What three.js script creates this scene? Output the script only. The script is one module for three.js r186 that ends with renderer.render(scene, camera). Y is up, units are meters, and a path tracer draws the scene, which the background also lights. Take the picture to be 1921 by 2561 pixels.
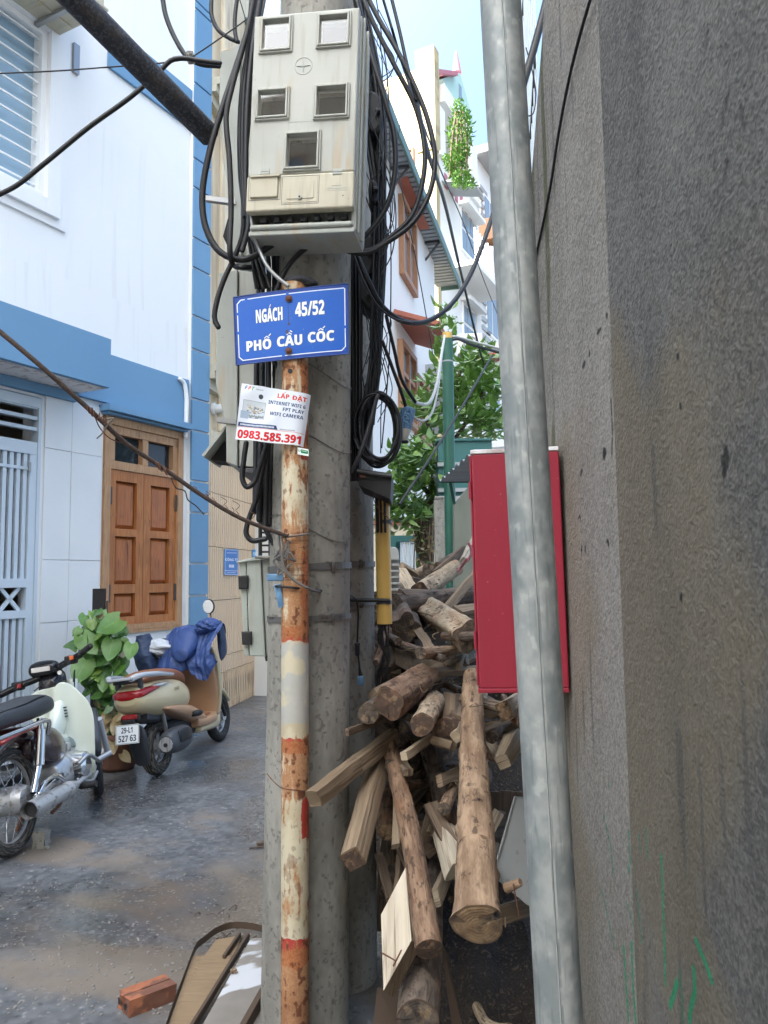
import * as THREE from 'three';
import { RoundedBoxGeometry } from 'three/addons/geometries/RoundedBoxGeometry.js';
import { TessellateModifier } from 'three/addons/modifiers/TessellateModifier.js';
import { mergeGeometries, mergeVertices, toCreasedNormals } from 'three/addons/utils/BufferGeometryUtils.js';

// ---------------------------------------------------------------- camera, sky, sun, exposure
const scene = new THREE.Scene();
const F = 1900, CH = 1.42;                                   // focal length in photo pixels, eye height
const camera = new THREE.PerspectiveCamera(2 * Math.atan(1280.5 / F) * 180 / Math.PI, 1921 / 2561, 0.05, 400);
camera.rotation.order = 'YXZ';
camera.position.set(0, CH, 0);
camera.rotation.set(5.0 * Math.PI / 180, 0, -0.7 * Math.PI / 180);
camera.updateMatrixWorld(true);
const renderer = new THREE.WebGLRenderer({ antialias: true });
renderer.setSize(768, 1024);
renderer.toneMapping = THREE.LinearToneMapping;
renderer.toneMappingExposure = 7.9;
renderer.shadowMap.enabled = true;

const SUN = new THREE.Vector3(-0.68, 0.58, 0.45).normalize();  // behind the houses on the left
{
  const w = 512, h = 256, data = new Float32Array(w * h * 4);
  for (let j = 0; j < h; j++) for (let i = 0; i < w; i++) {
    const el = (j + 0.5) / h * Math.PI - Math.PI / 2, az = ((i + 0.5) / w - 0.5) * 2 * Math.PI;
    const dx = Math.cos(el) * Math.cos(az), dy = Math.sin(el), dz = Math.cos(el) * Math.sin(az);
    const c = dx * SUN.x + dy * SUN.y + dz * SUN.z;
    const t = Math.pow(Math.max(0, dy), 0.42);
    const glow = 1.15 * Math.pow(0.5 + 0.5 * c, 4) + 1.0 * Math.pow(Math.max(0, c), 12);
    let r = 0.14 + (0.022 - 0.14) * t, g = 0.17 + (0.068 - 0.17) * t, b = 0.185 + (0.165 - 0.185) * t;
    r += glow; g += glow * 0.98; b += glow * 0.93;
    if (dy < 0) { r = 0.16; g = 0.155; b = 0.15; }
    const o = (j * w + i) * 4;
    data[o] = r; data[o + 1] = g; data[o + 2] = b; data[o + 3] = 1;
  }
  const t = new THREE.DataTexture(data, w, h, THREE.RGBAFormat, THREE.FloatType);
  t.mapping = THREE.EquirectangularReflectionMapping; t.magFilter = THREE.LinearFilter; t.minFilter = THREE.LinearFilter;
  t.wrapS = THREE.RepeatWrapping; t.needsUpdate = true;
  scene.background = t; scene.environment = t;
}
const sun = new THREE.DirectionalLight(new THREE.Color(1, 0.94, 0.84), 2.2);
sun.position.copy(SUN).multiplyScalar(60); sun.target.position.set(0, 3, -12);
sun.castShadow = true; sun.shadow.radius = 2; sun.shadow.mapSize.set(2048, 2048);
Object.assign(sun.shadow.camera, { left: -30, right: 30, top: 30, bottom: -30, near: 1, far: 140 });
scene.add(sun, sun.target);

// ---------------------------------------------------------------- helpers
const V = (x, y, z) => new THREE.Vector3(x, y, z);
const R = d => d * Math.PI / 180;
let seed = 7;
const rnd = () => { seed = (seed * 1664525 + 1013904223) >>> 0; return seed / 4294967296; };
const rr = (a, b) => a + (b - a) * rnd();
// a photo pixel as a direction one metre forward, a point at a forward distance, a point on the ground
function ray(px, py) { const v = V((px - 960.5) / F, -(py - 1280.5) / F, -1).applyQuaternion(camera.quaternion); return v.divideScalar(-v.z); }
function P(px, py, d) { return ray(px, py).multiplyScalar(d).add(camera.position); }
function G(px, py, y = 0) { const r = ray(px, py); return r.multiplyScalar((y - CH) / r.y).add(camera.position); }
function localAt(g, px, py, z = 0) {
  g.updateMatrixWorld(true);
  const inv = g.matrixWorld.clone().invert();
  const o = camera.position.clone().applyMatrix4(inv), d = ray(px, py).transformDirection(inv);
  return o.addScaledVector(d, (z - o.z) / d.z);
}
const names = {};
function numbered(n) { const k = names[n] = (names[n] ?? -1) + 1; return k ? `${n}_${String(k).padStart(3, '0')}` : n; }
function tag(o, label, category, group) { o.userData.label = label; o.userData.category = category; if (group) o.userData.group = group; return o; }
function thing(name, label, category, pos, turn = 0, group) {
  const o = new THREE.Group(); o.name = numbered(name); if (pos) o.position.copy(pos); o.rotation.y = turn; scene.add(o);
  return tag(o, label, category, group);
}
function part(name, geo, mat, parent, label) {
  const m = new THREE.Mesh(Array.isArray(geo) ? join(geo) : geo, mat); m.name = name; m.castShadow = m.receiveShadow = true; parent.add(m);
  if (label) m.userData.label = label;
  return m;
}
function solo(name, geo, mat, label, category, group) {       // a thing that is one mesh; its origin goes to its base
  geo = Array.isArray(geo) ? join(geo) : geo;
  geo.computeBoundingBox(); const b = geo.boundingBox, c = b.getCenter(V()); c.y = b.min.y;
  geo.translate(-c.x, -c.y, -c.z);
  const m = part(numbered(name), geo, mat, scene); m.position.copy(c);
  return tag(m, label, category, group);
}
function join(list) {
  list = list.map(g => { g = g.index ? g.toNonIndexed() : g; for (const k of Object.keys(g.attributes)) if (!['position', 'normal', 'uv'].includes(k)) g.deleteAttribute(k); return g; });
  return mergeGeometries(list);
}
// uv in metres from the faces' own directions
function uvm(g) {
  g = g.index ? g.toNonIndexed() : g; g.computeVertexNormals();
  const p = g.attributes.position, n = p.count, uv = new Float32Array(n * 2), a = V(), b = V(), c = V();
  for (let i = 0; i < n; i += 3) {
    a.fromBufferAttribute(p, i); b.fromBufferAttribute(p, i + 1); c.fromBufferAttribute(p, i + 2);
    const N = b.clone().sub(a).cross(c.clone().sub(a)); const x = Math.abs(N.x), y = Math.abs(N.y), z = Math.abs(N.z);
    [a, b, c].forEach((q, k) => { uv.set(x >= y && x >= z ? [q.z, q.y] : y >= z ? [q.x, q.z] : [q.x, q.y], (i + k) * 2); });
  }
  g.setAttribute('uv', new THREE.BufferAttribute(uv, 2));
  return g;
}
function bx(w, h, d, x = 0, y = 0, z = 0, r = 0) {            // a box by size and centre
  const g = r ? new RoundedBoxGeometry(w, h, d, 2, r) : new THREE.BoxGeometry(w, h, d);
  g.translate(x, y, z); return uvm(g);
}
function bq(x0, x1, y0, y1, z0, z1, r = 0) { return bx(x1 - x0, y1 - y0, z1 - z0, (x0 + x1) / 2, (y0 + y1) / 2, (z0 + z1) / 2, r); }
function cyl(r0, r1, a, b, seg = 16, open = false) {           // tapered cylinder between two points
  const d = b.clone().sub(a), L = d.length(), g = new THREE.CylinderGeometry(r1, r0, L, seg, 1, open);
  const uv = g.attributes.uv; for (let i = 0; i < uv.count; i++) uv.setXY(i, uv.getX(i) * 2 * Math.PI * r0, uv.getY(i) * L);
  g.translate(0, L / 2, 0); g.applyQuaternion(new THREE.Quaternion().setFromUnitVectors(V(0, 1, 0), d.normalize())); g.translate(a.x, a.y, a.z);
  return g;
}
function tube(pts, r, seg = 48, rad = 8, closed = false) {
  const c = new THREE.CatmullRomCurve3(pts, closed, 'centripetal'), L = c.getLength();
  const g = new THREE.TubeGeometry(c, seg, r, rad, closed);
  const uv = g.attributes.uv; for (let i = 0; i < uv.count; i++) uv.setXY(i, uv.getX(i) * L, uv.getY(i) * 2 * Math.PI * r);
  if (closed) return g;
  const caps = [0, 1].map(t => new THREE.SphereGeometry(r, rad, 4).translate(...c.getPoint(t).toArray()));
  return join([g, ...caps]);
}
function shapeOf(pts) { const s = new THREE.Shape(); pts.forEach((p, i) => i ? s.lineTo(p[0], p[1]) : s.moveTo(p[0], p[1])); s.closePath(); return s; }
function smoothShape(pts) { const s = new THREE.Shape(new THREE.SplineCurve([...pts, pts[0]].map(p => new THREE.Vector2(p[0], p[1]))).getPoints(pts.length * 6)); return s; }
function ext(shape, depth, bevel = 0, z = 0, seg = 2) {        // extruded outline, centred on z
  const g = new THREE.ExtrudeGeometry(shape, { depth: Math.max(1e-4, depth - 2 * bevel), bevelEnabled: bevel > 0, bevelThickness: bevel, bevelSize: bevel, bevelOffset: -bevel, bevelSegments: seg, curveSegments: 10 });
  g.translate(0, 0, z - depth / 2 + bevel); return uvm(g);
}
function slab(q, off, seg = 1) {                              // four front corners (tl, tr, br, bl) pushed back by a vector; front uv 0..1
  const pos = [], uv = [], f = q, k = q.map(p => p.clone().add(off));
  const quad = (a, b, c, d, m) => { for (const [p, t] of [[a, 0], [d, 3], [c, 2], [a, 0], [c, 2], [b, 1]]) { pos.push(p.x, p.y, p.z); uv.push(...(m ? [[0, 1], [1, 1], [1, 0], [0, 0]][t] : [[0, 0.01], [0.01, 0.01], [0.01, 0], [0, 0]][t])); } };
  quad(f[0], f[1], f[2], f[3], true); quad(k[1], k[0], k[3], k[2], false);
  quad(k[0], k[1], f[1], f[0]); quad(f[3], f[2], k[2], k[3]); quad(k[0], f[0], f[3], k[3]); quad(f[1], k[1], k[2], f[2]);
  const g = new THREE.BufferGeometry(); g.setAttribute('position', new THREE.Float32BufferAttribute(pos, 3)); g.setAttribute('uv', new THREE.Float32BufferAttribute(uv, 2)); g.computeVertexNormals();
  return g;
}

// ---------------------------------------------------------------- noise and textures
const TAB = new Float32Array(65536); { let s = 12345; for (let i = 0; i < 65536; i++) { s = (s * 1664525 + 1013904223) >>> 0; TAB[i] = s / 4294967296; } }
function vn(x, y, per, o = 0) {
  const xi = Math.floor(x), yi = Math.floor(y), fx = x - xi, fy = y - yi, u = fx * fx * (3 - 2 * fx), v = fy * fy * (3 - 2 * fy);
  const x0 = ((xi % per) + per) % per, x1 = (x0 + 1) % per, y0 = ((yi % per) + per) % per, y1 = (y0 + 1) % per;
  const h = (a, b) => TAB[((b * 131 + o * 7919) & 255) * 256 + ((a * 17 + b * 29 + o * 101) & 255)];
  const a = h(x0, y0), b = h(x1, y0), c = h(x0, y1), d = h(x1, y1);
  return a + (b - a) * u + (c - a) * v + (a - b - c + d) * u * v;
}
function fbm(u, v, f, oct = 4, o = 0) { let s = 0, a = 0.5, n = 0; for (let i = 0; i < oct; i++) { s += a * vn(u * f, v * f, f, o + i); n += a; a *= 0.5; f *= 2; } return s / n; }
function fbm2(u, v, fu, fv, oct = 4, o = 0) { let s = 0, a = 0.5, n = 0; for (let i = 0; i < oct; i++) { const per = 4096; s += a * vn(u * fu, v * fv, per, o + i); n += a; a *= 0.5; fu *= 2; fv *= 2; } return s / n; }
const ss = (a, b, x) => { const t = Math.min(1, Math.max(0, (x - a) / (b - a))); return t * t * (3 - 2 * t); };
const mixc = (a, b, t) => [a[0] + (b[0] - a[0]) * t, a[1] + (b[1] - a[1]) * t, a[2] + (b[2] - a[2]) * t];
const hex = h => { const c = new THREE.Color(h); return [c.r, c.g, c.b]; };
const S8 = x => { x = Math.min(1, Math.max(0, x)); return 255 * (x <= 0.0031308 ? 12.92 * x : 1.055 * Math.pow(x, 1 / 2.4) - 0.055); };
function finish(t, sx, sy, wrap = THREE.RepeatWrapping) { t.wrapS = t.wrapT = wrap; t.magFilter = THREE.LinearFilter; t.minFilter = THREE.LinearMipmapLinearFilter; t.generateMipmaps = true; if (sx) t.repeat.set(1 / sx, 1 / sy); t.needsUpdate = true; return t; }
// fn(u, v) -> [r, g, b, bump, rough]; colours linear; the texture spans sx by sy metres
function maps(w, h, sx, sy, fn, want = 'cb') {
  const c = new Uint8Array(w * h * 4), b = new Uint8Array(w * h * 4), q = new Uint8Array(w * h * 4);
  for (let j = 0; j < h; j++) for (let i = 0; i < w; i++) {
    const e = fn((i + 0.5) / w, (j + 0.5) / h), o = (j * w + i) * 4;
    c[o] = S8(e[0]); c[o + 1] = S8(e[1]); c[o + 2] = S8(e[2]); c[o + 3] = 255;
    b[o] = b[o + 1] = b[o + 2] = 255 * Math.min(1, Math.max(0, e[3] ?? 0.5)); b[o + 3] = 255;
    q[o] = q[o + 1] = q[o + 2] = 255 * Math.min(1, Math.max(0, e[4] ?? 0.5)); q[o + 3] = 255;
  }
  const out = {};
  const mk = (d, s) => { const t = new THREE.DataTexture(d, w, h, THREE.RGBAFormat); if (s) t.colorSpace = THREE.SRGBColorSpace; return finish(t, sx, sy); };
  if (want.includes('c')) out.map = mk(c, true);
  if (want.includes('b')) out.bumpMap = mk(b);
  if (want.includes('r')) out.roughnessMap = mk(q);
  return out;
}
const std = (o) => { if (o.bumpScale === undefined) delete o.bumpMap; return new THREE.MeshStandardMaterial({ side: THREE.DoubleSide, ...o }); };
const col = (r, g, b) => new THREE.Color().setRGB(r, g, b);
const plain = (c, rough = 0.6, metal = 0) => std({ color: c, roughness: rough, metalness: metal });

// ---------------------------------------------------------------- materials
const M = {};
{
  const grain = (u, v, o = 0) => fbm(u, v, 64, 3, o);
  // smooth cast concrete of the poles
  const pole = maps(512, 2048, 0.9, 5.4, (u, v0) => { const v = v0 * 3;
    const a = fbm(u, v, 6, 4, 1), g = grain(u, v, 2), st = fbm2(u, v, 24, 2, 3, 5), pit = ss(0.64, 0.72, fbm2(u, v, 70, 130, 3, 9)), mk = ss(0.60, 0.85, fbm2(u + 0.1 * a, v, 26, 11, 4, 11));
    let c = mixc([0.215, 0.205, 0.18], [0.34, 0.325, 0.285], ss(0.3, 0.7, a * 0.6 + g * 0.25 + st * 0.15));
    c = mixc(c, [0.10, 0.095, 0.085], 0.5 * pit + 0.22 * mk);
    return [...c, 0.5 + 0.3 * (g - 0.5) - 0.4 * pit, 0.9];
  });
  M.pole = std({ ...pole, bumpScale: 0.003, roughness: 0.92 });
  M.iron = plain(col(0.10, 0.10, 0.105), 0.5, 0.6);
  M.band = std({ ...maps(128, 128, 0.2, 0.2, (u, v) => { const a = fbm(u, v, 8, 3, 4); return [...mixc([0.13, 0.13, 0.125], [0.08, 0.06, 0.05], ss(0.5, 0.75, a)), a, 0.5]; }), roughness: 0.5, metalness: 0.3 });
  // painted, rusting street post
  const C1 = [0.60, 0.53, 0.38], C2 = [0.42, 0.045, 0.035], RU = [0.36, 0.135, 0.045], RD = [0.12, 0.034, 0.016];
  const PY = py => P(738, py, 2.31).y + 0.1;                   // height up the post from a photo row
  const zone = [[700, 0.44], [960, 0.43], [1120, 0.42], [1280, 0.39], [1330, 0.52], [1590, 0.54], [1615, 0.2], [1830, 0.25], [1850, 0.52], [1985, 0.5], [2000, 0.345], [2330, 0.345], [2345, 0.44], [2410, 0.75], [2700, 1]].map(([p, k]) => [PY(p), k]).reverse();
  const reds = [[1842, 1884, 1], [2338, 2402, 1], [915, 1010, 0], [1080, 1150, 0], [1375, 1570, 0], [1990, 2088, 0], [1560, 1600, 1]].map(([p, q, f]) => [PY(q), PY(p), f]);
  const rust = maps(256, 2048, 0.256, 2.9, (u, v) => {
    const y = v * 2.9, n = fbm(u, v * 11, 5, 4, 3), f = fbm2(u, v, 16, 190, 4, 7), s = fbm2(u + 0.05 * n, v, 26, 60, 3, 13), g = fbm2(u, v, 90, 900, 2, 5), e = 0.03 * (n - 0.5) + 0.012 * (f - 0.5), yy = y + e;
    let c = mixc(C1, [0.50, 0.42, 0.28], ss(0.4, 0.7, n));
    for (const [a, b, all] of reds) if (yy > a && yy < b && (all || Math.abs(u - 0.93) < 0.075 + 0.12 * (n - 0.5))) c = C2;
    if (yy > PY(1800) && yy < PY(1605)) c = mixc(c, [0.42, 0.43, 0.42], 0.75 * ss(0.36, 0.5, n));
    let z = 0.4; for (let i = 0; i + 1 < zone.length; i++) if (y >= zone[i][0] && y <= zone[i + 1][0]) z = zone[i][1] + (zone[i + 1][1] - zone[i][1]) * (y - zone[i][0]) / (zone[i + 1][0] - zone[i][0]);
    const k = ss(-0.06, 0.06, z - 0.28 - (0.62 - (s * 0.5 + n * 0.35 + g * 0.15)) * 0.9 - 0.25 * (1 - z) + 0.10);
    c = mixc(c, mixc(RU, [0.43, 0.20, 0.08], ss(0.4, 0.65, g)), k * 0.84); c = mixc(c, RD, 0.85 * ss(0.56, 0.64, f * 0.6 + s * 0.4) * ss(0.2, 0.5, z)); c = mixc(c, RD, 0.65 * ss(0.7, 1, z) * ss(0.35, 0.6, n));
    if (yy > PY(1480) && yy < PY(1330)) c = mixc(c, RD, 0.4 * ss(0.55, 0.7, fbm2(u, v, 4, 420, 2, 3)));
    return [...c, 0.5 + 0.4 * (f - 0.5), 0.5 + 0.45 * k];
  }, 'cbr');
  M.rust = std({ ...rust, bumpScale: 0.0015, roughness: 1 });
  M.galv = std({ ...maps(192, 2048, 0.19, 3.1, (u, v0) => { const v = v0 * 3.26;
    const a = fbm2(u, v, 5, 20, 5, 21), b = fbm2(u, v, 16, 60, 3, 3), c = fbm2(u, v, 40, 16, 3, 17);
    let k = mixc([0.19, 0.21, 0.21], [0.34, 0.35, 0.335], ss(0.28, 0.72, a * 0.6 + b * 0.4)); k = mixc(k, [0.10, 0.12, 0.125], 0.4 * ss(0.63, 0.78, c)); k = mixc(k, [0.42, 0.43, 0.41], 0.4 * ss(0.68, 0.8, b));
    return [...k, b, 0.42 + 0.25 * a];
  }, 'cr'), roughness: 1, metalness: 0.2 });
  M.darkpipe = std({ ...maps(256, 256, 0.25, 0.25, (u, v) => { const a = fbm(u, v, 8, 4, 31), b = fbm(u, v, 48, 2, 33); return [...mixc(mixc([0.045, 0.048, 0.058], [0.10, 0.105, 0.12], ss(0.45, 0.8, b)), [0.10, 0.075, 0.06], 0.4 * ss(0.6, 0.75, a)), b, 0.6]; }), bumpScale: 0.0015, roughness: 0.62, metalness: 0.3 });
  M.cable = plain(col(0.009, 0.009, 0.011), 0.5);
  M.cableGrey = plain(col(0.035, 0.036, 0.04), 0.5);
  M.cableBrown = std({ ...maps(64, 64, 0.03, 0.03, (u, v) => { const a = fbm(u, v, 6, 3, 3); return [...mixc([0.035, 0.026, 0.024], [0.11, 0.075, 0.06], a), a]; }), bumpScale: 0.002, roughness: 0.8 });
  M.wire = plain(col(0.16, 0.145, 0.13), 0.55, 0.3);
  M.rustwire = plain(col(0.13, 0.055, 0.032), 0.8);
  M.steel = plain(col(0.36, 0.36, 0.36), 0.38, 0.8);
  M.chrome = plain(col(0.62, 0.63, 0.64), 0.16, 1);
  M.alu = std({ ...maps(256, 256, 0.2, 0.2, (u, v) => { const a = fbm(u, v, 8, 4, 3); return [...mixc([0.56, 0.56, 0.56], [0.3, 0.28, 0.25], ss(0.55, 0.78, a)), a, 0.3 + 0.3 * a]; }, 'cr'), roughness: 1, metalness: 0.7 });
  const box = (o, tint) => std({ ...maps(512, 512, 0.7, 0.7, (u, v) => { const a = fbm(u, v, 5, 4, o), s = fbm2(u, v, 40, 4, 3, o + 3), g = fbm(u, v, 60, 2, o + 5), r = ss(0.62, 0.82, fbm2(u, v, 18, 3, 3, o + 8)); let c = mixc(tint.map(x => x * 0.9), tint, ss(0.3, 0.7, a)); c = mixc(c, [0.30, 0.27, 0.2], 0.35 * ss(0.55, 0.8, s)); c = mixc(c, [0.42, 0.26, 0.1], 0.4 * r); c = mixc(c, [0.12, 0.11, 0.09], 0.6 * ss(0.97, 0.99, vn(u * 120, v * 120, 120, o + 40))); return [...c, g, 0.5]; }, 'c'), roughness: 0.55 });
  M.box = box(3, [0.44, 0.445, 0.40]); M.boxWarm = box(13, [0.52, 0.48, 0.365]); M.boxGrey = box(23, [0.40, 0.415, 0.38]); M.boxGreen = box(29, [0.40, 0.43, 0.385]);
  M.shadeFill = std({ ...maps(256, 256, 0.4, 0.4, (u, v) => { const a = fbm(u, v, 8, 4, 383), f = fbm2(u + 0.1 * a, v, 60, 40, 3, 387); return [...mixc(mixc([0.018, 0.014, 0.011], [0.048, 0.036, 0.026], a), [0.11, 0.08, 0.055], ss(0.66, 0.74, f)), f]; }), bumpScale: 0.012, roughness: 0.95 });  // near-black filler colour that stands in for shade under the woodpile
  M.black = plain(col(0.012, 0.012, 0.013), 0.6);
  M.blackGloss = plain(col(0.010, 0.010, 0.012), 0.22);
  M.glass = new THREE.MeshPhysicalMaterial({ color: 0xffffff, roughness: 0.03, transmission: 1, thickness: 0, ior: 1.5, side: THREE.DoubleSide });
  M.clearGlass = new THREE.MeshPhysicalMaterial({ color: col(0.85, 0.93, 0.95), roughness: 0.12, transmission: 0.85, thickness: 0, ior: 1.45, side: THREE.DoubleSide });
  M.tint = plain(col(0.02, 0.026, 0.034), 0.05);
  M.dark = plain(col(0.018, 0.016, 0.016), 0.8);
  M.darkRed = plain(col(0.075, 0.02, 0.018), 0.6);
  // house finishes
  M.white = std({ ...maps(512, 512, 4, 4, (u, v) => { const a = fbm(u, v, 4, 4, 3), g = fbm(u, v, 96, 2, 8); const st = fbm2(u + 0.02 * a, v, 70, 3, 4, 14); const c = mixc([0.79, 0.81, 0.82], [0.84, 0.85, 0.86], a); return [...mixc(c, [0.58, 0.58, 0.56], 0.22 * ss(0.6, 0.85, st) * ss(0.35, 0.6, a)), g, 0.8]; }, 'c'), roughness: 0.8 });
  M.blue = std({ ...maps(512, 512, 4, 4, (u, v) => { const a = fbm(u, v, 5, 4, 43), g = fbm(u, v, 96, 2, 8); return [...mixc([0.125, 0.27, 0.44], [0.16, 0.315, 0.49], a), g]; }, 'c'), roughness: 0.7 });
  M.tile = std({ ...maps(512, 512, 1.3, 1.3, (u, v) => { const a = fbm(u, v, 4, 4, 53), g = ss(0.975, 0.995, vn(u * 110, v * 110, 110, 58)); return [...mixc(mixc([0.72, 0.75, 0.77], [0.80, 0.82, 0.83], a), [0.3, 0.3, 0.28], 0.6 * g), a, 0.25]; }, 'c'), roughness: 0.3 });
  M.gatePaint = std({ ...maps(256, 256, 1, 1, (u, v) => { const a = fbm(u, v, 6, 4, 63), g = ss(0.975, 0.99, vn(u * 120, v * 120, 120, 58)); return [...mixc(mixc([0.54, 0.63, 0.71], [0.61, 0.69, 0.76], a), [0.25, 0.2, 0.15], 0.5 * g), a]; }), roughness: 0.42 });
  const wood = (A, B, C, o, f = 1) => maps(512, 512, 0.5, 1.0, (u, v) => { const w = fbm2(u, v, 5, 1.5, 3, o), s = fbm2(u + w * 0.06, v, 60 * f, 5, 4, o + 3), a = fbm2(u, v, 4, 3, 3, o + 9); let c = mixc(A, B, ss(0.3, 0.7, s * 0.7 + a * 0.3)); c = mixc(c, C, 0.75 * ss(0.6, 0.78, s) + 0.4 * ss(0.55, 0.75, a)); return [...c, s, 0.4 + 0.3 * a]; }, 'cb');
  M.door = std({ ...wood([0.35, 0.12, 0.034], [0.52, 0.215, 0.07], [0.20, 0.065, 0.022], 73), bumpScale: 0.001, roughness: 0.42 });
  M.doorPanel = std({ ...wood([0.32, 0.10, 0.03], [0.46, 0.165, 0.055], [0.18, 0.055, 0.02], 83), bumpScale: 0.001, roughness: 0.35 });
  M.doorFrame = std({ ...wood([0.40, 0.22, 0.11], [0.54, 0.33, 0.18], [0.25, 0.13, 0.065], 93), bumpScale: 0.0015, roughness: 0.55 });
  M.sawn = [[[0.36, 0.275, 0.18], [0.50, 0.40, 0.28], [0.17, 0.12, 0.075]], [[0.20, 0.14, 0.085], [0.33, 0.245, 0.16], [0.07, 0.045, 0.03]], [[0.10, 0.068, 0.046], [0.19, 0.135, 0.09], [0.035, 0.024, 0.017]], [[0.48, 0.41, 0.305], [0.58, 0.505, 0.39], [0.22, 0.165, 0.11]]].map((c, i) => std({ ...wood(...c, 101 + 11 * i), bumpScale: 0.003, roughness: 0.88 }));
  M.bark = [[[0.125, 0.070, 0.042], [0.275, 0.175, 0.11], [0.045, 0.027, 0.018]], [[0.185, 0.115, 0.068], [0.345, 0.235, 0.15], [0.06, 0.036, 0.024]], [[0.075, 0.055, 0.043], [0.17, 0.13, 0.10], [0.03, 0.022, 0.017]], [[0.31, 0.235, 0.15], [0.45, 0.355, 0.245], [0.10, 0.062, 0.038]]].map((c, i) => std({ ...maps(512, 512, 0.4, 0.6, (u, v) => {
    const a = fbm(u, v, 5, 4, 7 * i + 3), w = fbm(u, v, 9, 3, 7 * i + 1), p = fbm2(u + 0.05 * w, v, 9, 9, 4, 9 * i + 5), s = fbm2(u + 0.04 * w, v, 46, 9, 4, 5 * i + 2), f = fbm2(u, v, 120, 60, 2, 3);
    const ln = 1 - ss(0.0, 0.045, Math.abs(fbm2(u + 0.05 * w, v + 0.05 * a, 22, 7, 3, 31 + i) - 0.5)), cr = ln * ss(0.5, 0.66, fbm(u, v, 8, 3, 41 + i)), mk = ss(0.62, 0.72, fbm2(u + 0.03 * w, v + 0.04 * a, 16, 26, 4, 51 + i));
    let k = mixc(c[0], c[1], ss(0.32, 0.68, p * 0.45 + s * 0.3 + f * 0.15 + a * 0.1)); k = mixc(k, c[2], 0.85 * cr + 0.75 * mk); k = mixc(k, [0.27, 0.125, 0.06], 0.35 * ss(0.56, 0.7, a)); k = mixc(k, c[1].map(x => x * 1.22), 0.45 * ss(0.58, 0.7, p));
    return [...k, 0.5 + 0.35 * (p - 0.5) + 0.3 * (s - 0.5) + 0.12 * (f - 0.5) - 0.35 * cr, 0.9];
  }), bumpScale: 0.008, roughness: 0.92 }));
  M.cut = [[[0.20, 0.125, 0.07], [0.34, 0.22, 0.12]], [[0.13, 0.07, 0.045], [0.22, 0.11, 0.062]], [[0.085, 0.064, 0.05], [0.16, 0.125, 0.095]]].map((c, i) => std({ ...maps(256, 256, 0, 0, (u, v) => {
    const x = u - 0.5 + 0.06 * (fbm(u, v, 4, 3, i) - 0.5), y = v - 0.5 + 0.06 * (fbm(u, v, 4, 3, 9 + i) - 0.5), r = Math.hypot(x, y) * 2, t = Math.atan2(y, x);
    const ring = 0.5 + 0.5 * Math.sin(r * 46 + 3 * fbm(u, v, 6, 3, 4)), blot = fbm(u, v, 4, 4, 13 + 7 * i), crack = ss(0.72, 0.8, fbm2((t + 4) / 7, r, 9, 0.7, 2, 3 + i)) * ss(0.05, 0.3, r);
    let k = mixc(c[0], c[1], 0.12 * ring + 0.88 * ss(0.3, 0.7, blot)); k = mixc(k, [0.05, 0.038, 0.03], 0.75 * ss(0.42, 0.72, fbm2(u + 0.2 * blot, v + 0.3 * blot, 2.3, 2.3, 5, 21 + i)) + 0.6 * crack); k = mixc(k, [0.40, 0.27, 0.15], 0.4 * ss(0.55, 0.75, fbm(u, v, 5, 4, 33 + i))); k = mixc(k, [0.10, 0.06, 0.035], 0.75 * ss(0.86, 0.98, r));
    return [...k, ring * 0.12 + blot * 0.7 - crack * 0.5, 0.9];
  }), bumpScale: 0.006, roughness: 0.92 }));
  M.cream = std({ ...maps(512, 512, 4, 4, (u, v) => { const a = fbm(u, v, 5, 4, 203), s = fbm2(u, v, 40, 3, 3, 207), g = fbm(u, v, 90, 2, 208); return [...mixc(mixc([0.70, 0.60, 0.44], [0.78, 0.68, 0.51], a), [0.34, 0.27, 0.19], 0.5 * ss(0.62, 0.8, s)), g]; }, 'c'), roughness: 0.85 });
  M.rib = std({ ...maps(512, 512, 3, 3, (u, v) => { const a = fbm(u, v, 5, 4, 213), s = fbm2(u, v, 90, 3, 3, 217); return [...mixc(mixc([0.74, 0.57, 0.40], [0.80, 0.635, 0.46], a), [0.26, 0.16, 0.09], 0.3 * ss(0.62, 0.8, s)), a]; }), roughness: 0.75 });
  M.ribDirty = std({ ...maps(512, 512, 3, 1, (u, v) => { const a = fbm(u, v, 8, 4, 213), s = fbm2(u, v, 120, 4, 3, 217); return [...mixc(mixc([0.68, 0.51, 0.34], [0.75, 0.58, 0.40], a), [0.13, 0.08, 0.045], 0.6 * ss(0.5, 0.75, s)), a]; }), roughness: 0.8 });
  M.redPaint = std({ ...maps(256, 512, 0.5, 1, (u, v) => { const a = fbm(u, v, 5, 4, 223), g = ss(0.965, 0.99, vn(u * 90, v * 180, 4096, 28)), s = fbm2(u, v, 60, 2, 3, 3); return [...mixc(mixc([0.255, 0.013, 0.030], [0.31, 0.018, 0.038], a * 0.6 + s * 0.4), [0.5, 0.3, 0.3], 0.7 * g), a]; }), roughness: 0.4 });
  M.whiteTop = std({ ...maps(128, 128, 0.3, 0.3, (u, v) => { const a = fbm(u, v, 6, 4, 3); return [...mixc([0.74, 0.72, 0.72], [0.45, 0.38, 0.36], ss(0.5, 0.75, a)), a]; }), roughness: 0.6 });
  M.yellow = std({ ...maps(256, 256, 0.3, 0.6, (u, v) => { const a = fbm(u, v, 5, 4, 233); return [...mixc([0.60, 0.37, 0.085], [0.68, 0.44, 0.13], a), a]; }), roughness: 0.35 });
  M.teal = plain(col(0.035, 0.135, 0.13), 0.5);
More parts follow.
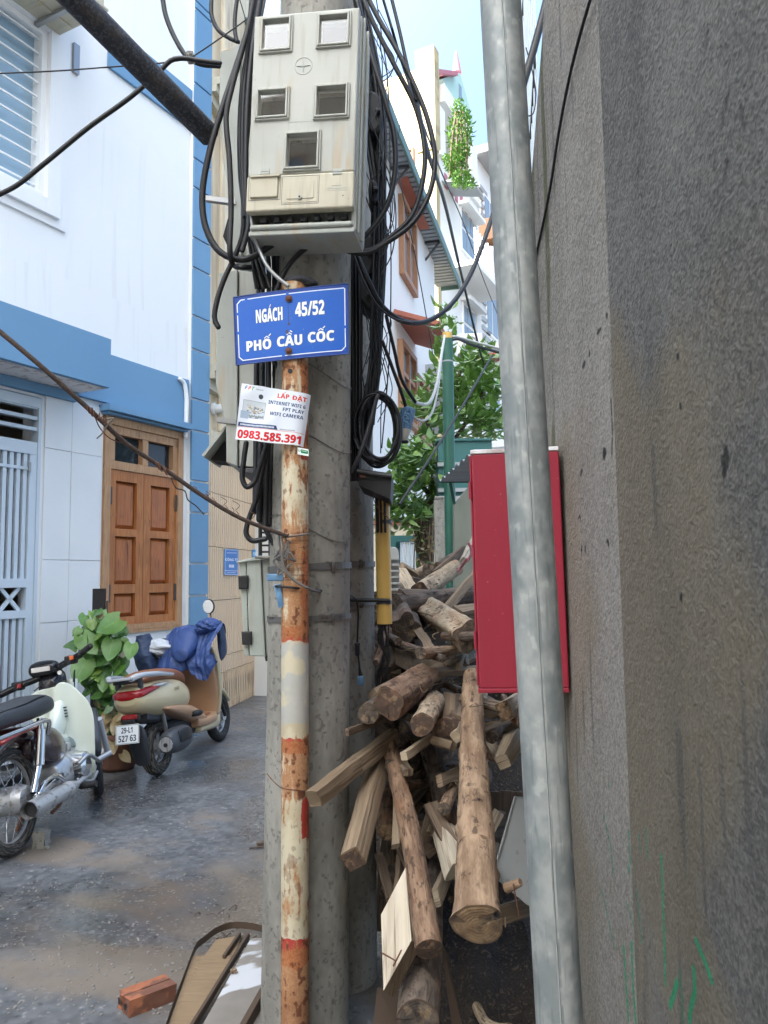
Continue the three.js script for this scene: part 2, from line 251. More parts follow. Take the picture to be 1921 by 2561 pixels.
  M.greenPost = std({ ...maps(128, 256, 0.3, 0.6, (u, v) => { const a = fbm(u, v, 5, 4, 243); return [...mixc([0.012, 0.075, 0.05], [0.03, 0.125, 0.085], a), a]; }), roughness: 0.35 });
  M.greenRoof = plain(col(0.10, 0.18, 0.155), 0.5);
  M.greyRoof = plain(col(0.33, 0.35, 0.36), 0.55);
  M.tarp = std({ ...maps(256, 256, 1, 1, (u, v) => { const a = fbm(u, v, 4, 4, 253), s = fbm2(u, v, 30, 4, 3, 2); return [...mixc([0.12, 0.135, 0.11], [0.22, 0.23, 0.19], a * 0.6 + s * 0.4), a]; }), roughness: 0.9, bumpScale: 0.004 });
  M.orange = std({ ...wood([0.34, 0.165, 0.08], [0.42, 0.215, 0.11], [0.24, 0.11, 0.05], 263), roughness: 0.5 });
  M.redTile = plain(col(0.40, 0.13, 0.08), 0.75);
  M.yellowWall = std({ ...maps(512, 512, 9, 9, (u, v) => { const a = fbm(u, v, 6, 5, 273), s = ss(0.60, 0.72, fbm2(u, v, 9, 20, 4, 277)); return [...mixc(mixc([0.46, 0.375, 0.215], [0.53, 0.445, 0.27], a), [0.28, 0.225, 0.14], 0.7 * s), a]; }), roughness: 0.9 });
  M.farWhite = plain(col(0.80, 0.79, 0.755), 0.8);
  M.farGlass = plain(col(0.22, 0.28, 0.33), 0.12);
  M.mint = plain(col(0.42, 0.62, 0.56), 0.7);
  M.pink = plain(col(0.46, 0.16, 0.19), 0.65);
  M.brick = plain(col(0.42, 0.2, 0.13), 0.85);
  M.brickRed = std({ ...maps(256, 256, 0.25, 0.25, (u, v) => { const a = fbm(u, v, 6, 4, 283), b = ss(0.56, 0.66, fbm(u, v, 4, 4, 287)); return [...mixc(mixc([0.30, 0.095, 0.045], [0.42, 0.165, 0.085], a), [0.07, 0.05, 0.045], 0.6 * b), a]; }), bumpScale: 0.004, roughness: 0.95 });
  // leaves
  const leafMat = (a, b, o, t = 0.35) => new THREE.MeshPhysicalMaterial({ ...maps(64, 64, 0, 0, (u, v) => { const n = fbm(u, v, 5, 3, o), m = 1 - ss(0.0, 0.035, Math.abs(u - 0.5)), s = ss(0.9, 1, Math.sin((v + Math.abs(u - 0.5) * 0.9) * 44)); return [...mixc(mixc(a, b, n), b.map(x => x * 1.5), 0.5 * m + 0.22 * s)]; }, 'c'), roughness: 0.42, transmission: t, thickness: 0, side: THREE.DoubleSide });
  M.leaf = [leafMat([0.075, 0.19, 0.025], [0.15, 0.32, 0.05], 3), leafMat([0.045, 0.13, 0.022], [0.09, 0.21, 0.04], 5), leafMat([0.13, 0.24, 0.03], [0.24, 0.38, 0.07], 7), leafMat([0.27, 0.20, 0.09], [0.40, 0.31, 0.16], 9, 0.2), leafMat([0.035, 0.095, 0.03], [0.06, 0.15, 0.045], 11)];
  M.treeLeaf = [leafMat([0.13, 0.25, 0.05], [0.22, 0.38, 0.085], 13, 0.5), leafMat([0.17, 0.29, 0.05], [0.28, 0.43, 0.09], 15, 0.5), leafMat([0.06, 0.15, 0.035], [0.11, 0.23, 0.055], 17, 0.45)];
  M.stem = plain(col(0.11, 0.085, 0.05), 0.85);
  M.terracotta = std({ ...maps(128, 128, 0.3, 0.3, (u, v) => { const a = fbm(u, v, 6, 4, 293); return [...mixc([0.10, 0.045, 0.03], [0.2, 0.095, 0.06], a), a]; }), bumpScale: 0.003, roughness: 0.85 });
  M.rubber = std({ ...maps(128, 128, 0.2, 0.2, (u, v) => { const a = fbm(u, v, 8, 3, 303); return [...mixc([0.018, 0.018, 0.019], [0.055, 0.05, 0.045], ss(0.5, 0.8, a)), a]; }), roughness: 0.8 });
  M.muddyRubber = std({ ...maps(128, 128, 0.2, 0.2, (u, v) => { const a = fbm(u, v, 8, 3, 313); return [...mixc([0.03, 0.028, 0.026], [0.16, 0.14, 0.115], ss(0.4, 0.7, a)), a]; }), bumpScale: 0.003, roughness: 0.9 });
  const gloss = (c, r = 0.3) => new THREE.MeshPhysicalMaterial({ color: c, roughness: r, clearcoat: 0.6, clearcoatRoughness: 0.12, side: THREE.DoubleSide });
  M.scooterCream = gloss(col(0.55, 0.455, 0.275)); M.scooterTan = gloss(col(0.42, 0.235, 0.125), 0.42); M.scooterSeat = plain(col(0.25, 0.095, 0.045), 0.5); M.greyPlastic = plain(col(0.045, 0.048, 0.055), 0.45); M.silver = gloss(col(0.42, 0.44, 0.47), 0.25);
  M.redLens = gloss(col(0.30, 0.010, 0.012), 0.12); M.orangeLens = gloss(col(0.75, 0.14, 0.03), 0.3); M.clearLens = plain(col(0.62, 0.60, 0.58), 0.1, 0.5);
  M.mopedWhite = gloss(col(0.72, 0.77, 0.66), 0.3); M.seat = std({ ...maps(64, 64, 0.05, 0.05, (u, v) => { const a = fbm(u, v, 16, 2, 3); return [0.038, 0.040, 0.046, a]; }), bumpScale: 0.0008, roughness: 0.5 }); M.darkPlum = gloss(col(0.03, 0.011, 0.014), 0.2);
  M.coat = std({ ...maps(256, 256, 0.5, 0.5, (u, v) => { const a = fbm(u, v, 6, 4, 323); return [...mixc([0.022, 0.050, 0.165], [0.040, 0.085, 0.26], a), a]; }), bumpScale: 0.012, roughness: 0.55 });
  M.coatDark = std({ ...maps(256, 256, 0.5, 0.5, (u, v) => { const a = fbm(u, v, 6, 4, 333); return [...mixc([0.016, 0.03, 0.07], [0.03, 0.055, 0.12], a), a]; }), bumpScale: 0.012, roughness: 0.6 });
  M.coatPale = std({ ...maps(128, 128, 0.3, 0.3, (u, v) => { const a = fbm(u, v, 7, 4, 343); return [...mixc([0.42, 0.45, 0.48], [0.6, 0.63, 0.65], a), a]; }), bumpScale: 0.01, roughness: 0.6 });
  M.bluePlastic = std({ ...maps(128, 128, 0.2, 0.2, (u, v) => { const a = fbm(u, v, 7, 4, 353); return [...mixc([0.07, 0.18, 0.33], [0.16, 0.31, 0.48], a), a]; }), bumpScale: 0.008, roughness: 0.35 });
  M.palePlastic = plain(col(0.50, 0.50, 0.45), 0.4);
  M.rack = plain(col(0.42, 0.42, 0.40), 0.6);
  M.panel = std({ ...maps(256, 256, 0.5, 0.5, (u, v) => { const a = fbm(u, v, 4, 4, 363), g = ss(0.68, 0.74, fbm(u, v, 16, 3, 368)); return [...mixc(mixc([0.40, 0.42, 0.42], [0.50, 0.52, 0.52], a), [0.26, 0.25, 0.22], 0.5 * g), a]; }), roughness: 0.8 });
  M.mudWood = std({ ...maps(512, 512, 0.6, 0.6, (u, v) => { const a = fbm(u, v, 5, 4, 373), s = fbm2(u, v, 6, 60, 3, 377); return [...mixc([0.20, 0.13, 0.07], [0.34, 0.235, 0.13], a * 0.6 + s * 0.4), s, 0.6]; }), bumpScale: 0.002, roughness: 0.65 });
  M.mudDark = plain(col(0.085, 0.055, 0.035), 0.8);
}
function printed(w, h, draw) {                                 // flat print, drawn on a canvas
  const cv = document.createElement('canvas'); cv.width = w; cv.height = h; draw(cv.getContext('2d'), w, h);
  const t = new THREE.CanvasTexture(cv); t.colorSpace = THREE.SRGBColorSpace; return finish(t, 0, 0, THREE.ClampToEdgeWrapping);
}
for (const set of [M.sawn, M.bark, M.cut, [M.coat, M.coatDark, M.coatPale], [M.door, M.doorPanel, M.doorFrame]]) set.slice(1).forEach(m => { m.bumpMap = set[0].bumpMap; });   // alike surfaces share one relief

// ---------------------------------------------------------------- ground
{
  const S = 12, N = 2048;                                      // one sheet; the texture's 12 m start at the poles' corner
  const m1 = G(640, 2250), m2 = G(160, 2105), m3 = G(470, 1960);
  const t = maps(N, N, S, S, (u, v) => {
    const x = u * S - 8, z = v * S - 11;                       // world x -8..4, z -11..1
    const big = fbm(u, v, 10, 4, 3), mid = fbm(u, v, 40, 4, 7), fine = vn(u * 1024, v * 1024, 1024, 9), f2 = vn(u * 420, v * 420, 420, 4);
    const d1 = Math.hypot((x - m1.x) * 0.8, (z - m1.z) * 0.7), d2 = Math.hypot((x - m2.x) * 1.2, (z - m2.z) * 0.9);
    const str = fbm2(u * 0.9 + v * 0.35, v - u * 0.4, 26, 60, 3, 3);
    let mud = Math.max(0.92 - d1 * 0.72, 0.6 - d2 * 1.0, 0.13) + (big - 0.5) * 0.7 + (mid - 0.5) * 0.9 + (str - 0.5) * 1.3;
    mud = ss(0.30, 0.85, mud);
    let c = mixc([0.085, 0.088, 0.092], [0.155, 0.158, 0.162], ss(0.2, 0.8, mid * 0.5 + f2 * 0.5));
    c = mixc(c, [0.36, 0.35, 0.33], 0.75 * ss(0.80, 0.95, fine) * (1 - mud * 0.6));
    c = mixc(c, [0.02, 0.022, 0.026], 0.6 * (1 - ss(0.08, 0.25, fine)));
    c = mixc(c, mixc([0.145, 0.113, 0.083], [0.24, 0.193, 0.147], mid), 0.88 * mud);
    const wet = ss(0.47, 0.64, fbm(u, v, 14, 4, 23) + 0.11 * (1 - ss(0.4, 1.5, Math.hypot(x - m3.x, (z - m3.z) * 0.8))));
    c = mixc(c, c.map(k => k * 0.74), wet);
    return [...c, (0.35 + 0.4 * f2 * (1 - mud * 0.7) + 0.25 * mid) * (1 - 0.75 * wet) + 0.3 * wet, 0.55 - 0.37 * wet + 0.16 * (mid - 0.5) + 0.12 * fine];
  }, 'cbr');
  const g = new THREE.PlaneGeometry(240, 240, 1, 1).rotateX(-Math.PI / 2), p = g.attributes.position, uv = g.attributes.uv;
  for (let i = 0; i < p.count; i++) uv.setXY(i, p.getX(i) + 8, p.getZ(i) + 11);
  const ground = part('ground', g, std({ ...t, bumpScale: 0.006, roughness: 1 }), scene);
  ground.userData.kind = 'structure';
}

// ---------------------------------------------------------------- rough concrete wall on the right
const RW = { R: V(0.5, 0, -1.66), E: V(0.488, 0, -2.44), N: V(0.565, 0, 0.6) };
RW.R.x = P(1545, 1280, 1.66).x; RW.E.x = P(1352, 1280, 2.44).x;
{
  const H = 3.6, wall = thing('concrete_wall', 'rough grey rendered wall filling the right side of the view', 'wall', V(RW.R.x, 0, RW.R.z));
  const face = (name, a, b, strokes) => {
    const L = Math.hypot(b.x - a.x, b.z - a.z), W = 1024, Hp = 2048, SX = 2.4, SY = 4.8;
    const cv = document.createElement('canvas'); cv.width = W; cv.height = Hp; const c = cv.getContext('2d');
    const g0 = c.createImageData(W, Hp), bd = new Uint8Array(W * Hp * 4);
    for (let j = 0; j < Hp; j++) for (let i = 0; i < W; i++) {
      const u = i / W, v = 1 - j / Hp, o = (j * W + i) * 4;
      const w1 = fbm2(u, v, 5, 9, 5, 91), w2 = fbm2(u, v, 7, 11, 5, 95), big = fbm2(u + 0.22 * w1, v + 0.16 * w2, 3, 5, 6, 61 + strokes.id), st = fbm2(u, v, 22, 3, 4, 65 + strokes.id), gr = vn(u * 700, v * 1400, 4096, 3), g2 = vn(u * 300, v * 600, 4096, 5), lump = fbm2(u, v, 90, 180, 3, 8);
      let k = mixc(strokes.a, strokes.b, ss(0.25, 0.75, big * 0.46 + st * 0.12 + gr * 0.24 + g2 * 0.18));
      k = mixc(k, [0.155, 0.125, 0.075], 0.5 * ss(0.46, 0.72, fbm2(u + 0.25 * w2, v + 0.3 * w1, 5, 4, 6, 71)));
      k = mixc(k, [0.05, 0.051, 0.053], 0.5 * ss(0.70, 0.82, fbm2(u, v, 60, 9, 3, 77)));
      if (strokes.moss) for (const mx of strokes.moss) { const q = Math.abs(u * SX - mx) + 0.03 * (st - 0.5); k = mixc(k, [0.055, 0.06, 0.022], 0.85 * (1 - ss(0.012, 0.035, q)) * ss(0.25, 0.5, fbm2(u, v, 60, 30, 3, 4))); }
      g0.data[o] = S8(k[0]); g0.data[o + 1] = S8(k[1]); g0.data[o + 2] = S8(k[2]); g0.data[o + 3] = 255;
      bd[((Hp - 1 - j) * W + i) * 4] = bd[((Hp - 1 - j) * W + i) * 4 + 1] = bd[((Hp - 1 - j) * W + i) * 4 + 2] = 255 * Math.min(1, 0.42 * gr + 0.3 * g2 + 0.5 * lump * (0.4 + big)); bd[((Hp - 1 - j) * W + i) * 4 + 3] = 255;
    }
    c.putImageData(g0, 0, 0);
    const grp = new THREE.Group(); grp.position.copy(a).setY(0); grp.rotation.y = Math.atan2(-(b.z - a.z), b.x - a.x); scene.add(grp);
    const X = (px, py) => { const q = localAt(grp, px, py); return [q.x / SX * W, Hp - q.y / SY * Hp]; };
    c.lineCap = 'round';
    for (const [style, width, pts, dash] of strokes.list) {
      if (!dash) {                                             // a ragged mark
        const q = pts.map(p => X(...p)); c.fillStyle = style; let len = 0; for (let i = 0; i + 1 < q.length; i++) len += Math.hypot(q[i + 1][0] - q[i][0], q[i + 1][1] - q[i][1]);
        const n = Math.max(10, Math.round(len / width * 9)); for (let k = 0; k < n; k++) { const t = k / (n - 1) * (q.length - 1), i = Math.min(q.length - 2, Math.floor(t)), f = t - i, w = width * Math.sin(0.25 + 2.6 * k / n); c.beginPath(); c.ellipse(q[i][0] + (q[i + 1][0] - q[i][0]) * f + rr(-0.3, 0.3) * w, q[i][1] + (q[i + 1][1] - q[i][1]) * f, w * rr(0.12, 0.42), w * rr(0.2, 0.7), rr(-0.4, 0.4), 0, 7); c.fill(); }
        continue;
      } c.strokeStyle = style; c.lineWidth = width; c.setLineDash(dash || []); c.beginPath(); pts.forEach((p, i) => { const q = X(...p); i ? c.lineTo(...q) : c.moveTo(...q); }); c.stroke(); }
    const tex = new THREE.CanvasTexture(cv); tex.colorSpace = THREE.SRGBColorSpace; finish(tex, SX, SY);
    const bt = finish(new THREE.DataTexture(bd, W, Hp, THREE.RGBAFormat), SX, SY);
    const n0 = strokes.moss && localAt(grp, 1327, 470), n1 = strokes.moss && localAt(grp, 1363, 0);   // the far end slopes back above head height
    const gg = strokes.moss ? ext(shapeOf([[0, 0], [L, 0], [L, H], [n1.x + (n1.x - Math.max(0, n0.x)) * (H - n1.y) / (n1.y - n0.y), H], [0, n0.y]]), 0.22, 0, -0.11) : uvm(new THREE.BoxGeometry(L, H, 0.22).translate(L / 2, H / 2, -0.11)), m = part(name, gg, std({ map: tex, bumpMap: bt, bumpScale: 0.0036, roughness: 0.95 }), wall);
    scene.remove(grp); m.position.copy(a).sub(wall.position).setY(0); m.rotation.y = grp.rotation.y;
    return m;
  };
  const GR = 'rgba(30,125,84,0.85)', GL = 'rgba(36,112,82,0.5)', BK = 'rgba(20,21,22,0.55)', DK = 'rgba(40,41,41,0.16)';
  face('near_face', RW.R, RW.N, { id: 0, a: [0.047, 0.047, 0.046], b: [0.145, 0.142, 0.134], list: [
    [GR, 4, [[1654, 2140], [1660, 2300], [1664, 2460]], [5, 4]], [GR, 6, [[1742, 2355], [1765, 2410], [1780, 2455]], [7, 3]], [GR, 6, [[1735, 2425], [1738, 2480], [1728, 2520], [1724, 2555]], [9, 3]], [GR, 6, [[1694, 2455], [1680, 2505], [1676, 2515]], [6, 3]], [GL, 4, [[1700, 2430], [1706, 2490], [1708, 2555]], [4, 4]], [GL, 4, [[1615, 2075], [1620, 2145]], [3, 4]], [GL, 4, [[1597, 2090], [1603, 2140]], [3, 5]], [GL, 4, [[1592, 2230], [1600, 2300], [1604, 2360]], [4, 5]],
    [BK, 11, [[1818, 1118], [1812, 1190]]], [DK, 8, [[1828, 200], [1800, 340]]], [DK, 8, [[1820, 380], [1806, 470]]], [DK, 5, [[1877, 900], [1880, 945]]], [BK, 7, [[1702, 1492], [1704, 1496]]], [BK, 5, [[1695, 890], [1696, 892]]], [BK, 5, [[1701, 1015], [1702, 1018]]], [DK, 8, [[1850, 250], [1862, 330]]], [DK, 10, [[1770, 60], [1765, 130]]], [DK, 6, [[1596, 420], [1598, 446]]]] });
  face('far_face', RW.E, RW.R, { id: 40, a: [0.115, 0.108, 0.097], b: [0.265, 0.253, 0.232], moss: [0.03, 0.21], list: [
    [BK, 7, [[1516, 786], [1518, 795]]], [BK, 5, [[1492, 836], [1504, 820]]], [BK, 7, [[1474, 890], [1476, 880]]], [BK, 7, [[1456, 920], [1464, 905]]], [BK, 4, [[1528, 1000], [1532, 1075], [1530, 1140]], [14, 5]], [BK, 13, [[1508, 1142], [1514, 1126]]], [BK, 8, [[1452, 1190], [1456, 1176]]], [BK, 6, [[1454, 1385], [1455, 1366]]], [BK, 6, [[1463, 1382], [1464, 1366]]], [BK, 3, [[1445, 1300], [1450, 1290], [1452, 1303]]], [BK, 8, [[1518, 1352], [1522, 1360]]], [DK, 4, [[1456, 690], [1458, 720]]],
    [GL, 4, [[1522, 1960], [1524, 1980]], [3, 5]], [GL, 5, [[1510, 2040], [1528, 2120], [1534, 2190]], [4, 6]], [GL, 5, [[1506, 2230], [1522, 2300], [1536, 2370]], [4, 6]], [GR, 5, [[1560, 2370], [1566, 2460], [1572, 2555]], [5, 6]], [GL, 5, [[1572, 2080], [1577, 2150], [1570, 2190]], [5, 6]], [GR, 5, [[1580, 2360], [1582, 2450], [1590, 2555]], [6, 6]], [GL, 4, [[1568, 2260], [1590, 2330]], [4, 5]], [BK, 0.1, [[1460, 1400], [1460, 1401]]]] });
  const back = part('return_face', bx(2.4, 2.5, 0.22, 0, 0, 0), plain(col(0.3, 0.29, 0.27), 0.95), wall);
  back.position.set(RW.E.x + 1.212 - RW.R.x, 1.25, RW.E.z - 0.118 - RW.R.z);
}

// ---------------------------------------------------------------- the houses on the left
const dirOf = (px, py) => { const d = ray(px, py); return Math.atan2(-d.z, d.x); };    // turn that makes +x run to a vanishing point
const CORNER = G(497, 1806);
const house = thing('white_house', 'white and blue house with wooden shutters and a grey gate', 'house', CORNER, dirOf(1950, 1428));
const h = (px, py, z = 0) => localAt(house, px, py, z);
{
  const HT = 12.5, box = (n, q, m, par = house, l) => part(n, q, m, par, l);
  // openings: shutter opening, gate opening, upper window
  const so = { x0: h(254, 1300).x, x1: h(452, 1300).x, y0: h(360, 1572).y, y1: h(360, 1062).y };
  const go = { x0: -4.6, x1: h(96, 1300).x, y0: 0, y1: h(60, 985).y };
  const wo = { x0: -4.9, x1: h(112, 300).x, y0: h(106, 498).y, y1: h(116, 81).y };
  const wallTop = shapeOf([[-7.5, 0], [0, 0], [0, HT], [-7.5, HT]]);
  for (const o of [so, go, wo]) { const p = new THREE.Path(); p.moveTo(o.x0, o.y0); p.lineTo(o.x0, o.y1); p.lineTo(o.x1, o.y1); p.lineTo(o.x1, o.y0); p.closePath(); wallTop.holes.push(p); }
  box('wall', ext(wallTop, 0.22, 0, -0.11), M.white);
  box('side_wall', [bq(-7.5, -7.28, 0, HT, -8, -0.222), bq(-0.22, 0, 0, HT, -8, -0.222), bq(-7.28, -0.222, 0, HT, -8, -7.8)], M.white);
  box('roof', bq(-7.7, 0.1, HT, HT + 0.2, -8.2, 0.35), M.white);
  box('room_back', bq(-7.2, -0.3, 0, 4.2, -2.6, -2.5), M.dark);
  // glazed white tiles of the lower wall, each with its joint
  const ty = [0, h(330, 1543).y, h(330, 1404).y, h(170, 1130).y, h(170, 1000).y], tx = [go.x1 + 0.03, h(172, 1300).x, so.x0 - 0.02];
  for (let i = 0; i < 2; i++) for (let j = 0; j < 4; j++) box('wall_tile', bq(tx[i] + 0.002, tx[i + 1] - 0.002, ty[j] + 0.002, ty[j + 1] - 0.002, 0.003, 0.014 + 0.002 * ((i + j) % 2), 0.002), M.tile);
  for (let k = 0; k < 3; k++) { const a = so.x0 + 0.02 + (so.x1 - so.x0 + 0.18) * k / 3, b = so.x0 + 0.02 + (so.x1 - so.x0 + 0.18) * (k + 1) / 3; box('wall_tile', bq(a + 0.002, b - 0.002, 0.002, so.y0 - 0.03, 0.003, 0.014, 0.002), M.tile); }
  box('wall_tile', bq(so.x1 + 0.012, h(459, 1300).x, so.y0 + 0.02, so.y1 + 0.1, 0.003, 0.014, 0.002), M.tile);
  // canopy, its blue fascia and the blue bands
  const yc = h(185, 985).y;
  const rz = ray(265, 972), tc = (yc + CORNER.y - CH) / rz.y, pc = rz.clone().multiplyScalar(tc).add(camera.position); house.worldToLocal(pc);
  const zc = Math.max(0.25, pc.z), xc = pc.x;
  box('canopy', bq(-7.4, xc, yc, yc + 0.05, 0.001, zc - 0.002), M.whiteTop);
  box('fascia', bq(-7.4, xc, yc + 0.0005, h(264, 850, zc).y, zc - 0.001, zc + 0.05), M.blue);
  box('canopy_beam', bq(-7.4, h(181, 1000).x, h(150, 1000).y, yc - 0.003, 0.002, 0.06), M.blue);
  const bt = h(459, 951).y, bb = h(459, 1059).y;
  box('blue_band', bq(xc - 0.6, h(463, 1000).x, bb, bt, 0.002, 0.05), M.blue);
  box('ledge', [bq(h(247, 1020).x, h(457, 1080).x, h(440, 1073).y - 0.005, h(440, 1060).y, 0.002, 0.14), bq(h(247, 1020).x + 0.02, h(457, 1080).x - 0.02, h(440, 1080).y, h(440, 1073).y - 0.01, 0.002, 0.09)], M.blue);
  box('upper_blue_strip', bq(h(268, 140).x, h(478, 224).x, h(482, 324, 0.03).y, h(478, 224, 0.03).y, 0.002, 0.03), M.blue);  // flat blue strip across the upper wall
  // pilaster of blue blocks
  const px0 = h(463, 1400).x, cuts = [20, 208, 397, 470, 596, 671, 791, 875, 998, 1077, 1203, 1282, 1409, 1490];
  box('pilaster', bq(px0 + 0.006, 0.03, 0, HT - 0.2, 0.002, 0.05), M.white);
  let ya = HT - 0.3; const ys = [HT - 0.3];
  for (let y = h(490, 20).y + 1.72; y > h(490, 20).y; y -= 0.43) ys.push(y);
  for (const c of cuts) ys.push(h(490, c, 0.07).y); ys.push(h(490, 1625).y, h(490, 1700).y, 0);
  ys.sort((a, b) => b - a);
  for (let i = 0; i + 1 < ys.length; i++) if (ys[i] - ys[i + 1] > 0.05) box('pilaster_block', bq(px0, 0.036, ys[i + 1] + 0.012, ys[i] - 0.012, 0.051, 0.075), M.blue);
  // wooden shutters
  const W = box('window', [bq(so.x0, so.x0 + 0.07, so.y0, so.y1, -0.16, 0.03), bq(so.x1 - 0.07, so.x1, so.y0, so.y1, -0.16, 0.03), bq(so.x0 + 0.07, so.x1 - 0.07, so.y1 - 0.07, so.y1, -0.16, 0.03), bq(so.x0 + 0.07, so.x1 - 0.07, so.y0, so.y0 + 0.05, -0.16, 0.03)], M.doorFrame, house, 'wooden shutter window with two dark panes above');
  const yt = h(330, 1180).y, xm = (so.x0 + so.x1) / 2;
  const ix0 = so.x0 + 0.072, ix1 = so.x1 - 0.072, yt2 = so.y1 - 0.072;
  box('transom', [bq(ix0, ix1, yt, yt + 0.075, -0.1, 0.012), bq(ix0, ix1, yt2 - 0.075, yt2, -0.1, 0.012), bq(ix0, ix0 + 0.055, yt + 0.077, yt2 - 0.077, -0.1, 0.012), bq(ix1 - 0.055, ix1, yt + 0.077, yt2 - 0.077, -0.1, 0.012), bq(xm - 0.035, xm + 0.035, yt + 0.077, yt2 - 0.077, -0.1, 0.012)], M.doorFrame, W);
  for (const s of [0, 1]) box('pane', bq(s ? xm + 0.036 : ix0 + 0.056, s ? ix1 - 0.056 : xm - 0.036, yt + 0.076, yt2 - 0.076, -0.05, -0.045), M.tint, W);
  const ph = (y) => h(330, y, 0).y;
  for (const s of [0, 1]) {
    const a = s ? xm + 0.003 : ix0, b = s ? ix1 : xm - 0.003, t = 0.085, y0 = so.y0 + 0.052, y1 = yt - 0.004;
    const fr = [[0.62, 0.93], [0.26, 0.57], [0.05, 0.20]].map(([p, q]) => [y0 + (y1 - y0) * p, y0 + (y1 - y0) * q]);
    const rails = [bq(a, a + t, y0, y1, -0.06, 0), bq(b - t, b, y0, y1, -0.06, 0)]; let top = y1;
    for (const [p, q] of fr) { rails.push(bq(a + t, b - t, q, top, -0.06, -0.001)); top = p; }
    rails.push(bq(a + t, b - t, y0, top, -0.06, -0.001));
    const leaf = box('shutter', rails, M.door, W);
    for (const [p, q] of fr) {
      const fw = 0.035, X0 = a + t, X1 = b - t;
      const g = new THREE.BufferGeometry(), O = [[X0 + .004, p + .004, -.045], [X1 - .004, p + .004, -.045], [X1 - .004, q - .004, -.045], [X0 + .004, q - .004, -.045]], I = [[X0 + fw, p + fw, -.016], [X1 - fw, p + fw, -.016], [X1 - fw, q - fw, -.016], [X0 + fw, q - fw, -.016]], P4 = [...O, ...I], id = [4, 5, 6, 4, 6, 7];
      for (let k = 0; k < 4; k++) { const n = (k + 1) % 4; id.push(k, n, 4 + n, k, 4 + n, 4 + k); }
      g.setAttribute('position', new THREE.Float32BufferAttribute(P4.flat(), 3)); g.setIndex(id);
      box('panel', uvm(g), M.doorPanel, leaf);
    }
    for (const y of [y0 + 0.2, y1 - 0.32]) box('hinge', bq(s ? b - 0.02 : a + 0.002, s ? b + 0.012 : a + 0.032, y, y + 0.16, 0.002, 0.016, 0.004), M.iron, leaf);
  }
  box('sill', bq(so.x0 - 0.02, so.x1 + 0.02, so.y0 - 0.028, so.y0 - 0.002, -0.1, 0.035), M.doorFrame);
  // upper window
  const U = box('window', [bq(wo.x1 - 0.05, wo.x1, wo.y0, wo.y1, -0.15, 0.012), bq(wo.x0, wo.x1 - 0.05, wo.y0, wo.y0 + 0.05, -0.15, 0.012), bq(wo.x0, wo.x1 - 0.05, wo.y1 - 0.05, wo.y1, -0.15, 0.012), bq(-3.72, -3.66, wo.y0 + 0.05, wo.y1 - 0.05, -0.15, 0.0)], M.white, house, 'barred upper window in a wide white frame');
  box('frame', [bq(wo.x1 + 0.001, wo.x1 + 0.13, wo.y0 - 0.13, wo.y1 + 0.13, 0.002, 0.06), bq(wo.x0, wo.x1, wo.y0 - 0.13, wo.y0 - 0.002, 0.002, 0.06), bq(wo.x0, wo.x1, wo.y1 + 0.002, wo.y1 + 0.13, 0.002, 0.06), bq(wo.x1 + 0.13, wo.x1 + 0.22, wo.y0 - 0.2, wo.y1 + 0.2, 0.002, 0.025), bq(wo.x0, wo.x1 + 0.13, wo.y0 - 0.2, wo.y0 - 0.131, 0.002, 0.025)], M.white, U);
  box('pane', bq(wo.x0, wo.x1 - 0.05, wo.y0 + 0.05, wo.y1 - 0.05, -0.10, -0.095), plain(col(0.30, 0.43, 0.54), 0.12), U);
  for (let i = 0; i < 14; i++) { const y = wo.y0 + 0.10 + i * 0.128; if (y < wo.y1 - 0.06) box('bar', bq(wo.x0, wo.x1 - 0.05, y, y + 0.014, -0.04, -0.026), M.white, U); }
  // entrance gate
  const gx = go.x1, gj = h(88, 1300).x, gs = h(70, 1300).x, gate = box('gate', [bq(gj, gx - 0.002, 0.02, go.y1 - 0.01, -0.07, 0.012), bq(go.x0, gj, go.y1 - 0.09, go.y1 - 0.01, -0.07, 0.012)], M.gatePaint, house, 'pale grey metal gate with vertical bars');
  const yA = h(40, 1130).y, yB = h(40, 1447).y, yC = h(40, 1527).y, ytr = h(40, 1098).y;
  box('rail', [bq(go.x0, gj - 0.002, yA, ytr, -0.06, 0.004), bq(go.x0, gs, yB - 0.07, yB, -0.06, 0.004), bq(go.x0, gs, yC - 0.06, yC, -0.06, 0.004), bq(gs, gj - 0.004, 0.04, yA - 0.002, -0.06, 0.005), bq(go.x0, gs, 0.05, 0.14, -0.06, 0.004), bq(go.x0, gs, yA - 0.13, yA - 0.105, -0.04, 0)], M.gatePaint, gate);
  for (const k of [1068, 1040, 1012]) { const y = h(40, k).y; box('louvre', bq(go.x0, gj - 0.004, y, y + 0.028, -0.05, 0), M.gatePaint, gate); }
  for (let k = 0; k < 14; k++) { const x = h(57, 1300).x - k * (h(57, 1300).x - h(40, 1300).x); box('bar', bq(x, x + 0.032, yB, yA, -0.04, -0.008), M.gatePaint, gate); box('bar', bq(x, x + 0.032, 0.14, yC - 0.06, -0.04, -0.008), M.gatePaint, gate); }
  const cx = gs - 0.13, cy = (yB - 0.07 + yC) / 2, ch = (yB - 0.07 - yC) * 0.5;
  box('cross', [-1, 1].map(s => { const g = bx(0.028, ch * 2.7, 0.02); g.rotateZ(s * 0.75); g.translate(cx, cy, -0.02); return g; }), M.gatePaint, gate);
  box('rail', [bq(cx - ch - 0.05, cx - ch - 0.02, yC, yB - 0.07, -0.04, 0), bq(go.x0, cx - ch - 0.05, cy + 0.05, cy + 0.08, -0.04, 0), bq(go.x0, cx - ch - 0.05, cy - 0.05, cy - 0.02, -0.04, 0)], M.gatePaint, gate);
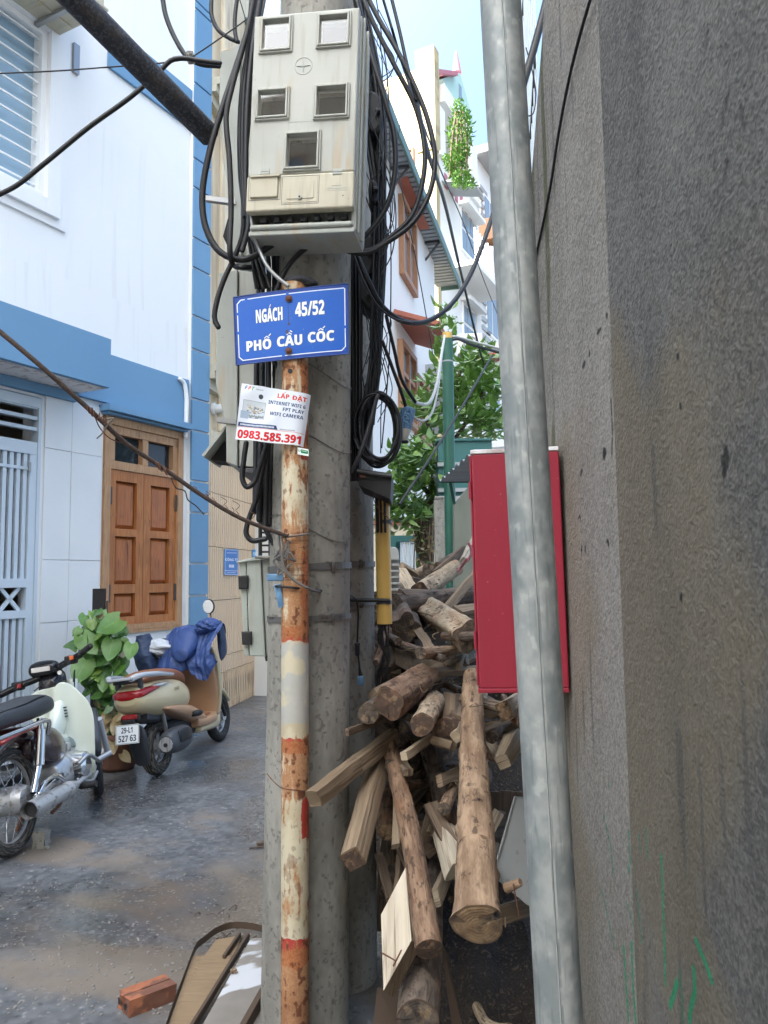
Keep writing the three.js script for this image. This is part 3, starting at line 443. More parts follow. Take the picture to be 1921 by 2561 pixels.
  box('latch', bq(gx - 0.12, gx - 0.1, h(95, 1185).y, h(95, 1160).y, 0.013, 0.03, 0.004), M.steel, gate);
  box('curtain', bq(go.x0, gx - 0.1, 0, yA, -0.5, -0.45), M.darkRed);
  // white drain pipe beside the pilaster
  box('conduit', tube([h(450, 948, 0.07), h(460, 958, 0.07), h(466, 990, 0.07), h(466, 1040, 0.07), h(464, 1092, 0.06)], 0.022, 24), M.white);
}
// outdoor unit above the upper window
{
  const a = h(70, 38, 0.02), b = h(345, 10, 0.6), y = h(137, 84, 0.02).y;
  const g = thing('air_conditioner', 'beige outdoor air conditioner hung above the barred window', 'air conditioner', house.localToWorld(V(h(137, 84, 0.05).x + 0.02, y, 0)), house.rotation.y);
  part('body', bq(-0.9, 0, 0, 0.6, 0.08, 0.62, 0.02), M.boxWarm, g);
  for (let k = 0; k < 7; k++) part('slat', bq(-0.75 + k * 0.09, -0.7 + k * 0.09, 0.05, 0.55, 0.615, 0.628), M.boxWarm, g);
  part('base_tray', [bq(-0.92, 0.02, -0.02, -0.002, 0.04, 0.64), bq(-0.9, 0, -0.03, -0.0205, 0.2, 0.24), bq(-0.9, 0, -0.03, -0.0205, 0.45, 0.49)], M.boxWarm, g);
  for (const q of [[-0.2, -0.16, -0.06, -0.032, 0.02, 0.6], [-0.8, -0.76, -0.06, -0.032, 0.02, 0.6], [0.2, 0.26, -0.22, 0.05, 0.003, 0.03]]) part('bracket', bq(...q), M.steel, g);
}
// tan ribbed neighbour
const tan = thing('tan_house', 'cream house with tan ribbed cladding along the lane', 'house', CORNER.clone().add(V(0.03, 0, -0.03)), dirOf(1232, 1437));
const tn = (px, py, z = 0) => localAt(tan, px, py, z);
{
  const L = tn(653, 1700).x, yr = tn(540, 1146).y, HT = 11;
  part('wall', [bq(0, L, 0, HT, -6, -0.03)], M.cream, tan);
  const pitch = 0.062, n = Math.floor(L / pitch), ribs = (y0, y1) => { const o = []; for (let i = 0; i < n; i++) { const x = i * pitch; o.push(bq(x, x + pitch * 0.62, y0, y1, -0.029, 0.0)); } o.push(bq(0, n * pitch, y0, y1, -0.0295, -0.014)); return join(o); };
  const seams = [0, 0.42, tn(560, 1640).y, tn(560, 1500).y, tn(560, 1370).y, tn(560, 1240).y, yr];
  for (let i = 0; i + 1 < seams.length; i++) if (seams[i + 1] > seams[i] + 0.05) part('cladding', ribs(seams[i] + 0.004, seams[i + 1] - 0.004), i ? M.rib : M.ribDirty, tan);
  part('plinth', bq(-0.01, L, yr + 0.002, yr + 0.28, -0.0295, 0.02), M.cream, tan);
  for (const py of [905, 173]) { const y = tn(506, py).y; part('cornice', [bq(-0.02, L, y - 0.08, y, -0.0295, 0.16), bq(-0.02, L, y - 0.16, y - 0.082, -0.0295, 0.11), bq(-0.02, L, y - 0.26, y - 0.162, -0.0295, 0.05)], M.boxWarm, tan); }
  part('gutter_pipe', cyl(0.035, 0.035, V(0.35, yr + 0.3, 0.04), V(0.35, 9, 0.04), 10), M.cream, tan);
  part('vent_cap', [cyl(0.05, 0.05, V(0.28, tn(544, 1027).y, -0.03), V(0.28, tn(544, 1027).y, 0.12), 14), cyl(0.07, 0.07, V(0.28, tn(544, 1027).y, -0.02), V(0.28, tn(544, 1027).y, 0.01), 14)], M.white, tan);
}
// small blue notices on the ribbed wall
{
  const draw = (rows) => printed(192, 288, (c, w, hh) => { c.fillStyle = '#1c74c4'; c.fillRect(0, 0, w, hh); c.strokeStyle = '#dfeaf5'; c.lineWidth = 5; c.strokeRect(8, 8, w - 16, hh - 16); c.fillStyle = '#e8f2fb'; c.textAlign = 'center'; for (const [t, y, s] of rows) { c.font = `bold ${s}px sans-serif`; c.fillText(t, w / 2, y); } c.fillRect(12, 236, w - 24, 4); for (let k = 0; k < 9; k++) { c.fillRect(32 + k * 15, 36, 9, 9); c.fillRect(40 + k * 13, 256, 8, 6); } for (let k = 0; k < 4; k++) c.fillRect(62 + k * 18, 168, 13, 34); });
  const q = [[562, 1373], [597, 1374], [596, 1439], [561, 1438]].map(p => tan.localToWorld(tn(p[0], p[1], 0.012)));
  const off = tan.localToWorld(V(0, 0, -0.006)).sub(tan.localToWorld(V(0, 0, 0)));
  solo('notice_sign', slab(q, off), std({ map: draw([['CÔNG TY', 128, 40]]), roughness: 0.4 }), 'small blue notice fixed to the tan ribbed wall', 'notice');
  const q2 = [[632, 1375], [644, 1374], [644, 1394], [632, 1395]].map(p => tan.localToWorld(tn(p[0], p[1], 0.012)));
  solo('house_number', slab(q2, off), std({ map: printed(96, 128, (c, w, hh) => { c.fillStyle = '#3f9ad8'; c.fillRect(0, 0, w, hh); c.fillStyle = '#eef6fc'; c.font = 'bold 74px sans-serif'; c.textAlign = 'center'; c.fillText('50', w / 2, 92); }), roughness: 0.4 }), 'tiny light blue house number plate on the ribbed wall above the small cabinet', 'number plate');
}
// grey gate past the tan wall
{
  const g = thing('metal_gate', 'grey slatted gate at the far end of the tan wall', 'gate', tan.localToWorld(V(tn(653, 1700).x + 0.06, 0, -0.06)), tan.rotation.y);
  part('frame', [bq(0, 0.07, 0, 2.3, -0.03, 0.03), bq(1.7, 1.77, 0, 2.3, -0.03, 0.03), bq(0.072, 1.698, 2.22, 2.3, -0.03, 0.03), bq(0.072, 1.698, 0.08, 0.18, -0.03, 0.03)], M.gatePaint, g);
  for (let i = 0; i < 12; i++) part('slat', bq(0.1 + i * 0.132, 0.17 + i * 0.132, 0.182, 2.218, -0.015, 0.015), M.gatePaint, g);
  part('post', bq(1.8, 2.2, 0, 3.2, -0.3, 0.04), M.cream, g);
}

// ---------------------------------------------------------------- concrete poles and the rusty post
const along = (a, b, y) => a.clone().lerp(b, (y - a.y) / (b.y - a.y));
function poleThing(name, label, a, b, r0, r1, bands) {
  const p0 = along(a, b, -0.15), p1 = along(a, b, 5.2), g = thing(name, label, 'utility pole', along(a, b, 0));
  const t = (p) => p.clone().sub(g.position);
  const seg = new THREE.CylinderGeometry(r1, r0, p1.distanceTo(p0), 40, 60, true), pos = seg.attributes.position, uv = seg.attributes.uv;
  for (let i = 0; i < pos.count; i++) { const A = Math.atan2(pos.getZ(i), pos.getX(i)), n = 1 + 0.012 * (fbm2(A / 6.28 + 3, pos.getY(i) * 0.7 + 9, 4, 2, 3, 2) - 0.5); pos.setX(i, pos.getX(i) * n); pos.setZ(i, pos.getZ(i) * n); uv.setXY(i, uv.getX(i) * 2 * Math.PI * r0, uv.getY(i) * 5.35); }
  seg.computeVertexNormals(); seg.translate(0, p1.distanceTo(p0) / 2, 0); seg.applyQuaternion(new THREE.Quaternion().setFromUnitVectors(V(0, 1, 0), p1.clone().sub(p0).normalize())); seg.translate(...t(p0).toArray());
  part('shaft', seg, M.pole, g);
  for (const [y, hgt, tilt] of bands) {
    const c = t(along(a, b, y)), r = r0 + (r1 - r0) * (y / 5.2) + 0.003;
    const bg = new THREE.CylinderGeometry(r + 0.002, r + 0.002, hgt, 40, 1, true); bg.rotateZ(tilt); bg.translate(c.x, c.y, c.z);
    const band = part('steel_band', uvm(bg), M.band, g);
    part('buckle', bx(0.012, hgt * 1.6, 0.010, 0, 0, 0, 0.002).rotateY(0.5).translate(c.x + r * 0.62, c.y, c.z + r * 0.8), M.band, band);
  }
  return g;
}
const PA = P(764, 2400, 2.5), PB = P(788, 300, 2.5), QA = P(856, 2400, 2.86), QB = P(853, 700, 2.86);
const yAt = (px, py, d) => P(px, py, d).y;
const mainPole = poleThing('concrete_pole', 'round concrete pole right behind the rusty red and cream post', PA, PB, 0.1375, 0.118, [[yAt(825, 1418, 2.38), 0.021, 0.05], [yAt(825, 1547, 2.38), 0.018, 0.03]]);
const backPole = poleThing('concrete_pole', 'slimmer concrete pole behind, next to the yellow plastic tube', QA, QB, 0.126, 0.112, [[yAt(905, 1410, 2.75), 0.02, 0], [yAt(905, 1510, 2.75), 0.018, 0.02]]);
{ // scratched mark and thin tie wires on the front pole
  const c = (y, r) => { const p = along(PA, PB, y), o = []; for (let i = 0; i <= 24; i++) { const A = i / 24 * Math.PI * 1.1 - 0.1; o.push(V(p.x + r * Math.cos(A), p.y + 0.03 * Math.cos(A * 2 + y) - 0.02 * Math.cos(A), p.z + r * Math.sin(A))); } return tube(o, 0.0016, 48, 5); };
  const wire = (py, n) => { const y = yAt(820, py, 2.37); return c(y, 0.140 - 0.0037 * y); };
  [[920, 'thin wire round the concrete pole just below the blue sign'], [1090, 'thin wire round the concrete pole beside the paper notice'], [1318, 'thin rusty wire round the poles above the upper steel band']].forEach(([py, l]) => solo('tie_wire', wire(py), M.wire, l, 'wire'));
}
const TA = P(738, 2450, 2.31), TB = P(738, 760, 2.31);
{
  const y1 = yAt(738, 714, 2.31), p0 = along(TA, TB, -0.1), p1 = along(TA, TB, y1), g = thing('street_post', 'rusty steel post painted cream and red, carrying the blue sign', 'post', along(TA, TB, 0));
  const s = p => p.clone().sub(g.position), L = p1.distanceTo(p0), r = 0.0408;
  const c = new THREE.CylinderGeometry(r, r, L, 40, 40, true), pos = c.attributes.position, uv = c.attributes.uv;
  for (let i = 0; i < pos.count; i++) { const A = Math.atan2(pos.getZ(i), pos.getX(i)), n = 1 + 0.02 * (fbm2(A / 6.28 + 2, pos.getY(i) + 9, 6, 5, 3, 4) - 0.5); pos.setX(i, pos.getX(i) * n); pos.setZ(i, pos.getZ(i) * n); uv.setXY(i, uv.getX(i) * 0.256, uv.getY(i) * L); }
  c.computeVertexNormals(); c.rotateY(Math.PI * 0.5); c.translate(0, L / 2, 0); c.applyQuaternion(new THREE.Quaternion().setFromUnitVectors(V(0, 1, 0), p1.clone().sub(p0).normalize())); c.translate(...s(p0).toArray());
  part('tube', c, M.rust, g);
  part('hole', new THREE.CircleGeometry(0.0075, 20).translate(...s(P(726, 928, 2.2685)).toArray()), M.black, g);
  const tp = s(p1); const lump = new THREE.IcosahedronGeometry(0.045, 4), lp = lump.attributes.position;
  for (let i = 0; i < lp.count; i++) { const x = lp.getX(i), y = lp.getY(i), z = lp.getZ(i), n = 1 + 0.7 * (fbm2(x * 20 + 7, y * 20 + z * 15 + 5, 1, 1, 3, 5) - 0.5); lp.setXYZ(i, x * n * 1.15, y * n * 0.5, z * n); }
  lump.computeVertexNormals(); part('rust_crust', lump.translate(tp.x + 0.012, tp.y + 0.004, tp.z), M.darkpipe, g);
  const st = [[744, 1118], [772, 1124], [772, 1141], [744, 1136]].map(p => s(P(p[0], p[1], 2.266)));
  part('sticker', slab(st, V(0, 0, -0.001)), std({ map: printed(128, 80, (c, w, hh) => { c.fillStyle = '#e9efe9'; c.fillRect(0, 0, w, hh); c.fillStyle = '#0c7a4b'; c.fillRect(40, 18, 80, 40); c.fillStyle = '#1c3b33'; c.font = 'bold 30px sans-serif'; c.fillText('12', 4, 48); c.fillStyle = '#e9efe9'; c.fillRect(48, 30, 60, 5); }) }), g);
}
// capitals fitted to a width and height, their accents drawn as strokes
function viet(c, t, x, y, w, cap, color, marks, bold) {
  c.save(); c.font = `bold ${cap / 0.714}px sans-serif`; c.textAlign = 'left'; c.lineJoin = 'round'; const W = c.measureText(t).width, k = w / W; c.translate(x, y); c.scale(k, 1);
  for (const [o, col] of bold > 8 ? [[4, 'rgba(70,62,50,.75)'], [0, color]] : [[0, color]]) {
    c.save(); c.translate(o / k, o); c.fillStyle = c.strokeStyle = col; c.lineWidth = bold * 0.5; c.fillText(t, 0, 0); c.strokeText(t, 0, 0);
    for (const [i, m] of marks) {
      const a = c.measureText(t.slice(0, i)).width, b = c.measureText(t.slice(0, i + 1)).width, m0 = (a + b) / 2, h = cap; c.lineWidth = Math.max(4, h * 0.10); c.beginPath();
      if (m === 'acute') { c.moveTo(m0 - h * 0.03, -h * 1.10); c.lineTo(m0 + h * 0.22, -h * 1.34); }
      if (m === 'circ') { c.moveTo(m0 - h * 0.28, -h * 1.10); c.lineTo(m0, -h * 1.30); c.lineTo(m0 + h * 0.28, -h * 1.10); }
      if (m === 'acute2') { c.moveTo(m0 + h * 0.22, -h * 1.30); c.lineTo(m0 + h * 0.46, -h * 1.52); }
      if (m === 'grave2') { c.moveTo(m0 + h * 0.10, -h * 1.52); c.lineTo(m0 + h * 0.34, -h * 1.34); }
      if (m === 'breve') { c.moveTo(m0 - h * 0.24, -h * 1.28); c.quadraticCurveTo(m0, -h * 1.0, m0 + h * 0.24, -h * 1.28); }
      if (m === 'dot') { c.rect(m0 - h * 0.06, h * 0.10, h * 0.12, h * 0.12); c.fill(); }
      if (m === 'bar') { c.moveTo(a, -h * 0.5); c.lineTo(a + (b - a) * 0.5, -h * 0.5); }
      c.stroke();
    }
    c.restore();
  }
  c.restore();
}
// ---------------------------------------------------------------- blue street sign and paper notice
{
  const d = 2.262, cs = [[583, 742], [870, 706], [872, 882], [590, 912]], q = cs.map(p => P(p[0], p[1], d));
  const g = thing('street_sign', 'blue street sign with white lettering bolted to the rusty post', 'street sign', q[3].clone());
  const map = printed(1024, 640, (c, w, hh) => {
    c.fillStyle = '#123f96'; c.fillRect(0, 0, w, hh); c.fillStyle = '#155cbc'; c.fillRect(34, 30, w - 68, hh - 62);
    c.strokeStyle = '#e6ecf2'; c.lineWidth = 9; c.beginPath(); const a = 30, b = 36, k = 34;
    c.moveTo(a + k, b); c.lineTo(w - a - k + 30, b); c.moveTo(w - a, b + 4); c.lineTo(w - a, hh - b - k); c.lineTo(w - a - k, hh - b); c.lineTo(a + k, hh - b); c.lineTo(a, hh - b - k); c.lineTo(a, b + k); c.lineTo(a + k, b); c.stroke();
    c.fillStyle = '#155cbc'; for (const [x, y] of [[470, 22], [420, 588], [100, 24], [20, 150], [980, 380], [20, 330]]) c.fillRect(x, y, 26, 26);
    viet(c, 'NGACH', 190, 270, 250, 116, '#eceff0', [[2, 'acute']], 14);
    viet(c, '45/52', 550, 256, 262, 124, '#eceff0', [], 14);
    viet(c, 'PHO', 92, 524, 238, 90, '#eceff0', [[2, 'circ'], [2, 'acute2']], 12);
    viet(c, 'CAU', 374, 516, 240, 90, '#eceff0', [[1, 'circ'], [1, 'grave2']], 12);
    viet(c, 'COC', 652, 506, 244, 90, '#eceff0', [[1, 'circ'], [1, 'acute2']], 12);
    for (let i = 0; i < 90; i++) { c.fillStyle = ['rgba(10,40,110,.5)', 'rgba(190,200,205,.55)', 'rgba(90,52,20,.6)'][i % 3]; const x = rnd() * w, y = rnd() * hh; c.fillRect(x, y, rr(2, 7), rr(2, 9)); }
    c.fillStyle = 'rgba(96,52,22,.6)'; c.fillRect(484, 140, 6, 190); for (const [x, y] of [[490, 318], [470, 382], [476, 396]]) { c.beginPath(); c.arc(x, y, 12, 0, 7); c.fill(); }
  });
  const nx = 16, ny = 8, front = new THREE.PlaneGeometry(1, 1, nx, ny), fp = front.attributes.position;
  const bil = (u, v) => q[0].clone().lerp(q[1], u).lerp(q[3].clone().lerp(q[2], u), v);
  for (let i = 0; i < fp.count; i++) { const u = fp.getX(i) + 0.5, v = 0.5 - fp.getY(i), p = bil(u, v).sub(g.position); p.z += 0.004 * (fbm2(u, v, 3, 2, 2, 5) - 0.5) - 0.008 * Math.pow(Math.abs(u - 0.42), 2) * 4; fp.setXYZ(i, p.x, p.y, p.z); }
  front.computeVertexNormals(); part('face', front, std({ map, roughness: 0.5 }), g);
  const back = front.clone(); back.translate(0, 0, -0.0022); part('back_plate', back, M.steel, g);
  const edge = []; const E = (a, b) => { for (let i = 0; i < 12; i++) { const A = a(i / 12).sub(g.position), B = a((i + 1) / 12).sub(g.position); edge.push(cyl(0.0022, 0.0022, A, B, 5)); } };
  const zf = p => { return p; }; [u => bil(u, 0), u => bil(u, 1), u => bil(0, u), u => bil(1, u)].forEach(f => E(u => { const p = f(u), uu = bil(0, 0).distanceTo(V(p.x, q[0].y, p.z)) / bil(0, 0).distanceTo(V(q[1].x, q[0].y, q[1].z)); p.z += -0.008 * Math.pow(Math.abs(uu - 0.42), 2) * 4 - 0.001; return p; }));
  part('rim', edge, plain(col(0.02, 0.06, 0.22), 0.5), g);
  for (const [px, py, m] of [[722, 746, M.rustwire], [722, 877, M.rustwire]]) { const c = P(px, py, d - 0.004).sub(g.position); part('bolt', [new THREE.SphereGeometry(0.0075, 12, 8).scale(1, 1, 0.6).translate(c.x, c.y, c.z), new THREE.CylinderGeometry(0.011, 0.011, 0.003, 14).rotateX(Math.PI / 2).translate(c.x, c.y, c.z - 0.002)], m, g); }
}
{
  const q = [[605, 960], [776, 985], [757, 1116], [588, 1098]].map(p => P(p[0], p[1], 2.258)), g = new THREE.PlaneGeometry(1, 1, 30, 22), fp = g.attributes.position;
  for (let i = 0; i < fp.count; i++) {
    const u = fp.getX(i) + 0.5, v = 0.5 - fp.getY(i), p = q[0].clone().lerp(q[1], u).lerp(q[3].clone().lerp(q[2], u), v);
    { const e = Math.max(0, u - 0.82) * 0.2; p.z -= 0.0408 - Math.sqrt(Math.max(0, 0.0408 * 0.0408 - e * e)); } p.z += -0.012 * Math.pow(Math.max(0, 0.5 - u), 2) + (0.006 * (fbm2(u, v, 4, 3, 3, 9) - 0.5) + 0.003 * Math.sin(u * 9 + v * 5)) * (u < 0.6 ? 1 : 0.2) + 0.003; p.y += 0.004 * (fbm2(u, v, 6, 2, 2, 3) - 0.5);
    fp.setXYZ(i, p.x, p.y, p.z);
  }
  g.computeVertexNormals();
  const map = printed(1024, 820, (c, w, hh) => {
    c.fillStyle = '#dfe4ee'; c.fillRect(0, 0, w, hh);
    c.fillStyle = '#e9eaee'; c.fillRect(0, 640, w, 180);
    const T = (t, x, y, s, color, al = 'left', st = 'bold italic') => { c.font = `${st} ${s}px sans-serif`; c.fillStyle = color; c.textAlign = al; c.fillText(t, x, y); };
    for (const [t, x, k] of [['F', 46, '#2b4f9a'], ['P', 96, '#e8632a'], ['T', 146, '#2fa44a']]) T(t, x, 78, 78, k);
    T('Telecom', 216, 66, 30, '#54606e', 'left', 'italic');
    viet(c, 'LAP', 540, 132, 190, 66, '#d43a1c', [[1, 'breve'], [1, 'acute2']], 6); viet(c, 'DAT', 770, 132, 214, 66, '#d43a1c', [[0, 'bar'], [1, 'breve'], [1, 'dot']], 6);
    viet(c, 'INTERNET WIFI 6', 425, 240, 555, 52, '#26406e', [], 3); viet(c, 'FPT PLAY', 650, 326, 320, 52, '#26406e', [], 3); viet(c, 'WIFI CAMERA', 470, 412, 500, 52, '#26406e', [], 3);
    c.fillStyle = '#3c444c'; c.beginPath(); c.arc(306, 152, 34, 0, 7); c.fill();
    c.fillStyle = '#c3cbd2'; c.fillRect(60, 232, 330, 250); c.strokeStyle = '#707a80'; c.lineWidth = 5; c.strokeRect(60, 232, 330, 250);
    for (let i = 0; i < 60; i++) { c.fillStyle = ['#8b93a0', '#b99e72', '#6d7478', '#d8d2c0'][i % 4]; c.fillRect(rr(110, 350), rr(290, 400), rr(8, 40), rr(8, 26)); }
    c.fillStyle = '#9fb0c4'; c.fillRect(34, 390, 120, 110); c.fillStyle = '#3a4148'; for (let i = 0; i < 14; i++) c.fillRect(160 + i * 16, rr(430, 450), 10, rr(24, 46));
    c.fillStyle = '#26406e'; c.beginPath(); c.moveTo(20, 560); c.lineTo(590, 560); c.lineTo(620, 620); c.lineTo(14, 620); c.fill();
    c.fillStyle = '#dfe7f2'; for (let i = 0; i < 26; i++) c.fillRect(48 + i * 20, 578, 13, 24);
    c.fillStyle = '#7d8590'; for (let i = 0; i < 18; i++) c.fillRect(650 + i * 13, 596, 8, 18);
    c.fillStyle = '#d8551f'; c.fillRect(14, 624, w - 30, 6);
    viet(c, '0983.585.391', 20, 790, 980, 118, '#d41628', [], 12);
    for (let i = 0; i < 40; i++) { c.fillStyle = 'rgba(120,124,130,.25)'; c.fillRect(rnd() * w, rnd() * hh, rr(2, 30), 2); }
  });
  solo('paper_notice', g, std({ map, roughness: 0.75 }), 'creased paper notice with red phone number stuck on the rusty post', 'notice');
}
// ---------------------------------------------------------------- meter boxes
const meter = thing('meter_box', 'large beige electricity meter box with five glass windows, high on the pole', 'meter box', P(757, 275, 2.27));
meter.rotation.set(0, R(-8.5), R(-2.2), 'YXZ');
{
  const Z = 0.085, q = (px, py, z = Z) => localAt(meter, px, py, z);
  const tl = q(637, 38), br = q(886, 435), x0 = tl.x, x1 = -0.002 + (q(900, 20).x + q(888, 435).x) / 2, yT = (tl.y + q(900, 20).y) / 2, yM = q(755, 434).y, yB = q(760, 592, 0.02).y, yL = q(750, 520, 0.1).y, xc = (x0 + x1) / 2;
  // front with five openings
  const win = [[[660, 55], [722, 122]], [[802, 45], [868, 108]], [[649, 232], [714, 290]], [[795, 222], [864, 287]], [[720, 340], [792, 417]]].map(([a, b]) => { const A = q(...a), B = q(...b); return [Math.min(A.x, B.x), Math.max(A.x, B.x), Math.min(A.y, B.y), Math.max(A.y, B.y)]; });
  const sh = shapeOf([[x0, yM], [x1, yM], [x1, yT], [x0, yT]]);
  for (const [a, b, c, d] of win) { const p = new THREE.Path(); p.moveTo(a, c); p.lineTo(a, d); p.lineTo(b, d); p.lineTo(b, c); p.closePath(); sh.holes.push(p); }
  part('cover', ext(sh, 0.03, 0.005, Z - 0.015), M.box, meter);
  part('body', [bq(x0 + 0.004, x0 + 0.012, yB, yT - 0.004, -0.09, Z - 0.031), bq(x1 - 0.012, x1 + 0.004, yB, yT - 0.004, -0.09, Z - 0.031, 0.003), bq(x0 + 0.0125, x1 - 0.0125, yT - 0.012, yT - 0.004, -0.09, Z - 0.031), bq(x0 + 0.0125, x1 - 0.0125, yB, yB + 0.012, -0.09, Z - 0.031), bq(x0 + 0.0125, x1 - 0.0125, yB + 0.0125, yT - 0.0125, -0.09, -0.08)], M.boxGrey, meter);
  part('rim', [bq(x1 + 0.0045, x1 + 0.012, yB - 0.004, yT, -0.03, -0.018, 0.002), bq(x1 + 0.0045, x1 + 0.011, yB - 0.004, yT, 0.03, 0.04, 0.002)], M.boxGrey, meter);
  for (const [a, b, c, d] of win) {
    const f = (m, w, z0, z1) => [bq(a - m - w, a - m, c - m - w, d + m + w, z0, z1, 0.002), bq(b + m, b + m + w, c - m - w, d + m + w, z0, z1, 0.002), bq(a - m, b + m, d + m, d + m + w, z0, z1, 0.002), bq(a - m, b + m, c - m - w, c - m, z0, z1, 0.002)];
    const fr = part('window_frame', [...f(0.0005, 0.006, Z - 0.006, Z + 0.011), ...f(0.007, 0.005, Z - 0.004, Z + 0.007)], M.box, meter);
    part('pane', bq(a - 0.003, b + 0.003, c - 0.003, d + 0.003, Z - 0.004, Z - 0.0022), M.glass, fr);
    part('meter', [bq(a - 0.012, b + 0.012, c - 0.01, d + 0.01, -0.075, Z - 0.055, 0.008)], M.black, fr);
    part('dial', bq(a + 0.012, b - 0.012 , c + 0.006, c + 0.034, Z - 0.0545, Z - 0.048, 0.002), M.boxWarm, fr);
  }
  // raised round emblem: a four-pointed star in a circle
  const e = q(759, 165); const star = new THREE.Shape(); for (let i = 0; i < 8; i++) { const A = i * Math.PI / 4, r = i % 2 ? 0.0035 : 0.021; i ? star.lineTo(r * Math.sin(A), r * Math.cos(A)) : star.moveTo(0, r); } star.closePath();
  part('emblem', [uvm(new THREE.TorusGeometry(0.027, 0.0011, 6, 40).translate(e.x, e.y, Z)), ext(star, 0.002, 0).translate(e.x, e.y, Z + 0.001)], M.boxGrey, meter);
  // lower hinged lid, standing a little open
  const lid = part('lid', [bq(x0 - 0.001, x1 + 0.001, yL, yM - 0.003, 0.06, Z + 0.006, 0.006)], M.boxWarm, meter); lid.rotation.set(0, 0, 0);
  const groove = (a, b) => { const w = 0.0013; return [bq(a.x, b.x, a.y, a.y + w, lz - 0.0005, lz + 0.0004), bq(a.x, b.x, b.y - w, b.y, lz - 0.0005, lz + 0.0004), bq(a.x - w, a.x, b.y, a.y, lz - 0.0005, lz + 0.0004), bq(b.x, b.x + w, b.y, a.y, lz - 0.0005, lz + 0.0004)]; };
  const lz = Z + 0.006, lc = (px, py) => q(px, py, lz), A = lc(628, 448), B = lc(695, 494), C = lc(710, 446), D = lc(793, 504);
  part('flap', [bq(A.x, B.x, B.y, A.y, lz - 0.001, lz + 0.007, 0.003), bq(A.x, B.x + 0.006, A.y - 0.001, A.y + 0.006, lz + 0.001, lz + 0.012, 0.002)], M.boxWarm, lid);
  const hatch = part('hatch', [bq(C.x, D.x, D.y, C.y, lz - 0.001, lz + 0.0012, 0.0006), bq(C.x + 0.011, D.x - 0.011, D.y + 0.011, C.y - 0.011, lz + 0.0013, lz + 0.003, 0.0008)], M.boxWarm, lid);
  part('gap', [...groove(lc(707, 443), lc(796, 507)), ...groove(lc(624, 444), lc(700, 498))], M.iron, lid);
  const k = lc(750, 494); part('lock', [new THREE.CylinderGeometry(0.0065, 0.0065, 0.004, 18).rotateX(Math.PI / 2).translate(k.x, k.y, lz + 0.004)], M.box, hatch);
  part('keyhole', new THREE.CylinderGeometry(0.003, 0.003, 0.001, 12).rotateX(Math.PI / 2).translate(k.x, k.y, lz + 0.0066), M.black, hatch);
  const tx = lc(842, 470), em = []; for (let i = 0; i < 13; i++) { em.push(bx(0.0032, 0.0032, 0.0012, tx.x - 0.026 + i * 0.0046, tx.y, lz), bx(0.0030, 0.003, 0.0012, tx.x - 0.026 + i * 0.0046, tx.y - 0.0065, lz)); } em.push(bx(0.03, 0.0015, 0.0012, tx.x, tx.y + 0.008, lz)); part('embossed_text', em, M.boxGrey, lid);
  part('pin_hole', new THREE.CircleGeometry(0.002, 10).translate(lc(858, 489).x, lc(858, 489).y, lz + 0.0006), M.black, lid);
  for (const px of [664, 845]) { const c = q(px, 426); part('hinge_tag', [bq(c.x - 0.014, c.x + 0.014, c.y - 0.004, c.y + 0.005, Z - 0.001, Z + 0.0015, 0.0006), bq(c.x - 0.014, c.x + 0.014, c.y - 0.016, c.y - 0.0095, Z, Z + 0.008, 0.001)], M.boxGrey, meter); }
  part('mark_frame', [bx(0.07, 0.0012, 0.001, xc - 0.008, q(745, 305).y, Z), bx(0.0012, 0.03, 0.001, xc - 0.043, q(745, 305).y - 0.015, Z), bx(0.0012, 0.03, 0.001, xc + 0.027, q(745, 305).y - 0.015, Z)], M.boxGrey, meter);
  // what shows under the lid: terminals and the curved bottom trough
  part('terminal_strip', [0, 1, 2, 3, 4, 5, 6].map(i => bx(0.02, 0.018, 0.03, x0 + 0.04 + i * 0.042, yL - 0.004, 0.03, 0.003)), M.iron, meter);
  part('trough', [bq(x0 + 0.006, x1 - 0.004, yB + 0.004, yL - 0.03, 0.0, Z - 0.012, 0.012), bq(x0 + 0.002, x1 + 0.002, yB - 0.012, yB + 0.0035, -0.085, Z - 0.02, 0.004)], M.boxGrey, meter);
}
// a side-on box as an outline (photo pixels at one distance) given its width along the view
function sideBox(name, label, cat, d, width, parts, group) {
  const o = parts[0].pts[0], g = thing(name, label, cat, P(o[0], o[1], d), 0, group);
  for (const p of parts) {
    const pts = p.pts.map(([x, y]) => { const v = P(x, y, d + (p.dz || 0)).sub(g.position); return [v.x, v.y]; });
    const w = p.w || width; p.mesh = part(p.name, ext(shapeOf(pts), w, p.bevel ?? 0.004, -(p.dz || 0) - w / 2 - (p.z || 0)), p.mat, p.of ? parts[p.of - 1].mesh : g);
  }
  return g;
}
sideBox('meter_box', 'pale meter box seen side-on behind the cables, left of the large one', 'meter box', 2.62, 0.3, [
  { name: 'cover', mat: M.boxGrey, pts: [[552, 128], [600, 108], [604, 470], [604, 640], [578, 628], [574, 480], [556, 400], [548, 250]] },
  { name: 'body', mat: M.box, dz: 0.02, pts: [[602, 108], [640, 112], [640, 640], [606, 640]] },
  { name: 'latch_strap', mat: M.steel, z: -0.006, w: 0.02, bevel: 0, pts: [[515, 490], [590, 500], [590, 512], [515, 502]] },
  { name: 'flap', mat: M.dark, z: 0.01, w: 0.2, bevel: 0, pts: [[556, 588], [576, 516], [580, 622]] }]);
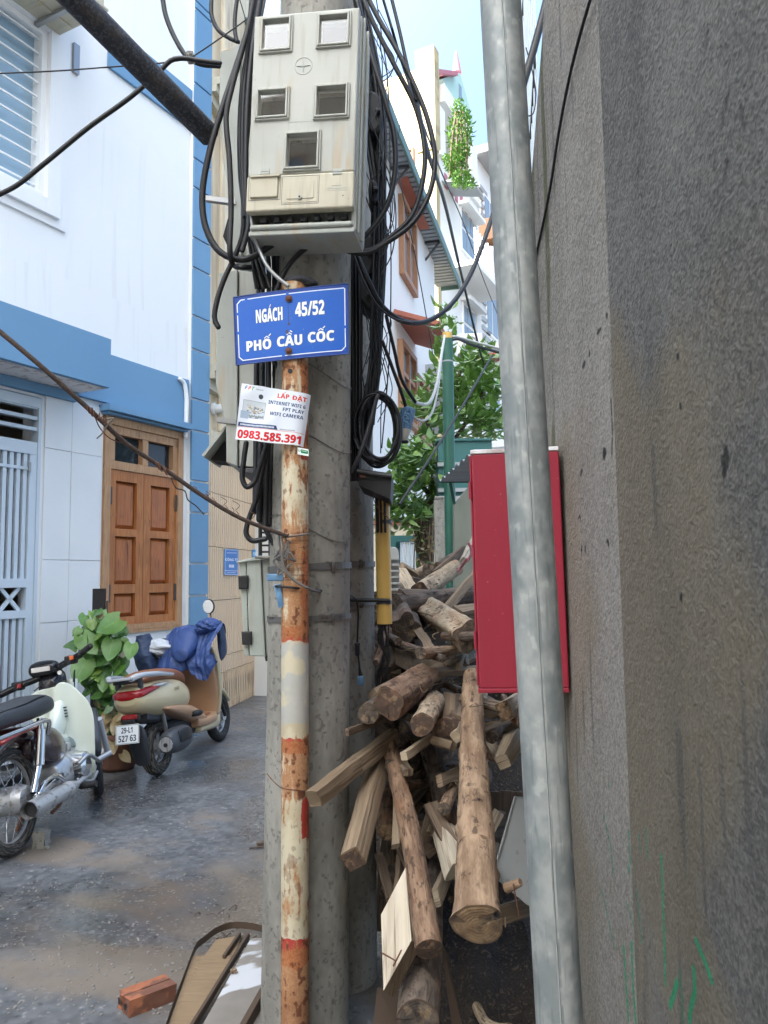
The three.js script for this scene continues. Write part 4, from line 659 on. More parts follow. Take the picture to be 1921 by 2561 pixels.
sideBox('meter_box', 'grey meter box seen side-on behind the blue sign and paper notice', 'meter box', 2.58, 0.3, [
  { name: 'cover', mat: M.boxGrey, pts: [[548, 682], [594, 674], [594, 1166], [566, 1156], [565, 1060], [540, 962], [541, 822]] },
  { name: 'body', mat: M.box, dz: 0.012, pts: [[597, 676], [642, 680], [642, 1168], [597, 1166]] },
  { name: 'latch_strap', mat: M.steel, z: -0.008, w: 0.025, bevel: 0, pts: [[543, 1044], [592, 1050], [592, 1062], [543, 1056]] },
  { name: 'open_flap', mat: M.boxGrey, z: 0.02, w: 0.26, bevel: 0.001, pts: [[500, 1136], [560, 1062], [564, 1066], [506, 1141]] },
  { name: 'flap_inside', mat: M.dark, z: 0.1, w: 0.12, bevel: 0, pts: [[510, 1138], [562, 1072], [563, 1145]] },
  { name: 'base', mat: M.iron, z: 0.01, w: 0.28, bevel: 0.002, pts: [[590, 1170], [645, 1170], [640, 1182], [596, 1180]] }]);
{
  const g = sideBox('junction_cabinet', 'small grey cabinet with two black clasps strapped to the left of the poles', 'cabinet', 2.56, 0.2, [
    { name: 'body', mat: M.boxGreen, pts: [[616, 1402], [652, 1400], [664, 1642], [624, 1641]] },
    { name: 'back_box', mat: M.boxGrey, dz: 0.01, pts: [[654, 1400], [674, 1396], [674, 1634], [666, 1641]] },
    { name: 'door_edge', mat: M.boxGreen, z: 0.004, bevel: 0.002, pts: [[598, 1405], [614, 1402], [622, 1640], [611, 1640]] },
    { name: 'cap', mat: M.boxGreen, z: -0.012, w: 0.23, bevel: 0.003, pts: [[592, 1405], [650, 1390], [676, 1390], [676, 1399], [650, 1401], [594, 1409]] },
    { name: 'clasp', mat: M.black, z: -0.012, w: 0.03, pts: [[597, 1440], [622, 1439], [622, 1473], [598, 1474]] },
    { name: 'clasp', mat: M.black, z: -0.012, w: 0.03, pts: [[605, 1580], [630, 1579], [631, 1612], [607, 1612]] },
    { name: 'foot', mat: M.iron, z: 0.05, w: 0.1, pts: [[655, 1645], [672, 1638], [672, 1658], [658, 1658]] }]);
  for (let i = 0; i < 6; i++) { const p = P(615 + 4 * rnd(), 1440 + i * 36, 2.55).sub(g.position); part('rust_spot', new THREE.CircleGeometry(0.0016, 8).translate(p.x, p.y, p.z - 0.0035), M.rustwire, g); }
}
// perforated tray behind the cables, and the black junction housings between the poles
{
  const g = thing('cable_tray', 'dark perforated cable tray running down behind the grey meter box', 'cable tray', P(660, 1400, 2.62));
  const A = P(651, 1140, 2.62).sub(g.position), B = P(676, 1140, 2.62).sub(g.position), C = P(651, 1560, 2.62).sub(g.position), D = P(676, 1560, 2.62).sub(g.position);
  part('rail', [cyl(0.007, 0.007, A, C, 6), cyl(0.007, 0.007, B, D, 6)], M.black, g);
  for (let i = 0; i < 26; i++) { const t = i / 26; part('rung', cyl(0.004, 0.004, A.clone().lerp(C, t), B.clone().lerp(D, t), 6), M.black, g); }
}
[[[866, 612], [925, 606], [936, 640], [932, 700], [890, 708], [868, 690], 2.66, 0.14, 'black splice housing under the big meter box, right of the pole'],
 [[880, 706], [930, 724], [938, 772], [920, 786], [884, 748], [878, 730], 2.64, 0.12, 'black splice housing hanging lower among the cables beside the sign'],
 [[924, 250], [948, 262], [958, 320], [944, 352], [926, 345], [920, 300], 2.62, 0.12, 'black splice housing bound into the cables right of the meter box'],
 [[925, 460], [942, 470], [946, 500], [938, 520], [926, 516], [922, 490], 2.6, 0.1, 'small dark housing clipped to the cables beside the meter lid']].forEach(a => {
  const pts = a.slice(0, 6), d = a[6], g = thing('splice_housing', a[8], 'cable housing', P(pts[3][0], pts[3][1], d));
  const s = pts.map(p => { const v = P(p[0], p[1], d).sub(g.position); return [v.x, v.y]; });
  part('shell', ext(smoothShape(s), a[7], 0.012, 0), M.black, g);
  const c = P((pts[1][0] + pts[3][0]) / 2, (pts[1][1] + pts[3][1]) / 2, d).sub(g.position); part('clip', bx(0.018, 0.012, 0.03, c.x, c.y, a[7] / 2 + 0.006, 0.003), M.cableGrey, g);
});

// ---------------------------------------------------------------- cables
function cable(name, label, pts, r, mat, d0, group, cat = 'cable', seg = 60) {   // pixels, an optional third number is the distance
  return solo(name, tube(pts.map(p => P(p[0], p[1], p[2] ?? d0)), r, seg, 8), mat, label, cat, group);
}
// left of the meter box
cable('power_cable', 'thick cable bowing far left of the meter box down to its underside', [[640, -10], [625, 60], [560, 260], [524, 380], [506, 490], [515, 570], [545, 625], [580, 646], [620, 648], [680, 612]], 0.0105, M.cable, 2.3, undefined);
cable('power_cable', 'thick cable crossing the pale box and bending sharply at its foot', [[636, -10], [618, 80], [580, 220], [566, 290], [574, 400], [578, 520], [576, 640], [584, 664, 2.3], [606, 668], [640, 668, 2.45]], 0.0088, M.cable, 2.27);
cable('power_cable', 'cable close left of the meter box, ending in a hook below the pale box', [[642, -10], [630, 80], [608, 200], [600, 320], [602, 440], [610, 520], [606, 590], [588, 640], [560, 700], [541, 760], [537, 800], [546, 818]], 0.0085, M.cable, 2.31);
cable('power_cable', 'cable hugging the left edge of the meter box', [[652, -10], [636, 90], [620, 240], [615, 400], [616, 500], [622, 560], [606, 626]], 0.0085, M.cable, 2.26);
cable('power_cable', 'second cable hugging the left edge of the meter box, outside the first', [[630, -10], [622, 90], [609, 260], [607, 430], [612, 540]], 0.0075, M.cable, 2.29);
cable('power_cable', 'upper left cable dipping to a point behind the bundle beside the meter box', [[529, -10], [530, 40], [546, 75], [575, 96], [596, 105]], 0.0075, M.cable, 2.55);
cable('power_cable', 'short cable dropping from the top edge to the left of the bundle', [[594, -10], [588, 40], [588, 80], [593, 104]], 0.0075, M.cable, 2.54);
cable('thin_wire', 'thin wire slanting from the tied joint up to the cable bundle', [[482, 142], [540, 103], [622, 45]], 0.0024, M.cable, 2.5, undefined, 'wire');
cable('thin_wire', 'thin wire beside the short cable at the top edge', [[597, -10], [618, 60]], 0.002, M.cable, 2.52, undefined, 'wire');
cable('drop_cable', 'cable falling from the top edge to the tied joint above the dark pipe', [[406, -10], [415, 40], [440, 100], [468, 142], [500, 160], [548, 165]], 0.0085, M.cable, 2.5);
cable('drop_cable', 'long cable sweeping from the left edge under the dark pipe to the tied joint', [[-20, 495], [40, 465], [110, 410], [220, 320], [330, 240], [398, 180], [430, 150], [462, 146], [500, 152], [550, 158]], 0.0082, M.cable, 2.45);
cable('thin_wire', 'thin wire running level from the left edge to the tied joint', [[-10, 184], [130, 178], [270, 168], [400, 158], [470, 148]], 0.0026, M.cable, 2.5, undefined, 'wire');
{ const o = []; for (let i = 0; i < 60; i++) { const A = i / 60 * 2 * Math.PI * 5; o.push(P(470 + i * 0.25, 144, 2.47).add(V(0, 0.019 * Math.cos(A), 0.019 * Math.sin(A)))); } solo('tie_wire', tube(o, 0.0018, 200, 5), M.wire, 'twisted wire binding the cables at the joint above the dark pipe', 'wire'); }
for (let i = 0; i < 7; i++) cable('bundle_cable', 'dark cable in the bundle pressed against the left side of the meter box', [[640 + i * 4, -10], [628 + i * 2.5, 110], [612 + i * 2.2 + rr(-3, 3), 280], [606 + i * 2 + rr(-3, 3), 420], [610 + i * 1.6, 530], [628 + i * 3, 640], [640 + i * 6, 720]], rr(0.004, 0.0065), i % 3 ? M.cable : M.cableGrey, 2.34 + 0.014 * (i % 3), 'cables left of the meter box');
// under the meter box
cable('braided_cable', 'silvery tape-wrapped cable slanting from the meter box to the sign top', [[626, 500, 2.24], [634, 580, 2.24], [645, 615], [668, 665], [690, 690], [720, 715]], 0.006, M.steel, 2.26);
cable('power_cable', 'cable arching from the meter box underside behind the sign top', [[800, 602, 2.3], [760, 625], [725, 660], [702, 700], [690, 730]], 0.0085, M.cable, 2.32);
[[654, 610, 655, 780], [668, 600, 672, 760], [682, 605, 684, 770], [694, 600, 694, 780], [640, 620, 648, 760]].forEach(([a, b, c, e], i) => cable('riser_cable', 'dark riser cable running down behind the blue sign', [[a, b], [(a + c) / 2 + 3, (b + e) / 2], [c, e], [c + 2, e + 140]], 0.008, i % 2 ? M.cableGrey : M.cable, 2.4 + 0.012 * i, 'riser cables between meter box and sign'));
[[656, 880, 650, 1180], [672, 880, 664, 1200], [688, 890, 676, 1190], [700, 890, 688, 1160], [642, 900, 640, 1160]].forEach(([a, b, c, e], i) => cable('riser_cable', 'flexible grey conduit coming down behind the paper notice', [[a, b], [a - 1, (b + e) / 2], [c, e], [c - 2, e + 120]], 0.0095, i % 2 ? M.cableGrey : M.cable, 2.43 + 0.01 * i, 'conduits behind the paper notice'));
cable('riser_cable', 'cable looping in a U below the paper notice', [[616, 1108], [610, 1150], [607, 1200], [618, 1218], [634, 1208], [652, 1160], [668, 1110]], 0.0085, M.cable, 2.36);
cable('riser_cable', 'cable curling back in a hook just above the small cabinet', [[672, 1110], [655, 1180], [640, 1250], [622, 1300], [616, 1335], [630, 1352], [664, 1348]], 0.0085, M.cable, 2.4);
cable('riser_cable', 'cable bending right behind the hooked one', [[664, 1120], [648, 1200], [640, 1240], [652, 1290], [672, 1340], [684, 1360]], 0.008, M.cable, 2.44);
cable('riser_cable', 'cable with a short kink at the cable tray', [[680, 1110], [664, 1200], [652, 1252], [660, 1258], [676, 1230]], 0.008, M.cable, 2.45);
// brown bound cable crossing the lane to the post
{
  const pts = [[-30, 805, 1.75], [90, 905, 1.8], [231, 1031, 1.9], [316, 1109, 1.98], [401, 1166, 2.05], [501, 1236, 2.12], [600, 1295, 2.18], [715, 1340, 2.25]];
  cable('bound_cable', 'brown wire-bound cable sagging from the left edge to the rusty post', pts, 0.0062, M.cableBrown, 2, undefined, 'cable', 90);
  const curl = (px, py, d, n, r, len, lab) => { const o = [], c = P(px, py, d); for (let i = 0; i <= n * 14; i++) { const A = i / 14 * 2 * Math.PI; o.push(V(c.x + len * i / (n * 14) + 0.3 * r * Math.sin(A * 0.37), c.y - 0.7 * len * i / (n * 14) + r * Math.cos(A), c.z + r * Math.sin(A))); } solo('tie_wire', tube(o, 0.0015, n * 24, 5), M.rustwire, lab, 'wire'); };
  curl(218, 1022, 1.89, 5, 0.009, 0.05, 'rusty wire wrapped round the brown cable near the shutter top'); curl(390, 1160, 2.04, 5, 0.008, 0.035, 'rusty wire wrapped round the brown cable over the shutter pane');
  cable('thin_wire', 'loose rusty wire end hanging from the brown cable by the shutter frame', [[262, 1050, 1.92], [284, 1046, 1.92], [270, 1062, 1.92], [255, 1085, 1.92], [243, 1096, 1.92]], 0.002, M.wire, 1.92, undefined, 'wire');
  cable('thin_wire', 'loop of loose wire in front of the dark shutter pane', [[235, 1036, 1.91], [250, 1070, 1.93], [272, 1094, 1.94], [302, 1108, 1.97]], 0.0016, M.rustwire, 1.92, undefined, 'wire');
  cable('thin_wire', 'wavy loose wire trailing right of the shutters', [[428, 1195, 2.06], [440, 1220, 2.06], [462, 1228, 2.07], [470, 1250, 2.07], [490, 1265, 2.08], [510, 1286, 2.08]], 0.0017, M.cable, 2.06, undefined, 'wire');
  for (let i = 0; i < 12; i++) { const x = rr(480, 640), y = 1222 + (x - 480) * 0.5 + rr(-4, 4), k = rr(8, 26), s = rnd() < 0.5 ? -1 : 1; cable('wire_end', 'short stray wire end sticking out of the brown cable', [[x, y], [x + k * 0.4, y + s * k * 0.5], [x + k * 0.3 * s, y + s * k]], 0.0009, M.rustwire, 2.14, 'stray wire ends on the brown cable', 'wire', 12); }
  for (let i = 0; i < 9; i++) { const x = rr(695, 726), y = rr(1330, 1400); cable('tangled_wire', 'pale wire in the tangle knotted round the rusty post', [[x, y], [x + rr(-24, 10), y + rr(10, 40)], [x + rr(-30, 20), y + rr(20, 60)], [x + rr(-20, 20), y + rr(-20, 40)]], rr(0.0018, 0.0035), i % 3 ? M.wire : M.cableGrey, 2.25, 'wires knotted round the rusty post', 'wire', 30); }
  cable('tangled_wire', 'pale cable running from the knot down across the post to the right', [[704, 1382, 2.25], [712, 1420, 2.25], [735, 1450, 2.25], [772, 1472, 2.26], [800, 1480, 2.37]], 0.0045, M.wire, 2.25);
  cable('tangled_wire', 'black cable crossing the rusty post and the poles level, above the hanging plug', [[690, 1466, 2.28], [735, 1470, 2.262], [780, 1475, 2.34], [868, 1486, 2.5], [890, 1500, 2.62], [896, 1530, 2.7], [894, 1610, 2.7], [896, 1640, 2.7], [902, 1690, 2.7]], 0.0034, M.cable, 2.3);
  cable('tangled_wire', 'pale wire tied level round the post above the knot', [[704, 1345, 2.25], [738, 1340, 2.262], [770, 1336, 2.28], [775, 1338, 2.3]], 0.003, M.wire, 2.25);
  cable('tangled_wire', 'wire leading from the knot to the top of the small cabinet', [[700, 1375, 2.27], [690, 1390, 2.4], [668, 1396, 2.52], [640, 1394, 2.52]], 0.0042, M.wire, 2.3);
  cable('thin_wire', 'thin wire binding the post to the poles low down', [[668, 1935, 2.38], [690, 1960, 2.33], [710, 1972, 2.28], [740, 1976, 2.266], [775, 1980, 2.3], [800, 1976, 2.38]], 0.0014, M.rustwire, 2.3, undefined, 'wire');
  solo('cable_tie', [bx(0.06, 0.022, 0.03, 0, 0, 0, 0.004).translate(...P(694, 1444, 2.3).toArray()), bx(0.02, 0.07, 0.012, 0, 0, 0, 0.003).rotateZ(0.2).translate(...P(699, 1490, 2.29).toArray())], M.bluePlastic, 'faded blue strap tied beside the rusty post', 'strap');
}
{ const g = thing('cable_plug', 'small blue plug hanging on a black cable in front of the slimmer pole', 'plug', P(902, 1702, 2.7)); part('body', bx(0.022, 0.034, 0.02, 0, 0, 0, 0.005), M.bluePlastic, g); part('boot', cyl(0.004, 0.0075, V(-0.004, 0.045, 0), V(0, 0.015, 0), 10), M.cable, g); const s = thing('cable_splice', 'slim black splice halfway down the hanging black cable', 'cable splice', P(894, 1625, 2.69)); part('sleeve', uvm(new THREE.CapsuleGeometry(0.008, 0.03, 4, 10)), M.cable, s); part('collar', bx(0.02, 0.008, 0.02, 0, 0.02, 0, 0.002), M.cableGrey, s); }
// right of the meter box: loops and the vertical bundle
cable('power_cable', 'outermost cable bowing right of the meter box and back under it', [[918, -10], [946, 45], [990, 120], [1030, 200], [1070, 300], [1088, 400], [1072, 490], [1030, 560], [970, 605], [915, 634], [870, 628], [826, 605]], 0.0085, M.cable, 2.36);
cable('power_cable', 'cable bowing right just inside the outermost loop', [[905, -10], [935, 60], [985, 160], [1040, 270], [1062, 370], [1058, 450], [1030, 540], [980, 590], [930, 624], [880, 630], [830, 604]], 0.0085, M.cable, 2.4);
cable('power_cable', 'cable in a tighter bow that returns at the corner of the meter box', [[890, -10], [915, 90], [945, 190], [968, 270], [986, 340], [988, 430], [970, 510], [940, 560], [905, 600]], 0.0092, M.cable, 2.42);
cable('power_cable', 'cable running from the top edge to meet the outermost loop', [[978, -10], [1000, 80], [1020, 170], [1042, 250]], 0.006, M.cable, 2.38);
cable('service_cable', 'dotted far cable running down to the tree behind the loops', [[1040, 250, 2.4], [1070, 380, 3], [1110, 500, 4], [1150, 670, 5.5], [1196, 860, 7], [1216, 930, 8]], 0.010, M.cable, 2.4);
cable('thin_wire', 'thin wire from the top edge past the loops', [[956, -10], [975, 50], [985, 90], [1100, 420, 6], [1160, 560, 8], [1210, 700, 10], [1250, 800, 12]], 0.006, M.cable, 3, undefined, 'wire');
cable('thin_wire', 'thin far wire slanting down the white facade', [[975, 330, 6], [1010, 500, 7], [1050, 700, 8], [1090, 930, 9]], 0.006, M.cableGrey, 3, undefined, 'wire');
cable('thin_wire', 'thin wire dropping beside the tighter cable bow', [[940, -10], [955, 90], [968, 180], [974, 290], [976, 480], [978, 700], [973, 900], [955, 1120]], 0.0022, M.cable, 2.6, undefined, 'wire');
for (let i = 0; i < 24; i++) {
  const f = i / 23, t = rr(-4, 4);
  const a = 884 + f * 26, b = 914 + f * 36 + t, c = 920 + f * 46 + rr(-6, 6), e = 930 + f * 38 + rr(-5, 5);
  cable('bundle_cable', 'dark cable in the bundle running down the right side of the poles', [[a, -10], [b, 180 + rr(-20, 20)], [c, 330 + rr(-20, 20)], [932 + f * 30 + rr(-4, 4), 480], [e, 640], [930 + f * 24 + rr(-4, 4), 800], [926 + f * 26, 900], [914 + f * 26, 1000 + rr(-10, 20)], [900 + f * 22, 1120]], rr(0.0032, 0.0058), i % 5 ? M.cable : M.cableGrey, 2.58 + 0.02 * rnd() + 0.03 * (i % 3), 'cables of the bundle beside the poles', 'cable', 70);
}
for (let i = 0; i < 22; i++) {
  const x = rr(922, 962), y = rr(60, 560), k = rr(20, 70), s = rnd() < 0.75 ? 1 : -1, l = rr(60, 260);
  cable('tangled_wire', 'thin wire looping loose from the cable bundle beside the meter box', [[x - 14, y - 60], [x + s * k * 0.3, y], [x + s * k * 0.62, y + l * 0.4], [x + s * k * 0.4, y + l * 0.8], [x - 6, y + l]], rr(0.0011, 0.0024), i % 4 ? M.cable : M.cableGrey, rr(2.48, 2.62), 'loose wires of the cable bundle', 'wire', 40);
}
for (let i = 0; i < 14; i++) { const x = rr(895, 960), y = rr(640, 900); cable('tangled_wire', 'thin wire sagging between the poles beside the blue sign', [[x, y], [x + rr(4, 30), y + rr(40, 90)], [x + rr(-20, 26), y + rr(90, 190)], [x - rr(0, 14), y + rr(180, 260)]], rr(0.0011, 0.0022), M.cable, rr(2.5, 2.62), 'loose wires between the poles', 'wire', 30); }
for (let i = 0; i < 12; i++) cable('riser_cable', 'dark cable running straight down in the gap between the two concrete poles', [[872 + i * 2.6, 600], [873 + i * 2.7 + rr(-2, 2), 800], [874 + i * 2.6 + rr(-2, 2), 1000], [876 + i * 2.2, 1200]], rr(0.004, 0.0065), i % 4 ? M.cable : M.cableGrey, 2.56 + 0.015 * (i % 3), 'cables in the gap between the poles');
cable('power_cable', 'thick black cable swinging right from the poles to behind the galvanised pipe', [[890, 630, 2.5], [920, 700, 2.5], [955, 765, 2.55], [1000, 800, 2.6], [1060, 806, 2.7], [1120, 770, 2.8], [1170, 700, 2.9], [1215, 590, 3.0], [1250, 480, 3.1]], 0.0095, M.cable, 2.6);
cable('power_cable', 'second thin line inside the thick swinging cable near the poles', [[886, 640, 2.49], [914, 712, 2.49], [945, 764, 2.53], [985, 796, 2.57], [1030, 808, 2.6]], 0.004, M.cableGrey, 2.5);
// coil, shelf, splice bag
{
  const g = thing('cable_coil', 'coil of black cable hung beside the poles above the black plate', 'cable coil', P(952, 1150, 2.55));
  const cc = P(948, 1075, 2.55).sub(g.position), rx = 0.07, ry = 0.118;
  for (let k = 0; k < 11; k++) { const o = [], ox = rr(-0.016, 0.006), oy = rr(-0.012, 0.012), sx = rr(0.86, 1.1), sy = rr(0.93, 1.06), ph = rr(0, 6); for (let i = 0; i < 40; i++) { const A = i / 40 * 2 * Math.PI; o.push(V(cc.x + ox + rx * sx * Math.sin(A), cc.y + oy + ry * sy * Math.cos(A), cc.z + 0.026 * Math.sin(A + ph) + 0.008 * Math.sin(3 * A + k))); } part('loop', tube(o, rr(0.0036, 0.0055), 90, 7, true), M.cable, g); }
}
cable('power_cable', 'cable slanting across the coil from upper right to lower left', [[944, 990, 2.46], [925, 1060, 2.46], [906, 1120, 2.47], [880, 1180, 2.5]], 0.007, M.cableGrey, 2.46);
cable('power_cable', 'cable slanting from the bundle down to the blue plastic wrap', [[957, 855, 2.56], [985, 930, 2.6], [1010, 1000, 2.66], [1018, 1030, 2.68]], 0.0062, M.cable, 2.6);
cable('power_cable', 'black cable from the bundle curving under the plastic wrap and up in a pale sheath', [[966, 790, 2.56], [985, 870, 2.6], [1005, 950, 2.64], [1040, 1008, 2.7]], 0.0062, M.cable, 2.6);
cable('pale_cable', 'pale sheathed cable rising towards the green post', [[1040, 1008, 2.7], [1070, 1010, 2.9], [1090, 970, 3.2], [1102, 900, 3.6], [1112, 840, 4.4]], 0.007, M.palePlastic, 2.7);
cable('pale_cable', 'second pale cable in a low loop right of the blue plastic wrap', [[1030, 1040, 2.7], [1050, 1052, 2.75], [1076, 1040, 2.9], [1094, 980, 3.2], [1104, 900, 3.6]], 0.0045, M.palePlastic, 2.7);
{
  const g = thing('splice_bag', 'blue plastic bag wrapped round a cable joint right of the coil', 'plastic wrap', P(1012, 1105, 2.68));
  const pts = [[0.0, 0.004], [0.008, 0.0], [0.013, 0.02], [0.019, 0.045], [0.024, 0.075], [0.027, 0.105], [0.026, 0.118], [0.015, 0.126], [0.0, 0.127]].map(p => new THREE.Vector2(p[0], p[1]));
  const mk = (sub, m, nm) => { const l = new THREE.LatheGeometry(sub, 26), p = l.attributes.position; for (let i = 0; i < p.count; i++) { const n = 1 + 0.28 * (fbm2(Math.atan2(p.getZ(i), p.getX(i)) + 5, p.getY(i) * 30 + 3, 2, 2, 3, 6) - 0.5); p.setX(i, p.getX(i) * n); p.setZ(i, p.getZ(i) * n); } l.computeVertexNormals(); l.rotateZ(-0.12); part(nm, l, m, g); };
  mk(pts.slice(3), M.bluePlastic, 'bag'); mk(pts.slice(0, 4), M.palePlastic, 'bag_end');
  part('tie', uvm(new THREE.TorusGeometry(0.011, 0.005, 8, 18).rotateX(Math.PI / 2)), M.cable, g);
}
{
  const q = [[893, 1180], [978, 1192], [974, 1246], [900, 1222]], g = thing('metal_plate', 'black metal plate under the cable coil, clamped to the slimmer pole', 'plate', P(930, 1230, 2.66));
  part('plate', slab([[892, 1178], [980, 1190], [976, 1248], [898, 1214]].map(p => P(p[0], p[1], 2.56).sub(g.position)), V(0.01, -0.006, -0.2)), M.black, g);
  part('bracket', [cyl(0.009, 0.009, P(893, 1178, 2.55).sub(g.position), P(980, 1190, 2.55).sub(g.position), 6), cyl(0.008, 0.008, P(872, 1192, 2.62).sub(g.position), P(905, 1192, 2.56).sub(g.position), 6)], M.iron, g);
  part('label_plate', bx(0.02, 0.01, 0.003, 0, 0, 0).translate(...P(907, 1191, 2.552).sub(g.position).toArray()), M.rustwire, g);
}
cable('thin_wire', 'thin red-brown wire falling from the black plate to the yellow tube', [[894, 1205, 2.56], [925, 1205, 2.57], [932, 1240, 2.58], [945, 1270, 2.6], [976, 1300, 2.62]], 0.0014, M.rustwire, 2.56, undefined, 'wire');
for (let i = 0; i < 5; i++) cable('riser_cable', 'dark cable going down from the black plate into the yellow tube', [[940 + i * 5, 1225], [942 + i * 5, 1260], [944 + i * 5, 1330]], 0.0045, M.cable, 2.72 + 0.01 * (i % 2), 'cables entering the yellow tube');
{
  const a = P(956, 1246, 2.75), b = P(962, 1560, 2.75), g = thing('plastic_tube', 'yellow plastic conduit strapped to the slimmer concrete pole', 'conduit', b);
  const t = p => p.clone().sub(b);
  part('tube', [cyl(0.0275, 0.0275, t(b), t(a), 28, true), cyl(0.0255, 0.0255, t(b), t(a), 28, true)], M.yellow, g);
  part('strap', [[1306, 0.030], [1506, 0.0285]].map(([py, r]) => { const c = t(P(961, py, 2.75)); return uvm(new THREE.CylinderGeometry(r, r, 0.014, 24, 1, true).translate(c.x, c.y, c.z)); }), M.band, g);
  const s = t(P(872, 1500, 2.72)), e = t(P(976, 1502, 2.72)); part('strap', [cyl(0.007, 0.007, s, e, 8)], M.cable, g);
}
for (let i = 0; i < 7; i++) cable('tangled_wire', 'black wire in the tangle below the yellow tube', [[948 + i * 4, 1560], [944 + rr(0, 30), 1600], [940 + rr(0, 40), 1650], [938 + rr(0, 30), 1700], [945 + rr(0, 20), 1740]], rr(0.002, 0.006), M.cable, 2.74, 'wires spilling from the yellow tube');
cable('black_cable', 'thin black cable slanting across the green leaves to the red flashing', [[1000, 1260, 4], [1060, 1170, 4.2], [1130, 1060, 4.6], [1190, 960, 5], [1230, 890, 5.4]], 0.0075, M.cable, 4.4);
cable('black_cable', 'thin black cable hanging down the rough wall at the upper right', [[1482, -20, 2.02], [1450, 90, 2.05], [1425, 190, 2.08], [1398, 330, 2.12], [1376, 470, 2.2], [1354, 580, 2.3], [1338, 650, 2.4]].map(([x, y, d]) => { const r = ray(x, y), t = (RW.R.x - 0.012) / r.x; return [x, y, Math.min(d, t)]; }), 0.0042, M.cable, 2.1);
// dark steel pipe reaching in at the upper left
{
  const a = P(505, 322, 2.36), b = P(120, -70, 1.82), g = thing('steel_pipe', 'dark pitted steel pipe slanting in from the top left, open end near the meter boxes', 'pipe', a);
  const t = b.clone().sub(a), tip = P(524, 338, 2.385).sub(a);
  part('tube', [cyl(0.037, 0.037, tip, t, 32, true), cyl(0.033, 0.033, tip, t, 32, true)], M.darkpipe, g);
  const rim = uvm(new THREE.RingGeometry(0.0328, 0.0372, 32)); rim.applyQuaternion(new THREE.Quaternion().setFromUnitVectors(V(0, 0, 1), tip.clone().sub(t).normalize())); rim.translate(tip.x, tip.y, tip.z); part('rim', rim, M.darkpipe, g);
  part('plug', cyl(0.0325, 0.0325, tip.clone().lerp(t, 0.03), tip.clone().lerp(t, 0.05), 24), M.black, g);
}
// galvanised pipe in the foreground
{
  const top = P(1250, -30, 1.06), bot = P(1402, 2600, 1.03), g = thing('galvanised_pipe', 'galvanised steel pipe standing in the foreground before the red cabinet', 'pipe', along(top, bot, 0));
  const A = along(top, bot, 0).sub(g.position), B = along(top, bot, 3).sub(g.position);
  const geo = cyl(0.0302, 0.0302, A, B, 48, true);
  part('tube', [geo], M.galv, g);
  const seam = A.clone().lerp(B, 0).add(V(-0.004, 0, 0.0301)), seam2 = B.clone().add(V(-0.004, 0, 0.0301)); part('weld_seam', cyl(0.0012, 0.0012, seam, seam2, 6), M.galv, g);
  part('foot_plate', bx(0.14, 0.01, 0.14, A.x, 0.006, A.z, 0.002), M.galv, g);
}

// ---------------------------------------------------------------- red cabinet, security mesh
{
  const d = 2.12, tl = P(1186, 1122, d), bl = P(1204, 1734, d), xr = RW.R.x - 0.012, yt = tl.y, yb = bl.y;
  const g = thing('red_cabinet', 'dark red metal cabinet with a pale top, fixed to the rough wall', 'cabinet', V((tl.x + xr) / 2, yb, -d));
  const w = xr - tl.x, hh = yt - yb; g.rotation.set(0, R(-7.6), 0.012, 'YXZ');
  part('body', bq(-w / 2, w / 2, 0.012, hh - 0.012, -0.2, 0, 0.004), M.redPaint, g);
  part('top_cap', bq(-w / 2 - 0.002, w / 2 - 0.001, hh - 0.0115, hh, -0.202, 0.003, 0.002), M.whiteTop, g);
  part('bottom_lip', bq(-w / 2 - 0.003, w / 2 - 0.001, 0, 0.0118, -0.203, 0.003, 0.002), M.redPaint, g);
  part('door', bq(-w / 2 - 0.006, -w / 2 - 0.0005, 0.02, hh - 0.016, -0.19, -0.004, 0.002), M.redPaint, g);
  for (const y of [0.12, hh - 0.14]) part('hinge', cyl(0.005, 0.005, V(-w / 2 - 0.006, y, -0.003), V(-w / 2 - 0.006, y + 0.05, -0.003), 10), M.redPaint, g);
}
{
  const a = P(1347, 300, 2.75), b = P(1300, 300, 4.6), g = thing('security_mesh', 'fine upright metal bars above the wall, seen edge-on beside the pipe', 'mesh', V(a.x, 2.55, a.z));
  const n = 15, d = b.clone().sub(a).setY(0);
  for (let i = 0; i < n; i++) { const p = d.clone().multiplyScalar(i / n); part('bar', cyl(0.0035, 0.0035, V(p.x, 0, p.z), V(p.x, 3.6, p.z), 5), M.gatePaint, g); }
  part('rail', [0.02, 0.9, 1.8, 2.7].map(y => cyl(0.007, 0.007, V(0, y, 0), V(d.x, y, d.z), 6)), M.iron, g);
  part('beam', bx(0.1, 0.1, d.length()).applyQuaternion(new THREE.Quaternion().setFromUnitVectors(V(0, 0, 1), d.clone().normalize())).translate(d.x / 2 + 0.06, -0.06, d.z / 2), M.iron, g);
}
cable('black_cable', 'thick dark cable slanting across the security mesh at the top right', [[1372, -20], [1352, 60], [1330, 140], [1312, 200], [1296, 260]], 0.014, M.cable, 2.62);
cable('thin_wire', 'thin wire loop hanging on the security mesh', [[1316, 120], [1332, 180], [1340, 240], [1330, 288], [1308, 288]], 0.0025, M.cable, 2.7, undefined, 'wire');

